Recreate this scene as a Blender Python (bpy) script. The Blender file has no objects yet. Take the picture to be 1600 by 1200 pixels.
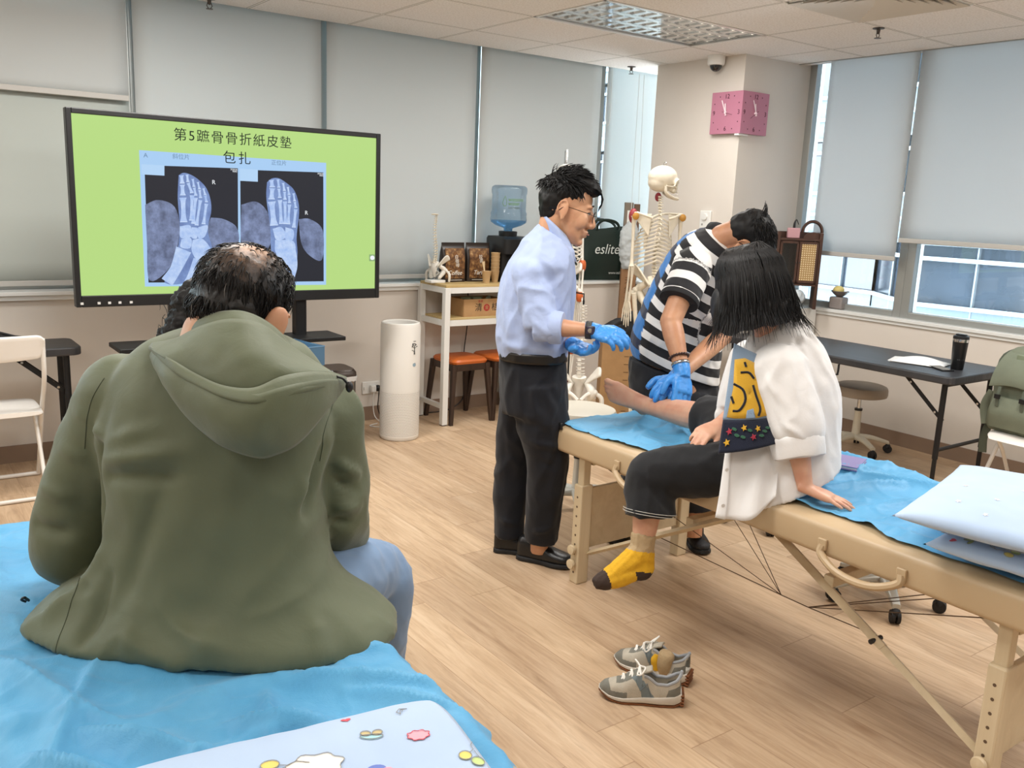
import bpy, bmesh, math, random
import numpy as np
from mathutils import Vector, Matrix, noise
S = bpy.context.scene
COL = S.collection
V = Vector
PI = math.pi

# ---------------------------------------------------------------- camera, sky, exposure
cam_data = bpy.data.cameras.new('camera')
cam = bpy.data.objects.new('camera', cam_data); COL.objects.link(cam)
cam_data.sensor_width = 36; cam_data.sensor_fit = 'HORIZONTAL'; cam_data.lens = 1387.82*36/1600
cam_data.clip_start = .02
def cam_matrix(yaw, pitch, roll):
    f = V((math.sin(yaw)*math.cos(pitch), math.cos(yaw)*math.cos(pitch), -math.sin(pitch)))
    r = V((math.cos(yaw), -math.sin(yaw), 0)); u = r.cross(f)
    r2 = r*math.cos(roll)+u*math.sin(roll); u2 = -r*math.sin(roll)+u*math.cos(roll)
    m = Matrix.Identity(4)
    for i in range(3): m[i][0], m[i][1], m[i][2] = r2[i], u2[i], -f[i]
    m.translation = (0, 0, 1.6)
    return m
cam.matrix_world = cam_matrix(.6323255, .204077, .042385)
S.camera = cam
S.view_settings.view_transform = 'Standard'; S.view_settings.look = 'None'
S.view_settings.gamma = 1; S.view_settings.use_curve_mapping = False
S.view_settings.exposure = 0.55
w = bpy.data.worlds.new('overcast_sky'); S.world = w; w.use_nodes = True
wb = w.node_tree.nodes['Background']; wb.inputs[0].default_value = (.965, .985, 1, 1); wb.inputs[1].default_value = 11

# ceiling lamps, the first seen, the others unseen (the recessed luminaires themselves are built with the ceiling)
LAMPS = [(4.043, 4.2085, 22), (1.355, 4.2085, 34), (-1.333, 4.2085, 22), (1.355, 2.2555, 26), (-1.333, 2.2555, 20), (4.043, 1.6045, 38), (1.355, .3025, 12), (-1.333, .3025, 12), (4.043, -.6, 24)]  # second and third are added to even the light on the back wall
CEIL = 2.679
def area_light(name, loc, sx, sy, power, colour=(1, .97, .93)):
    l = bpy.data.lights.new(name, 'AREA'); l.shape = 'RECTANGLE'; l.size = sx; l.size_y = sy; l.energy = power; l.color = colour
    o = bpy.data.objects.new(name, l); COL.objects.link(o); o.location = loc
    return o
for i, (x, y, p) in enumerate(LAMPS):
    area_light('luminaire_light', (x, y, CEIL-.012 if i else CEIL-.004), 1.22, .58, p)

# ---------------------------------------------------------------- materials
def lin(h):
    if isinstance(h, str):
        h = h.lstrip('#'); c = [int(h[i:i+2], 16)/255 for i in (0, 2, 4)]
    else: c = list(h)
    return tuple(x/12.92 if x <= .04045 else ((x+.055)/1.055)**2.4 for x in c)+(1,)
class NT:
    def __init__(s, name):
        s.m = bpy.data.materials.new(name); s.m.use_nodes = True; s.t = s.m.node_tree; s.n = s.t.nodes
        s.b = s.n['Principled BSDF']; s.out = s.n['Material Output']
    def add(s, typ, **kw):
        nd = s.n.new(typ)
        for k, v in kw.items(): setattr(nd, k, v)
        return nd
    def put(s, sock, v):
        if isinstance(v, bpy.types.NodeSocket): s.t.links.new(v, sock)
        else: sock.default_value = v
    def math(s, op, a, b=0.0, c=None):
        nd = s.add('ShaderNodeMath', operation=op); s.put(nd.inputs[0], a); s.put(nd.inputs[1], b)
        if c is not None: s.put(nd.inputs[2], c)
        return nd.outputs[0]
    def mix(s, f, a, b):
        nd = s.add('ShaderNodeMix', data_type='RGBA'); s.put(nd.inputs[0], f); s.put(nd.inputs[6], a); s.put(nd.inputs[7], b)
        return nd.outputs[2]
    def obj(s): return s.add('ShaderNodeTexCoord').outputs['Object']
    def xyz(s, v):
        nd = s.add('ShaderNodeSeparateXYZ'); s.put(nd.inputs[0], v); return nd.outputs
    def comb(s, x, y, z):
        nd = s.add('ShaderNodeCombineXYZ'); s.put(nd.inputs[0], x); s.put(nd.inputs[1], y); s.put(nd.inputs[2], z); return nd.outputs[0]
    def noise(s, vec, scale, detail=3, rough=.5, dist=0.0):
        nd = s.add('ShaderNodeTexNoise'); s.put(nd.inputs['Vector'], vec); nd.inputs['Scale'].default_value = scale
        nd.inputs['Detail'].default_value = detail; nd.inputs['Roughness'].default_value = rough; nd.inputs['Distortion'].default_value = dist
        return nd.outputs[0]
    def scale(s, vec, sc):
        nd = s.add('ShaderNodeMapping'); s.put(nd.inputs[0], vec); nd.inputs['Scale'].default_value = sc; return nd.outputs[0]
    def ramp(s, f, stops):
        nd = s.add('ShaderNodeValToRGB'); s.put(nd.inputs[0], f); e = nd.color_ramp.elements
        while len(e) < len(stops): e.new(.5)
        for k, (p, c) in enumerate(stops): e[k].position = p; e[k].color = c
        return nd.outputs[0]
    def bump(s, h, strength=.3, dist=.01):
        nd = s.add('ShaderNodeBump'); s.put(nd.inputs['Height'], h); nd.inputs['Strength'].default_value = strength; nd.inputs['Distance'].default_value = dist
        s.t.links.new(nd.outputs[0], s.b.inputs['Normal'])
    def col(s, v): s.put(s.b.inputs['Base Color'], v)
MATS = {}
def mat(name, c, rough=.5, metal=0., var=.0, vs=8., bump=0., bs=60., spec=.5, sheen=0., trans=0., emit=None, es=1., coat=0., aniso=None):
    """plain surface: colour, small mottling, fine bump"""
    if name in MATS: return MATS[name]
    t = NT(name); b = t.b; c = lin(c)
    b.inputs['Roughness'].default_value = rough; b.inputs['Metallic'].default_value = metal
    b.inputs['Specular IOR Level'].default_value = spec
    b.inputs['Sheen Weight'].default_value = sheen; b.inputs['Coat Weight'].default_value = coat
    v = t.obj()
    if aniso: v = t.scale(v, aniso)
    if var:
        n = t.noise(v, vs, 4)
        d = tuple(max(0, x*(1-var)) for x in c[:3])+(1,); u = tuple(min(1, x*(1+var)) for x in c[:3])+(1,)
        t.col(t.ramp(n, [(.3, d), (.7, u)]))
    else: t.col(c)
    if bump: t.bump(t.noise(v, bs, 3), bump, .004)
    if trans:
        b.inputs['Transmission Weight'].default_value = trans
    if emit:
        b.inputs['Emission Color'].default_value = lin(emit); b.inputs['Emission Strength'].default_value = es
    MATS[name] = t.m
    return t.m

# ---------------------------------------------------------------- meshes
def tag(o, label=None, cat=None, group=None, kind=None):
    if label: o['label'] = label
    if cat: o['category'] = cat
    if group: o['group'] = group
    if kind: o['kind'] = kind
    return o
def thing(name, label, cat, loc=(0, 0, 0), rz=0., group=None):
    o = bpy.data.objects.new(name, None); COL.objects.link(o); o.empty_display_size = .1
    o.location = loc; o.rotation_euler = (0, 0, rz)
    return tag(o, label, cat, group)
def frame_from(d, up=(0, 0, 1)):
    d = V(d).normalized(); u = V(up)
    if abs(d.dot(u)) > .97: u = V((1, 0, 0)) if abs(d.x) < .9 else V((0, 1, 0))
    x = u.cross(d).normalized(); y = d.cross(x)
    return x, y
def spline(pts, n):
    """Catmull-Rom through rows of numbers"""
    P = np.array(pts, float); m = len(P)
    if m < 3:
        return np.array([P[0]+(P[-1]-P[0])*k/(n-1) for k in range(n)])
    Q = np.vstack([2*P[0]-P[1], P, 2*P[-1]-P[-2]]); out = []
    for k in range(n):
        t = k/(n-1)*(m-1); i = min(int(t), m-2); f = t-i
        a, b, c, d = Q[i], Q[i+1], Q[i+2], Q[i+3]
        out.append(.5*(2*b+(c-a)*f+(2*a-5*b+4*c-d)*f*f+(3*b-a-3*c+d)*f**3))
    return np.array(out)
class MB:
    def __init__(s): s.v = []; s.f = []; s.mi = []
    def add(s, vs, fs, mi=0):
        k = len(s.v); s.v += [tuple(p) for p in vs]; s.f += [tuple(i+k for i in f) for f in fs]; s.mi += [mi]*len(fs)
        return s
    def box(s, c, d, rot=None, mi=0):
        c = V(c); h = V(d)/2
        vs = [V((x*h.x, y*h.y, z*h.z)) for x in (-1, 1) for y in (-1, 1) for z in (-1, 1)]
        if rot is not None: vs = [rot @ p for p in vs]
        return s.add([c+p for p in vs], [(0, 1, 3, 2), (4, 6, 7, 5), (0, 4, 5, 1), (2, 3, 7, 6), (0, 2, 6, 4), (1, 5, 7, 3)], mi)
    def bb(s, lo, hi, mi=0):
        return s.box([(a+b)/2 for a, b in zip(lo, hi)], [b-a for a, b in zip(lo, hi)], None, mi)
    def rings(s, R, cap=True, mi=0, closed=True):
        n = len(R[0]); vs = [p for r in R for p in r]; fs = []
        for i in range(len(R)-1):
            for j in range(n if closed else n-1):
                a = i*n+j; b = i*n+(j+1) % n
                fs.append((a, b, b+n, a+n))
        if cap and closed:
            fs.append(tuple(reversed(range(n)))); fs.append(tuple(range((len(R)-1)*n, len(R)*n)))
        return s.add(vs, fs, mi)
    def tube(s, pts, r, n=8, cap=True, mi=0, res=0, flat=None, up=(0, 0, 1)):
        """tube along points; r number or list; flat=(a,b) squashes the section"""
        P = [list(p) for p in pts]; rr = [r]*len(P) if not hasattr(r, '__len__') else list(r)
        if res:
            A = spline([list(p)+[q] for p, q in zip(P, rr)], res); P = A[:, :3].tolist(); rr = A[:, 3].tolist()
        P = [V(p) for p in P]; R = []; x = None
        for i, p in enumerate(P):
            d = (P[min(i+1, len(P)-1)]-P[max(i-1, 0)])
            if d.length < 1e-9: d = V((0, 0, 1))
            d.normalize()
            if x is None: x, y = frame_from(d, up)
            else:
                x = (x-d*x.dot(d)); x.normalize(); y = d.cross(x)
            fa, fb = flat or (1, 1)
            R.append([p+(x*math.cos(t)*fa+y*math.sin(t)*fb)*rr[i] for t in [2*PI*j/n for j in range(n)]])
        return s.rings(R, cap, mi)
    def cyl(s, a, b, r, r2=None, n=16, mi=0): return s.tube([a, b], [r, r if r2 is None else r2], n, True, mi)
    def lathe(s, prof, c=(0, 0, 0), n=24, mi=0, cap=True, M=None):
        c = V(c); R = []
        for r, z in prof:
            ring = [V((r*math.cos(2*PI*j/n), r*math.sin(2*PI*j/n), z)) for j in range(n)]
            R.append([c+((M @ p) if M is not None else p) for p in ring])
        return s.rings(R, cap, mi)
    def ell(s, c, r, M=None, n=14, m=9, mi=0, e=1.):
        c = V(c); R = []
        for i in range(m+1):
            a = -PI/2+PI*i/m; cz, sz = math.cos(a), math.sin(a); cz = max(cz, .02)
            ring = []
            for j in range(n):
                b = 2*PI*j/n; p = V((math.cos(b)*cz*r[0], math.sin(b)*cz*r[1], sz*r[2]))
                ring.append(c+((M @ p) if M is not None else p))
            R.append(ring)
        return s.rings(R, True, mi)
    def loft(s, rings, n=24, cap=True, mi=0, res=0):
        """rings: (centre, u, v, a, b, power) -> superellipse sections; res resamples along the length"""
        rows = [list(c)+list(u)+list(v)+[a, b, p] for c, u, v, a, b, p in rings]
        A = spline(rows, res) if res else np.array(rows, float)
        R = []
        for q in A:
            c, u, v = V(q[:3]), V(q[3:6]), V(q[6:9]); a, b, p = q[9:]
            ring = []
            for j in range(n):
                t = 2*PI*j/n; ct, st = math.cos(t), math.sin(t)
                ring.append(c+u*(a*math.copysign(abs(ct)**(2/p), ct))+v*(b*math.copysign(abs(st)**(2/p), st)))
            R.append(ring)
        return s.rings(R, cap, mi)
    def prism(s, pts, d, mi=0):
        """flat outline (list of 3D points) pushed along d"""
        n = len(pts); d = V(d); vs = [V(p) for p in pts]+[V(p)+d for p in pts]
        return s.add(vs, [tuple(reversed(range(n))), tuple(range(n, 2*n))]+[(i, (i+1) % n, (i+1) % n+n, i+n) for i in range(n)], mi)
    def grid(s, fn, nu, nv, mi=0):
        vs = [fn(i/nu, j/nv) for i in range(nu+1) for j in range(nv+1)]
        return s.add(vs, [(i*(nv+1)+j, (i+1)*(nv+1)+j, (i+1)*(nv+1)+j+1, i*(nv+1)+j+1) for i in range(nu) for j in range(nv)], mi)
    def xf(s, M):
        s.v = [tuple(M @ V(p)) for p in s.v]; return s
    def mesh(s, name):
        m = bpy.data.meshes.new(name); m.from_pydata(s.v, [], s.f); m.update()
        if any(s.mi): m.polygons.foreach_set('material_index', s.mi)
        return m
    def build(s, name, mats, parent=None, smooth=True, bevel=0., sub=0, world=False, solid=0., angle=40):
        m = s.mesh(name)
        bm = bmesh.new(); bm.from_mesh(m); bmesh.ops.recalc_face_normals(bm, faces=bm.faces); bm.to_mesh(m); bm.free()
        return finish(name, m, mats, parent, smooth, bevel, sub, world, solid, angle)
def root_of(o):
    while o.parent: o = o.parent
    return o
def finish(name, m, mats, parent=None, smooth=True, bevel=0., sub=0, world=False, solid=0., angle=40):
    for k in (mats if isinstance(mats, (list, tuple)) else [mats]): m.materials.append(k)
    o = bpy.data.objects.new(name, m); COL.objects.link(o)
    if world and parent is not None:
        r = root_of(parent); m.transform((Matrix.Translation(r.location) @ r.rotation_euler.to_matrix().to_4x4()).inverted())
    if parent is not None: o.parent = parent
    if smooth:
        m.polygons.foreach_set('use_smooth', [True]*len(m.polygons))
        if angle: m.set_sharp_from_angle(angle=math.radians(angle))
    if solid:
        k = o.modifiers.new('thick', 'SOLIDIFY'); k.thickness = solid; k.offset = 0
    if bevel:
        k = o.modifiers.new('soft', 'BEVEL'); k.width = bevel; k.segments = 2; k.limit_method = 'ANGLE'; k.angle_limit = math.radians(40)
    if sub:
        k = o.modifiers.new('sub', 'SUBSURF'); k.levels = sub; k.render_levels = sub
    return o
def evaluated(o):
    dg = bpy.context.evaluated_depsgraph_get(); dg.update()
    return bpy.data.meshes.new_from_object(o.evaluated_get(dg))
def fused(mb, voxel, smooth=4, fac=.5):
    """one continuous skin around overlapping volumes"""
    m = mb.mesh('fuse'); o = bpy.data.objects.new('fuse', m); COL.objects.link(o)
    bm = bmesh.new(); bm.from_mesh(m); bmesh.ops.recalc_face_normals(bm, faces=bm.faces); bm.to_mesh(m); bm.free()
    k = o.modifiers.new('r', 'REMESH'); k.mode = 'VOXEL'; k.voxel_size = voxel
    if smooth:
        k = o.modifiers.new('s', 'SMOOTH'); k.factor = fac; k.iterations = smooth
    r = evaluated(o); bpy.data.objects.remove(o); bpy.data.meshes.remove(m)
    return r
def ridged(p, sc, seed=0.):
    q = V((p[0]*sc[0]+seed, p[1]*sc[1]-seed*.7, p[2]*sc[2]+seed*1.3))
    return 1-2*abs(noise.noise(q))
def displace(m, fn):
    n = len(m.vertices); nor = [v.normal.copy() for v in m.vertices]
    for i, v in enumerate(m.vertices): v.co += nor[i]*fn(v.co, nor[i])
    m.update()
def lettering(text, size, M, material, name, parent, depth=.0004, align='CENTER', shear=0., bold=0., spacing=1., world=False):
    c = bpy.data.curves.new(name, 'FONT'); c.body = text; c.size = size; c.extrude = depth; c.align_x = align; c.align_y = 'CENTER'
    c.shear = shear; c.offset = bold; c.space_character = spacing; c.resolution_u = 3
    o = bpy.data.objects.new(name, c); COL.objects.link(o)
    m = evaluated(o); bpy.data.objects.remove(o); bpy.data.curves.remove(c)
    m.transform(M)
    return finish(name, m, material, parent, smooth=False, world=world)
def face_matrix(origin, right, up):
    r = V(right).normalized(); u = V(up); u = (u-r*u.dot(r)).normalized(); n = r.cross(u)
    M = Matrix.Identity(4)
    for i in range(3): M[i][0], M[i][1], M[i][2], M[i][3] = r[i], u[i], n[i], origin[i]
    return M
def copy_tree(o, parent=None):
    c = o.copy(); COL.objects.link(c)
    if parent is not None: c.parent = parent
    for ch in list(o.children): copy_tree(ch, c)
    return c
def struct(o): o['kind'] = 'structure'; return o

# ================================================================ the room
def floor_material():
    t = NT('oak_planks'); x, y, z = t.xyz(t.obj())
    W, L = .19, 1.22
    row = t.math('FLOOR', t.math('DIVIDE', x, W))
    wn = t.add('ShaderNodeTexWhiteNoise', noise_dimensions='1D'); t.put(wn.inputs['W'], row)
    yo = t.math('ADD', t.math('DIVIDE', y, L), wn.outputs[0])
    colm = t.math('FLOOR', yo)
    wn2 = t.add('ShaderNodeTexWhiteNoise', noise_dimensions='2D'); t.put(wn2.inputs['Vector'], t.comb(row, colm, 0.))
    pid = wn2.outputs[0]
    v = t.comb(t.math('MULTIPLY', x, 1.), t.math('ADD', t.math('MULTIPLY', y, .09), t.math('MULTIPLY', pid, 17.)), pid)
    g1 = t.noise(v, 42, 6, .66, .9); g2 = t.noise(v, 7, 3, .5, 1.6); g3 = t.noise(v, 120, 3, .6)
    base = t.ramp(g1, [(.30, lin('#AA8E72')), (.5, lin('#C7AB8C')), (.72, lin('#D8C0A2'))])
    cath = t.ramp(g2, [(.35, lin('#A28668')), (.55, lin('#CAB092')), (.75, lin('#DBC7AD'))])
    c = t.mix(.3, base, cath)
    tint = t.ramp(pid, [(0., (.88, .86, .85, 1)), (.5, (.97, .96, .95, 1)), (1., (1.05, 1.05, 1.04, 1))])
    m = t.add('ShaderNodeMix', data_type='RGBA', blend_type='MULTIPLY'); m.inputs[0].default_value = 1.
    t.put(m.inputs[6], c); t.put(m.inputs[7], tint); c = m.outputs[2]
    kn = t.add('ShaderNodeTexVoronoi'); t.put(kn.inputs['Vector'], t.comb(t.math('MULTIPLY', x, 2.6), t.math('MULTIPLY', y, 1.1), pid)); kn.inputs['Scale'].default_value = 1.
    k = t.ramp(kn.outputs['Distance'], [(.02, (1, 1, 1, 1)), (.09, (0, 0, 0, 1))])
    c = t.mix(t.math('MULTIPLY', k, .45), c, lin('#8A6543'))
    fx = t.math('FRACT', t.math('DIVIDE', x, W)); fy = t.math('FRACT', yo)
    ex = t.math('MINIMUM', fx, t.math('SUBTRACT', 1., fx)); ey = t.math('MINIMUM', fy, t.math('SUBTRACT', 1., fy))
    gx = t.math('LESS_THAN', ex, .006); gy = t.math('LESS_THAN', ey, .0014)
    gap = t.math('MAXIMUM', gx, gy)
    c = t.mix(t.math('MULTIPLY', gap, .5), c, lin('#7D5C3E'))
    t.col(c); t.b.inputs['Roughness'].default_value = .42; t.b.inputs['Specular IOR Level'].default_value = .35
    t.bump(t.math('SUBTRACT', g3, t.math('MULTIPLY', gap, 1.)), .08, .002)
    return t.m
def ceiling_material():
    t = NT('ceiling_tile'); x, y, z = t.xyz(t.obj())
    fx = t.math('FRACT', t.math('DIVIDE', t.math('SUBTRACT', x, 4.715), .672)); fy = t.math('FRACT', t.math('DIVIDE', t.math('SUBTRACT', y, 3.232), .651))
    ex = t.math('MINIMUM', fx, t.math('SUBTRACT', 1., fx)); ey = t.math('MINIMUM', fy, t.math('SUBTRACT', 1., fy))
    e = t.math('MINIMUM', ex, ey)
    n = t.noise(t.obj(), 90, 4, .7)
    c = t.ramp(n, [(.38, lin('#E0DBD5')), (.5, lin('#F0ECE8')), (.7, lin('#F4F1ED'))])
    c = t.mix(t.math('LESS_THAN', e, .012), c, lin('#EDEAE4'))
    line = t.math('LESS_THAN', t.math('ABSOLUTE', t.math('SUBTRACT', e, .0125)), .0035)  # thin shadow line along each T-bar, put into the tile colour
    c = t.mix(line, c, lin('#8F877D'))
    t.col(c); t.b.inputs['Roughness'].default_value = .9; t.bump(n, .25, .003)
    return t.m
M_FLOOR = floor_material(); M_CEIL = ceiling_material()
M_WALL = mat('wall_paint', '#D9D2C9', .85, var=.02, vs=3, bump=.05, bs=150)
M_WHITE = mat('white_paint', '#E6E6E2', .45)
M_SILL = mat('sill_stone', '#E4E6E4', .25)
M_BASE = mat('baseboard_vinyl', '#8A7462', .5, var=.06, vs=4)
M_ALU = mat('window_aluminium', '#A9ABA8', .4, .6)
M_CORNER = mat('ledge_trim', '#C7C2BA', .6)
RX, BY = 5.867, 5.64
struct(MB().bb((-3, -2.5, -.1), (RX, BY, 0)).build('floor', M_FLOOR, smooth=False))
SKIP = {}
for x, y, p in LAMPS:
    i = round((x-4.715)/.672-1); j = round((y-3.232-.3255)/.651)
    SKIP[(i, j)] = SKIP[(i+1, j)] = 1
SKIP[(-1, -1)] = 1
cb = MB()
for i in range(-12, 2):
    for j in range(-9, 4):
        if (i, j) in SKIP: continue
        x0, x1 = max(-3, 4.715+.672*i), min(RX, 4.715+.672*(i+1)); y0, y1 = max(-2.5, 3.232+.651*j), min(BY+.02, 3.232+.651*(j+1))
        if x1 > x0 and y1 > y0: cb.bb((x0, y0, CEIL), (x1, y1, CEIL+.018))
struct(cb.build('ceiling', M_CEIL, smooth=False))
struct(MB().bb((-3, -2.5, CEIL+.35), (RX+.1, BY+.2, CEIL+.4)).build('ceiling_slab', mat('slab', '#77736C', .9), smooth=False))
# back wall: parapet, sill, mullions, windows; blinds come later
SZ = .985
struct(MB().bb((-3, BY, 0), (RX, BY+.12, SZ-.02)).build('wall_back', M_WALL, smooth=False))
struct(MB().bb((-3, BY-.05, SZ-.022), (5.15, BY+.2, SZ)).bb((-3, BY-.03, SZ-.05), (5.15, BY, SZ-.022)).bb((5.15, 5.3, SZ-.022), (RX, BY+.2, SZ)).bb((-3, BY+.02, CEIL), (RX, BY+.035, CEIL+.03)).build('trim_1', M_SILL, smooth=False, bevel=.003))
struct(MB().bb((4.15, 5.45, 0), (5.168, BY, SZ-.022)).build('wall_ledge', M_WALL, smooth=False))
struct(MB().bb((4.14, 5.425, SZ-.022), (5.168, BY-.05, SZ)).build('trim_4', M_SILL, smooth=False, bevel=.003))
struct(MB().bb((-3, BY-.012, 0), (RX, BY, .1)).build('baseboard_back', M_BASE, smooth=False))
struct(MB().bb((RX-.012, -2.5, 0), (RX, 4.425, .1)).build('baseboard_right', M_BASE, smooth=False))
struct(MB().bb((RX, -2.5, 0), (RX+.12, BY+.12, .885)).build('wall_right', M_WALL, smooth=False))
struct(MB().bb((RX-.03, -2.5, .875), (RX+.16, 4.425, .9)).bb((RX-.015, -2.5, .85), (RX, 4.425, .875)).build('trim_2', M_SILL, smooth=False, bevel=.003))
struct(MB().bb((RX-.1, -2.5, CEIL-.005), (RX-.085, 4.425, CEIL+.03)).build('trim_3', M_ALU, smooth=False))
struct(MB().bb((-3.1, -2.5, 0), (-3, BY+.12, CEIL+.4)).build('wall_left', M_WALL, smooth=False))
struct(MB().bb((-3.1, -2.6, 0), (RX+.12, -2.5, CEIL+.4)).build('wall_front', M_WALL, smooth=False))
struct(MB().bb((5.168, 4.425, 0), (RX+.12, 5.3, CEIL+.1)).build('wall_column', M_WALL, smooth=False, bevel=.004))
struct(MB().bb((5.156, 4.413, 0), (RX, 4.425, .1)).bb((5.156, 4.413, 0), (5.168, 5.3, .1)).build('baseboard_column', M_BASE, smooth=False))
def glass_material(name, tint, refl=.5):
    t = NT(name); t.n.remove(t.b)
    tr = t.add('ShaderNodeBsdfTransparent'); tr.inputs[0].default_value = tint
    gl = t.add('ShaderNodeBsdfGlossy'); gl.inputs['Roughness'].default_value = .02
    fr = t.add('ShaderNodeFresnel'); fr.inputs[0].default_value = 1.45
    mx = t.add('ShaderNodeMixShader'); t.put(mx.inputs[0], t.math('MULTIPLY', fr.outputs[0], refl)); t.put(mx.inputs[1], tr.outputs[0]); t.put(mx.inputs[2], gl.outputs[0])
    t.t.links.new(mx.outputs[0], t.out.inputs[0]); return t.m
M_GLASS = glass_material('window_glass', (.86, .915, .94, 1), 1.)
k = 1
def window(axis, at, a0, a1, z0, z1, fr=.045):
    global k
    m = MB(); g = MB()
    def bb(mb, p0, p1, q0, q1, d0, d1):
        if axis == 'y': mb.bb((p0, at+d0, q0), (p1, at+d1, q1))
        else: mb.bb((at+d0, p0, q0), (at+d1, p1, q1))
    bb(m, a0, a0+fr, z0, z1, -.05, .05); bb(m, a1-fr, a1, z0, z1, -.05, .05)
    bb(m, a0+fr, a1-fr, z0, z0+fr*.7, -.05, .05); bb(m, a0+fr, a1-fr, z1-fr, z1, -.05, .05)
    f = struct(m.build('window_%d' % k, M_ALU, smooth=False, bevel=.003)); k += 1
    bb(g, a0+fr, a1-fr, z0+fr*.7, z1-fr, -.004, .004)
    g.build('pane', M_GLASS, f, smooth=False)
xs = [-3, -1.22, .05, 1.345, 2.54, 3.753, 4.975, RX]
for a, b in zip(xs, xs[1:]): window('y', 5.79, a, b, SZ, CEIL+.3)
for a, b in ((3.46, 4.425), (2.1, 3.46), (.6, 2.1), (-.9, .6), (-2.5, -.9)): window('x', 5.96, a, b, .9, CEIL+.3, .06)
# ---------------------------------------------------------------- roller blinds
def blind_material(name, c, tr):
    t = NT(name); c = lin(c)
    n = t.noise(t.scale(t.obj(), (400, 400, 400)), 1., 2)
    t.col(c); t.b.inputs['Roughness'].default_value = .85; t.bump(n, .1, .001)
    tl = t.add('ShaderNodeBsdfTranslucent'); tl.inputs[0].default_value = c
    mx = t.add('ShaderNodeMixShader'); mx.inputs[0].default_value = tr
    t.put(mx.inputs[1], t.b.outputs[0]); t.put(mx.inputs[2], tl.outputs[0]); t.t.links.new(mx.outputs[0], t.out.inputs[0])
    return t.m
M_BL_BACK = blind_material('blind_fabric_grey', '#D2D7D7', .26)
M_BL_DARK = blind_material('blind_fabric_sage', '#BDC4BF', .14)
M_BL_RIGHT = blind_material('blind_fabric_white', '#E9EAE9', .7)
M_BAR = mat('blind_bar', '#B9B7B2', .5)
def blind(name, label, axis, at, a0, a1, zb, m, group, top=CEIL+.12, chain=None):
    c = (a0+a1)/2; W = a1-a0
    t = thing(name, label, 'blind', (c, at, zb) if axis == 'y' else (at, c, zb), 0 if axis == 'y' else -PI/2, group)
    MB().grid(lambda u, v: V((-W/2+W*u, .004*math.sin(v*9+u*2)*u*(1-u), v*(top-zb))), 12, 12).build('fabric', m, t, solid=.0012)
    MB().box((0, 0, 0), (W, .014, .032)).build('bottom_bar', M_BAR, t, bevel=.004)
    MB().cyl((-W/2, .02, top-zb), (W/2, .02, top-zb), .028).build('roller', M_BAR, t)
    if chain:
        for x, zl in chain:
            mb = MB(); pts = [(x-.02, -.02, top-zb-.02)]+[(x-.022, -.022, zl+.06), (x-.016, -.024, zl+.015), (x, -.025, zl), (x+.016, -.024, zl+.015), (x+.022, -.022, zl+.06)]+[(x+.02, -.02, top-zb-.02)]
            mb.tube(pts, .0028, 6).build('bead_chain', M_WHITE, t)
    return t
GB = 'roller blinds on the back windows'
blind('roller_blind', 'half-drawn white roller blind at the far left of the back wall', 'y', 5.675, .06, 1.322, 2.083, M_BL_BACK, GB)
blind('roller_blind', 'sage grey blind hanging below the half-drawn one, left of the big screen', 'y', 5.72, .06, 1.33, 1.02, M_BL_DARK, GB, top=2.5)
blind('roller_blind', 'grey roller blind behind the left half of the big screen', 'y', 5.695, 1.36, 2.52, 1.025, M_BL_BACK, GB, chain=[(-.575, 2.15)])
blind('roller_blind', 'grey roller blind at the right edge of the big screen, above the small spine model', 'y', 5.695, 2.56, 3.735, 1.025, M_BL_BACK, GB)
blind('roller_blind', 'grey roller blind behind the water dispenser and the man in the blue shirt', 'y', 5.695, 3.772, 4.94, 1.025, M_BL_BACK, GB)
blind('roller_blind', 'narrow bright roller blind beside the column, above the dark green bag', 'y', 5.695, 5.01, 5.85, 1.025, M_BL_RIGHT, GB, chain=[(-.42, 1.2)])
GR = 'roller blinds on the right windows'
blind('roller_blind', 'white roller blind beside the column, drawn low over the right window', 'x', 5.80, 3.485, 4.17, 1.31, M_BL_RIGHT, GR)
blind('roller_blind', 'wide white roller blind at the right picture edge, above the tumbler', 'x', 5.78, 2.12, 3.462, 1.44, M_BL_RIGHT, GR)
blind('roller_blind', 'white roller blind on the right wall nearest the camera, outside the picture', 'x', 5.78, .65, 2.08, 1.44, M_BL_RIGHT, GR)
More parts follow.
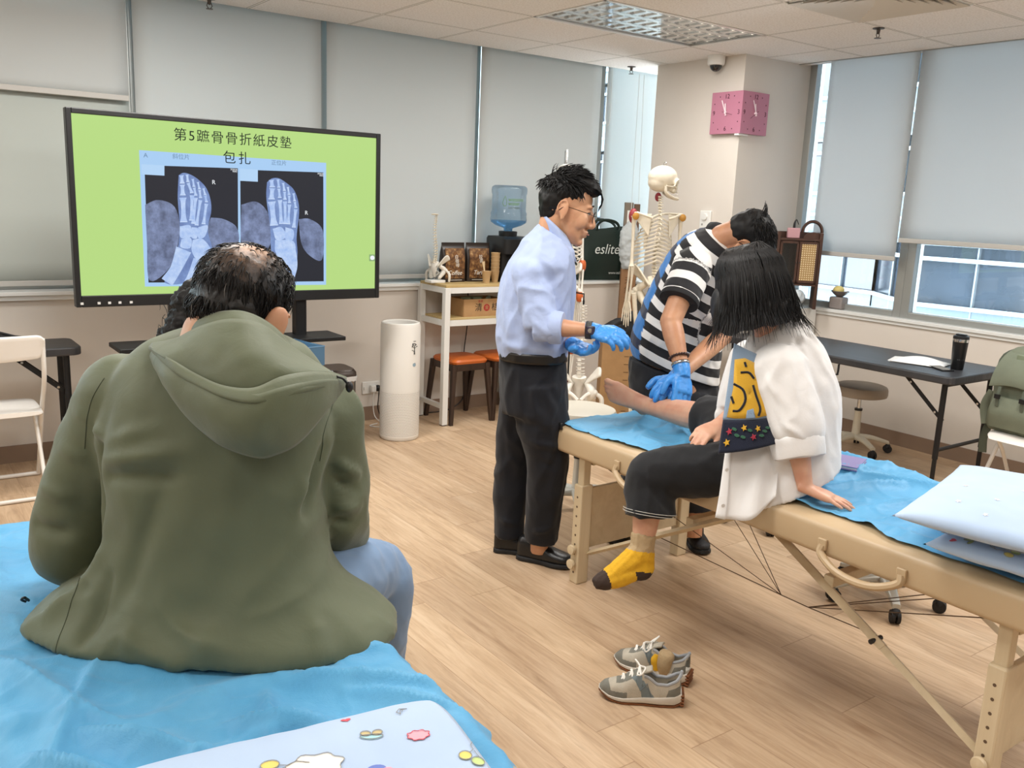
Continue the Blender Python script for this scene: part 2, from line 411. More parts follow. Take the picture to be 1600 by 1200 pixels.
# ---------------------------------------------------------------- the building across the street
M_FAC = mat('facade_band', '#545D64', .5, var=.04, vs=2)
M_FGL = mat('facade_glass', '#222932', .15, var=.5, vs=.35, spec=.8)
M_FRIB = mat('facade_rib', '#727C83', .4)
M_FPAN = mat('facade_panel', '#46535D', .35, var=.06, vs=1.)
def facade():
    bt = thing('office_building', 'pale glass office building across the street seen through the right window', 'building', (24, 6, -10))
    plan = [(23, -20), (23.6, 2.5), (25.4, 5.2), (24.8, 8.6), (26.6, 11.4), (26, 15), (28, 17.5), (28.5, 23), (31, 26), (31, 48)]
    wall, gl, rib, pan, mul = MB(), MB(), MB(), MB(), MB()
    def strip(mb, z0, z1, off, th=.1):
        q = [(x-off, y) for x, y in plan]
        for (x0, y0), (x1, y1) in zip(q, q[1:]):
            mb.prism([(x0, y0, z0), (x1, y1, z0), (x1, y1, z1), (x0, y0, z1)], (th, 0, 0))
    for f in range(-3, 8):
        z = f*3.3-1.9
        strip(gl, z+.9, z+2.75, -.1); strip(pan, z-.55, z+.9, 0)
        for zz in (z-.55, z+.15, z+.9, z+2.3, z+2.75): strip(rib, zz-.06, zz+.06, .12, .14)
        for (x0, y0), (x1, y1) in zip(plan, plan[1:]):
            n = max(1, int(math.hypot(x1-x0, y1-y0)/1.3))
            for i in range(n+1):
                x, y = x0+(x1-x0)*i/n, y0+(y1-y0)*i/n
                mul.bb((x-.02, y-.025, z-.55), (x+.1, y+.025, z+2.75))
    gl.build('window_band', M_FGL, bt, smooth=False, world=True); pan.build('spandrel', M_FPAN, bt, smooth=False, world=True)
    rib.build('rib', M_FRIB, bt, smooth=False, world=True); mul.build('mullion', M_FAC, bt, smooth=False, world=True)
facade()
t = thing('office_building', 'dim grey office building behind the back windows, seen in the slits between the blinds', 'building', (2, 14, -6))
MB().bb((-14, 13, -6), (11, 19, 9)).build('wall', mat('far_wall', '#7E8C90', .8), t, smooth=False, world=True)
MB().bb((-14, 12.95, -6), (11, 13, -.5)).build('lower_wall', M_FGL, t, smooth=False, world=True)
# ---------------------------------------------------------------- things on the ceiling
M_LOUV = mat('louvre_aluminium', '#DADBDC', .12, .95)
M_TUBE = mat('lamp_tube', '#FFFFFF', .4, emit='#FFF3E0', es=1.2)
M_TRAY = mat('lamp_tray', '#E8E8E6', .3, .3)
def luminaire(x, y, label, lamp_open):
    t = thing('ceiling_light', label, 'ceiling light', (x, y, CEIL), 0, 'ceiling lights')
    W, H = 1.33, .64; m = MB()
    m.bb((-W/2, -H/2, .1), (W/2, H/2, .11))
    for s in (-1, 1):
        m.bb((-W/2, s*H/2-.006, 0), (W/2, s*H/2+.006, .1)); m.bb((s*W/2-.006, -H/2, 0), (s*W/2+.006, H/2, .1))
    m.bb((-W/2-.01, -H/2-.012, -.004), (W/2+.01, -H/2+.012, .002)); m.bb((-W/2-.01, H/2-.012, -.004), (W/2+.01, H/2+.012, .002))
    m.bb((-W/2-.01, -H/2, -.004), (-W/2+.012, H/2, .002)); m.bb((W/2-.012, -H/2, -.004), (W/2+.01, H/2, .002))
    m.build('tray', M_TRAY, t, smooth=False)
    if lamp_open:
        for j in range(3):
            yy = (j-1)*.19
            MB().cyl((-W/2+.03, yy, .075), (W/2-.03, yy, .075), .013).build('lamp_tube', M_TUBE, t)
        lv = MB()
        for j in range(4):                                   # long V-shaped reflectors
            yy = (j-1.5)*.19
            lv.prism([(-W/2+.012, yy-.03, .006), (-W/2+.012, yy+.03, .006), (-W/2+.012, yy, .055)], (W-.024, 0, 0))
        for i in range(15):
            xx = -W/2+.012+(W-.024)*i/14
            for j in range(3):
                yy = (j-1)*.19
                lv.add([(xx-.022, yy-.07, .006), (xx+.022, yy-.07, .006), (xx, yy-.07, .05), (xx-.022, yy+.07, .006), (xx+.022, yy+.07, .006), (xx, yy+.07, .05)], [(0, 1, 2), (3, 5, 4), (0, 2, 5, 3), (1, 4, 5, 2), (0, 3, 4, 1)])
        lv.build('louvre', M_LOUV, t, smooth=False)
    else:
        MB().bb((-W/2+.012, -H/2+.012, .0), (W/2-.012, H/2-.012, .006)).build('diffuser', M_TRAY, t, smooth=False)
for i, (x, y, p) in enumerate(LAMPS):
    luminaire(x, y, 'recessed ceiling light with a silver louvre grid above the column' if i == 0 else 'unseen ceiling light outside the picture, added along the ceiling grid', i == 0)
t = thing('air_diffuser', 'square white ceiling air diffuser with nested louvres at the top right', 'air vent', (4.379, 2.9065, CEIL))
m = MB()
for i in range(6):
    a = .32-.047*i; b = a-.055; z0, z1 = -.012+.003*i, .035
    for q in range(4):
        c, s = math.cos(q*PI/2), math.sin(q*PI/2)
        R = lambda x, y, z: (x*c-y*s, x*s+y*c, z)
        m.add([R(-a, a, z0), R(a, a, z0), R(b, b, z1), R(-b, b, z1), R(-a, a, z0+.003), R(a, a, z0+.003), R(b, b, z1+.003), R(-b, b, z1+.003)], [(0, 1, 2, 3), (7, 6, 5, 4), (0, 4, 5, 1), (2, 6, 7, 3)])
m.build('louvre', mat('diffuser_white', '#D8D4CC', .5), t, smooth=False)
MB().bb((-.33, -.32, .09), (.33, .32, .1)).build('plenum', mat('plenum_dark', '#4B4844', .9), t, smooth=False)
m = MB()
for s in (-1, 1): m.bb((-.332, s*.322-.004, -.006), (.332, s*.322+.004, .09)); m.bb((s*.332-.004, -.3, -.006), (s*.332+.004, .3, .09))
m.build('rim', M_WHITE, t, smooth=False)
M_BRASS = mat('sprinkler_metal', '#5B5450', .3, .9)
def sprinkler(p, label):
    t = thing('fire_sprinkler', label, 'sprinkler', p, 0, 'fire sprinklers')
    MB().lathe([(.034, 0), (.034, -.004), (.012, -.008), (.009, -.03), (.004, -.034)], n=16).build('escutcheon', M_BRASS, t)
    MB().tube([(-.009, 0, -.02), (-.016, 0, -.04), (-.004, 0, -.056)], .0025, 6).tube([(.009, 0, -.02), (.016, 0, -.04), (.004, 0, -.056)], .0025, 6).build('yoke', M_BRASS, t)
    MB().lathe([(.02, -.058), (.02, -.055), (.003, -.054)], n=12).build('deflector', M_BRASS, t)
sprinkler((4.954,3.264,2.679), 'small fire sprinkler on the ceiling beside the air diffuser')
sprinkler((5.081,5.506,2.679), 'small fire sprinkler on the ceiling left of the column')
sprinkler((1.764,5.564,2.679), 'small fire sprinkler at the top edge above the big screen')
t = thing('security_camera', 'white dome security camera on the ceiling by the column', 'security camera', (5.104,4.641,2.679))
MB().lathe([(.062, 0), (.062, -.055), (.056, -.066), (.045, -.068)], n=28).build('housing', M_WHITE, t)
MB().ell((0, 0, -.066), (.044, .044, .045), n=24, m=12).build('dome', mat('dome_black', '#17181A', .06, spec=.8), t)

# ================================================================ along the back wall
M_BLACK = mat('black_plastic', '#131416', .38, var=.1)
M_BLACKM = mat('black_metal', '#17181A', .45, .3)
M_BLK_MATTE = mat('black_matte', '#1B1B1D', .7)
M_CHROME = mat('chrome', '#C9CBCC', .15, 1.)
M_STEEL = mat('brushed_steel', '#8F8A84', .35, .9)
def emissive(name, c, s=1.):
    t = NT(name); t.col((0, 0, 0, 1)); t.b.inputs['Roughness'].default_value = .3
    t.b.inputs['Emission Color'].default_value = lin(c); t.b.inputs['Emission Strength'].default_value = s*.69; t.b.inputs['Specular IOR Level'].default_value = .2
    return t.m
def display():
    Y = 4.9
    t = thing('interactive_display', 'large black-framed screen on a stand showing a green slide with two foot X-rays', 'screen', (1.7, 4.95, 0))
    B = lambda mb, n, m, p=t, **k: mb.build(n, m, p, world=True, **k)
    x0, x1, z0, z1 = .846, 2.549, .976, 1.952
    m = MB(); a, b, c, d = .872, 2.522, 1.035, 1.925
    m.bb((x0, Y, z0), (a, Y+.06, z1)); m.bb((b, Y, z0), (x1, Y+.06, z1)); m.bb((a, Y, z0), (b, Y+.06, c)); m.bb((a, Y, d), (b, Y+.06, z1))
    m.bb((x0+.02, Y+.055, z0+.02), (x1-.02, Y+.085, z1-.02))
    B(m, 'frame', M_BLACK, bevel=.004, smooth=False)
    B(MB().bb((a, Y+.01, c), (b, Y+.016, d)), 'screen', emissive('slide_green', '#B7DA84'), smooth=False)
    scr = t.children[-1]
    E = {}
    def em(n, c):
        if n not in E: E[n] = emissive(n, c)
        return E[n]
    # crop pixel (4 px per photo px) of the slide -> point of the slide
    H = np.array([list(map(float, r)) for r in zip(*[(105, 310), (690, 330), (690, 1045), (130, 1045)])])
    def crop(q):
        """measured corners of the two pictures give a projective map"""
        return None
    src = [(70, 218), (1240, 298), (1240, 1060), (108, 1072)]
    dst = [(1.18,4.905,1.77), (2.203,4.905,1.765), (2.202,4.905,1.063), (1.181,4.905,1.075)]
    A = []; bb = []
    for (u, v), p in zip(src, dst):
        X, Z = p[0], p[2]
        A += [[u, v, 1, 0, 0, 0, -u*X, -v*X], [0, 0, 0, u, v, 1, -u*Z, -v*Z]]; bb += [X, Z]
    h = np.append(np.linalg.solve(np.array(A), np.array(bb)), 1).reshape(3, 3)
    def P(u, v, lay):
        q = h @ np.array([u, v, 1.]); return V((q[0]/q[2], Y+.0095-.0006*lay, q[1]/q[2]))
    def poly(pts, lay, name, c):
        B(MB().prism([P(u, v, lay) for u, v in pts], (0, -.0004, 0)), name, em(c, c) if isinstance(c, str) else c, scr, smooth=False)
    def blobs(shapes, lay, name, m):
        mb = MB()
        for pts in shapes: mb.prism([P(u, v, lay) for u, v in pts], (0, -.0004, 0))
        B(mb, name, m, scr, smooth=False)
    poly([(70, 218), (1240, 298), (1240, 1060), (108, 1072)], 0, 'picture_card', '#A9CDF2')
    xd = emissive('xray_dark', '#2E2F36')
    poly([(104, 312), (688, 332), (692, 1045), (130, 1047)], 1, 'xray_picture', xd)
    poly([(703, 340), (1222, 358), (1225, 1038), (708, 1044)], 1, 'xray_picture', xd)
    def grad(name, lo, hi, sc):
        t2 = NT(name); n = t2.noise(t2.obj(), sc, 5, .7)
        c = t2.ramp(n, [(.35, lin(lo)), (.7, lin(hi))]); t2.col((0, 0, 0, 1)); t2.put(t2.b.inputs['Emission Color'], c); t2.b.inputs['Emission Strength'].default_value = .69
        return t2.m
    soft = grad('xray_soft', '#4F5A78', '#8494BC', 18); mid = grad('xray_mid', '#5E76AC', '#7E9ACD', 14); bone = grad('xray_bone', '#9DB9EA', '#C3D7F5', 25); edge = emissive('xray_edge', '#CFE0F8')
    def smoothp(p, n=40):
        q = spline(list(p)+[p[0]], n)[:-1]; return [tuple(r[:2]) for r in q]
    blobs([smoothp([(108, 560), (190, 530), (290, 570), (325, 700), (300, 860), (240, 980), (134, 1030), (120, 800)])], 2, 'xray_tissue', soft)
    blobs([smoothp([(520, 640), (600, 650), (680, 700), (690, 800), (600, 850), (530, 840), (490, 760), (505, 680)])], 2, 'xray_tissue', soft)
    blobs([smoothp([(710, 560), (800, 540), (870, 600), (900, 720), (880, 830), (800, 860), (712, 800)])], 2, 'xray_tissue', soft)
    blobs([smoothp([(1068, 650), (1140, 650), (1218, 720), (1215, 900), (1140, 880), (1085, 800)])], 2, 'xray_tissue', soft)
    def strip(pts, w, n=22):
        A = spline([list(p)+[k] for p, k in zip(pts, w)], n); L = []; R = []
        for i, (x, y, k) in enumerate(A):
            dx, dy = A[min(i+1, n-1)][:2]-A[max(i-1, 0)][:2]; l = math.hypot(dx, dy) or 1
            L.append((x-dy/l*k, y+dx/l*k)); R.append((x+dy/l*k, y-dx/l*k))
        return L+R[::-1]
    def foot(rays, ank, shafts, fleshes):
        blobs([smoothp(f, 60) for f in fleshes], 3, 'xray_flesh', mid)
        bones = []; ends = []
        for pts, w in rays:
            for p, q, k in zip(pts, pts[1:], (w*.7, w*.8, w, w)):
                dx, dy = q[0]-p[0], q[1]-p[1]
                bones.append(strip([(p[0]+dx*.06, p[1]+dy*.06), (p[0]+dx*.25, p[1]+dy*.25), (p[0]+dx*.7, p[1]+dy*.7), (p[0]+dx*.94, p[1]+dy*.94)], [k*.95, k*.6, k*.62, k]))
                ends.append(strip([(p[0]+dx*.9-k*.9*abs(dy)/math.hypot(dx, dy), p[1]+dy*.92), (p[0]+dx*.9+k*.9*abs(dy)/math.hypot(dx, dy), p[1]+dy*.92)], [2, 2], 4))
        for f in ank: bones.append(smoothp(f, 30))
        for pts, w in shafts: bones.append(strip(pts, w))
        blobs(bones, 4, 'xray_bones', bone); blobs(ends, 5, 'xray_joints', edge)
    foot([([(335, 372), (340, 430), (344, 505), (350, 680)], 24), ([(370, 368), (376, 420), (402, 490), (398, 670)], 16), ([(405, 395), (414, 450), (425, 505), (408, 690)], 14), ([(437, 415), (448, 465), (455, 520), (428, 700)], 13), ([(472, 455), (484, 500), (492, 545), (472, 690)], 13)],
         [[(325, 695), (390, 690), (395, 760), (330, 765)], [(400, 700), (440, 710), (430, 770), (395, 760)], [(440, 700), (500, 690), (480, 760), (440, 765)], [(335, 775), (395, 770), (390, 830), (330, 825)], [(405, 780), (470, 775), (530, 860), (520, 940), (450, 930), (400, 850)]],
         [([(350, 840), (300, 960), (245, 1044)], [50, 36, 40]), ([(430, 900), (390, 1000), (365, 1044)], [20, 15, 14])],
         [[(318, 375), (350, 360), (400, 375), (450, 410), (490, 455), (515, 520), (522, 600), (500, 720), (530, 860), (470, 960), (380, 1044), (228, 1044), (300, 880), (325, 720), (312, 520)]])
    foot([([(897, 402), (903, 452), (898, 530), (915, 700)], 27), ([(938, 398), (944, 455), (950, 520), (960, 690)], 15), ([(970, 420), (979, 475), (982, 530), (986, 690)], 14), ([(1000, 445), (1008, 500), (1010, 550), (1002, 690)], 13), ([(1035, 485), (1043, 540), (1050, 580), (1036, 710)], 13)],
         [[(905, 710), (960, 700), (990, 760), (930, 780)], [(985, 700), (1035, 720), (1030, 780), (985, 775)], [(920, 780), (1030, 785), (1045, 850), (990, 880), (925, 860)]],
         [([(985, 830), (1000, 940), (990, 1036)], [62, 60, 42])],
         [[(870, 420), (900, 396), (945, 395), (1000, 430), (1040, 470), (1065, 540), (1070, 620), (1055, 760), (1060, 880), (1035, 1036), (955, 1036), (900, 880), (890, 700), (866, 520)]])
    poly([(84, 306), (228, 314), (228, 378), (86, 370)], 6, 'masked_box', '#B4D4F4'); poly([(700, 334), (812, 340), (812, 416), (700, 410)], 6, 'masked_box', '#B4D4F4')
    ink = emissive('slide_ink', '#1B2420'); wht = emissive('slide_white', '#F2F6FA'); gry = emissive('slide_grey', '#6F8BA8')
    def text(s, u, v, size, m, sp=1., bold=0.):
        p = P(u, v, 8); q = P(u+60, v+4, 8)
        return lettering(s, size, face_matrix(p, (1, 0, 0), (0, 0, 1)), m, 'slide_text', scr, spacing=sp, bold=bold, world=True)
    text('第5蹠骨骨折紙皮墊', 668, 152, .070, ink, 1.17); text('包扎', 682, 272, .072, ink, 1.3)
    text('A', 110, 252, .032, gry); text('斜位片', 332, 262, .030, gry); text('正位片', 944, 300, .030, gry)
    text('R', 536, 420, .032, wht); text('R', 1115, 611, .032, wht)
    text('2020.06', 662, 340, .012, wht); text('R002', 668, 352, .012, wht); text('2020.06', 1203, 366, .012, wht); text('R002', 1210, 378, .012, wht)
    poly([(1508, 870), (1546, 870), (1546, 912), (1508, 912)], 2, 'menu_button', '#8FB07A'); blobs([[(1528+14*math.cos(i*.5), 891+14*math.sin(i*.5)) for i in range(12)]], 3, 'menu_button', wht)
    # buttons and ports under the picture
    m = MB()
    for px in (.865, .945, .995, 1.045, 1.10): m.bb((px, Y-.002, .99), (px+.014, Y, 1.002))
    B(m, 'port_label', mat('port_white', '#C9C9C7', .5), smooth=False)
    for x in (1.355, 2.065): B(MB().bb((x-.033, Y+.05, .12), (x+.033, Y+.12, 1.5)), 'stand_post', M_BLACKM, bevel=.006)
    B(MB().bb((1.02, Y-.1, .742), (2.28, Y+.16, .766)), 'tray', M_BLACKM, bevel=.004)
    for x in (1.15, 2.2):
        B(MB().bb((x-.03, Y-.28, .06), (x+.03, Y+.34, .12)), 'foot', M_BLACKM, bevel=.008)
        f = t.children[-1]
        for y in (-.25, .31): B(MB().cyl((x-.015, Y+y, .032), (x+.015, Y+y, .032), .032), 'caster', M_BLK_MATTE, f)
    B(MB().bb((1.15, Y+.03, .08), (2.2, Y+.09, .12)), 'crossbar', M_BLACKM, bevel=.006)
display()

# ---------------------------------------------------------------- folding chairs
M_CHAIR = mat('white_chair_plastic', '#E9E6E0', .4, bump=.03)
M_CTUBE = mat('white_chair_tube', '#DEDAD3', .35)
def folding_chair(loc, rz, label):
    """sits facing local +y; origin on the floor under the seat"""
    t = thing('folding_chair', label, 'chair', loc, rz, 'white folding chairs')
    MB().loft([((0, -.2, .45), (1, 0, 0), (0, 0, 1), .185, .012, 3), ((0, -.12, .437), (1, 0, 0), (0, 0, 1), .2, .014, 4), ((0, .1, .44), (1, 0, 0), (0, 0, 1), .2, .014, 4), ((0, .18, .437), (1, 0, 0), (0, -.3, 1), .19, .016, 3), ((0, .205, .42), (1, 0, 0), (0, -1, .4), .17, .01, 3)], 28, res=14).build('seat', M_CHAIR, t)
    def back(u, v):
        x = (u-.5)*.43; z = .735+.115*v-.012*math.sin(PI*u)*(1-v)
        k = min(1, 4.5*min(u, 1-u)**.8+.55); z = .795+(z-.795)*k
        return V((x, -.19-.03*v-.03*math.cos((u-.5)*2.6), z))
    MB().grid(back, 24, 6).build('backrest', M_CHAIR, t, solid=.02, bevel=.005)
    for s in (-1, 1):
        MB().tube([(s*.205, -.215, .83), (s*.205, -.19, .62), (s*.205, -.05, .44), (s*.205, .23, .012)], .0115, 10, res=14).build('front_leg', M_CTUBE, t)
        MB().tube([(s*.182, .12, .44), (s*.182, -.02, .3), (s*.182, -.22, .012)], .0105, 10, res=8).build('rear_leg', M_CTUBE, t)
    MB().cyl((-.205, .23, .012), (.205, .23, .012), .011).build('front_bar', M_CTUBE, t)
    MB().cyl((-.182, -.22, .012), (.182, -.22, .012), .0105).build('rear_bar', M_CTUBE, t)
    return t
folding_chair((.475, 5.10, 0), 0, 'white folding chair pushed up to the black table at the left edge')
M_CHR = folding_chair((5.17, 2.12, 0), PI/2, 'white folding chair at the right edge with the green backpack on it')

# ---------------------------------------------------------------- black folding tables
def table_top_material():
    t = NT('black_table_plastic'); x, y, z = t.xyz(t.obj())
    n = t.noise(t.comb(t.math('MULTIPLY', x, 60.), t.math('MULTIPLY', y, 3.), 0.), 1., 4, .6)
    t.col(t.ramp(n, [(.35, lin('#2B2C2F')), (.7, lin('#3C3C3F'))])); t.b.inputs['Roughness'].default_value = .42; t.bump(n, .15, .002)
    return t.m
M_TTOP = table_top_material()
def folding_table(loc, rz, L, W, H, label, strap=False):
    """long side along local y"""
    t = thing('folding_table', label, 'table', loc, rz, 'black folding tables')
    r = .05; pts = []
    for cx, cy, a0 in ((W/2-r, L/2-r, 0), (-W/2+r, L/2-r, 90), (-W/2+r, -L/2+r, 180), (W/2-r, -L/2+r, 270)):
        for k in range(6):
            a = math.radians(a0+18*k); pts.append((cx+r*math.cos(a), cy+r*math.sin(a), H-.045))
    MB().prism(pts, (0, 0, .045)).build('tabletop', M_TTOP, t, smooth=False, bevel=.008)
    for s in (-1, 1):
        y = s*(L/2-.07); m = MB()
        for x in (-W/2+.07, W/2-.07):
            MB().cyl((x, y, .25), (x, y, H-.045), .016).cyl((x, y, 0), (x, y, .27), .0125).build('leg', M_BLACKM, t)
        MB().cyl((-W/2+.07, y, .3), (W/2-.07, y, .3), .011).cyl((-W/2+.07, y, H-.06), (W/2-.07, y, H-.06), .012).build('leg_bar', M_BLACKM, t)
        for x in (-W/2+.09, W/2-.09):
            MB().box((x, y-s*.12, H-.16), (.006, .022, .33), Matrix.Rotation(s*.85, 3, 'X')).build('brace', M_BLACKM, t)
            br = t.children[-1]; mb = MB()
            for q in (-.1, .12): 
                c = V((x, y-s*.12, H-.16))+Matrix.Rotation(s*.85, 3, 'X') @ V((0, 0, q)); mb.cyl(c-V((.008, 0, 0)), c+V((.008, 0, 0)), .007, n=10)
            mb.build('rivet', M_CHROME, br)
    if strap:
        x = -W/2+.004
        MB().tube([(x, -.12, H-.045), (x-.004, -.12, H-.1), (x-.004, -.10, H-.112), (x-.004, .09, H-.112), (x-.004, .11, H-.1), (x, .11, H-.045)], .011, 8, flat=(.35, 1), res=20).build('carry_handle', M_BLK_MATTE, t)
    return t
folding_table((.0, 5.28, 0), PI/2, 1.8, .34, .74, 'black folding table against the back wall at the left edge')
folding_table((5.13, 3.285, 0), 0, 1.66, .66, .74, 'black folding table under the right windows with papers and a tumbler', True)
t = thing('shoulder_bag', 'black bag lying on the left folding table behind the white chair', 'bag', (.5, 5.25, .74))
MB().loft([((-.2, 0, .03), (0, 1, 0), (0, 0, 1), .06, .03, 3), ((0, 0, .035), (0, 1, 0), (0, 0, 1), .09, .035, 3), ((.14, 0, .025), (0, 1, 0), (0, 0, 1), .05, .025, 3)], 20, res=10).build('body', M_BLK_MATTE, t)
MB().tube([(-.1, -.02, .065), (0, -.03, .085), (.1, -.02, .055)], .007, 6, res=10).build('handle', M_BLK_MATTE, t)

# ---------------------------------------------------------------- blue trolley, bin, socket, purifier
M_CART = mat('blue_enamel', '#4E7391', .4)
CARTLOC, CARTROT = (1.783, 4.575, 0), .2
def cart():
    t = thing('trolley_cart', 'dusty blue three-tier trolley behind the man in the green jacket', 'trolley', CARTLOC, CARTROT)
    def tray(z):
        m = MB(); W, D, h = .19, .14, .105
        m.bb((-W, -D, z), (W, D, z+.006))
        for s in (-1, 1):
            m.bb((-W, s*D-.003, z), (W, s*D+.003, z+h)); m.bb((s*W-.003, -D, z), (s*W+.003, D, z+h))
        m.build('tray', M_CART, t, smooth=False, bevel=.002)
        MB().tube([(-W, -D, z+h), (W, -D, z+h), (W, D, z+h), (-W, D, z+h), (-W, -D, z+h)], .005, 6).build('rim', M_CART, t.children[-1])
    for z in (.1, .38, .67): tray(z)
    for sx in (-1, 1):
        for sy in (-1, 1):
            MB().cyl((sx*.12, sy*.142, .05), (sx*.12, sy*.142, .68), .012).build('leg', M_CART, t)
            MB().cyl((sx*.12-.012, sy*.142, .026), (sx*.12+.012, sy*.142, .026), .026).build('caster', M_BLK_MATTE, t.children[-1])
cart()
t = thing('tissue_roll', 'small white crumpled tissue in the top tray of the blue trolley', 'tissue', (CARTLOC[0], CARTLOC[1]-.05, .6762))
MB().ell((0, 0, .05), (.05, .035, .055), n=16).ell((.03, .02, .06), (.03, .03, .04)).build('paper', mat('tissue', '#F1F1EF', .8, bump=.3, bs=60), t)
t = thing('pedal_bin', 'slim steel pedal bin with a brown lid beside the wall socket', 'bin', (2.47, 5.33, 0), -.05)
MB().loft([((0, 0, .02), (1, 0, 0), (0, 1, 0), .09, .13, 5), ((0, 0, .42), (1, 0, 0), (0, 1, 0), .092, .132, 5)], 32).build('body', M_STEEL, t)
MB().loft([((0, 0, 0), (1, 0, 0), (0, 1, 0), .095, .135, 5), ((0, 0, .03), (1, 0, 0), (0, 1, 0), .095, .135, 5)], 32).build('base', M_BLACK, t)
MB().loft([((0, 0, .43), (1, 0, 0), (0, 1, 0), .097, .137, 5), ((0, 0, .455), (1, 0, 0), (0, 1, 0), .095, .135, 5), ((0, 0, .472), (1, 0, 0), (0, 1, 0), .085, .12, 4.5)], 32).build('lid', mat('bin_lid', '#4B403A', .35, .2), t)
m = MB()
for j in range(2):
    m.loft([((0, 0, .398+.02*j), (1, 0, 0), (0, 1, 0), .097+.004*j, .137+.004*j, 5), ((0, 0, .43), (1, 0, 0), (0, 1, 0), .1, .14, 5)], 40)
mm = m.mesh('bag_liner'); displace(mm, lambda p, n: .006*noise.noise(p*60)); finish('bag_liner', mm, mat('bin_liner', '#E3E4E4', .5), t)
MB().bb((-.03, -.165, .012), (.03, -.12, .022)).build('pedal', M_CHROME, t, bevel=.003)
t = thing('wall_socket', 'white double wall socket low on the wall between bin and air purifier', 'socket', (2.878,5.64,0.239))
MB().bb((-.075, -.012, -.045), (.075, 0, .045)).build('plate', M_WHITE, t, bevel=.004)
m = MB().bb((-.02, -.045, -.03), (.02, -.012, .02)); m.build('white_plug', M_WHITE, t, bevel=.006)
MB().ell((.037, -.03, -.004), (.024, .022, .024)).build('black_plug', M_BLACK, t)
MB().box((-.06, -.015, .0), (.012, .008, .02)).build('switch', M_WHITE, t, bevel=.002)
so = V((2.878,5.64,0.239))
def cable(name, label, pts, r, m):
    t = MB().tube(pts, r, 6, res=len(pts)*6).build(name, m); return tag(t, label, 'cable')
cable('power_cable', 'black power cable hanging from the wall socket to the floor', [so+V((.037, -.05, -.02)), so+V((.03, -.055, -.08)), so+V((.03, -.05, -.15)), so+V((.06, -.06, -.215)), so+V((.15, -.08, -.24))], .004, M_BLACK)
cable('power_cable', 'white power cable looping on the floor between bin and air purifier', [so+V((0, -.045, -.03)), so+V((-.01, -.05, -.1)), so+V((.0, -.06, -.2)), (so.x+.02, 5.5, .006), (so.x+.06, 5.40, .006), (so.x+.0, 5.36, .006), (so.x-.06, 5.4, .006), (so.x-.1, 5.46, .006), (so.x-.02, 5.5, .006)], .0035, M_WHITE)
def purifier():
    t = thing('air_purifier', 'tall white cylindrical air purifier with a tree emblem, near the white bar table', 'air purifier', (2.83, 5.13, 0))
    t2 = NT('purifier_shell'); x, y, z = t2.xyz(t2.obj())
    ang = t2.math('ARCTAN2', y, x)
    u = t2.math('MULTIPLY', ang, 38/(2*PI)*2); v = t2.math('MULTIPLY', z, 92.)
    u2 = t2.math('ADD', u, t2.math('MULTIPLY', t2.math('MODULO', t2.math('FLOOR', v), 2.), .5))
    fu = t2.math('SUBTRACT', t2.math('FRACT', u2), .5); fv = t2.math('SUBTRACT', t2.math('FRACT', v), .5)
    d = t2.math('SQRT', t2.math('ADD', t2.math('MULTIPLY', fu, fu), t2.math('MULTIPLY', fv, fv)))
    hole = t2.math('MULTIPLY', t2.math('LESS_THAN', d, .27), t2.math('MULTIPLY', t2.math('LESS_THAN', z, .33), t2.math('GREATER_THAN', z, .035)))
    t2.col(t2.mix(hole, lin('#E6E3DC'), lin('#A39C92'))); t2.b.inputs['Roughness'].default_value = .4; t2.bump(t2.math('SUBTRACT', 1., hole), .4, .004)
    R = .132
    MB().lathe([(R-.01, 0), (R-.002, .008), (R, .03), (R, .76), (R-.006, .782), (R-.014, .786), (R-.022, .78), (R-.026, .74)], n=64, cap=False).build('body', t2.m, t)
    MB().lathe([(R-.024, .735), (.02, .74)], n=48).build('grille', mat('purifier_grille', '#9DA0A2', .5, bump=.6, bs=120), t)
    ink = mat('emblem_ink', '#3B3D3C', .6)
    a0 = math.atan2(-1, .25)                                  # towards the room, right of centre
    def pt(u, z): a = a0+u/R; return V((math.cos(a)*(R+.001), math.sin(a)*(R+.001), z))
    m = MB()
    m.tube([pt(0, .585), pt(.001, .61), pt(0, .64)], [.005, .003, .002], 6)
    for s, k in ((-1, .6), (1, .62), (-1, .625), (1, .635)): m.tube([pt(0, k), pt(s*.012, k+.012), pt(s*.02, k+.014)], .0016, 5)
    random.seed(3)
    for i in range(16):
        a = random.uniform(0, PI); r = random.uniform(.012, .026); m.ell(pt(math.cos(a)*r, .635+math.sin(a)*r), (.0035, .0035, .0035), n=6, m=4)
    m.box(pt(0, .672), (.02, .002, .003)); m.build('tree_emblem', ink, t)
    m = MB().lathe([(.012, 0), (.012, .0012)], pt(0, .515), 16, M=Matrix.Rotation(PI/2, 3, 'X')); m.build('display_dot', mat('dot_blue', '#8FA7B4', .3), t)
    MB().ell(pt(.006, .518), (.006, .003, .01), n=8, m=5).build('display_dot', ink, t)
purifier()
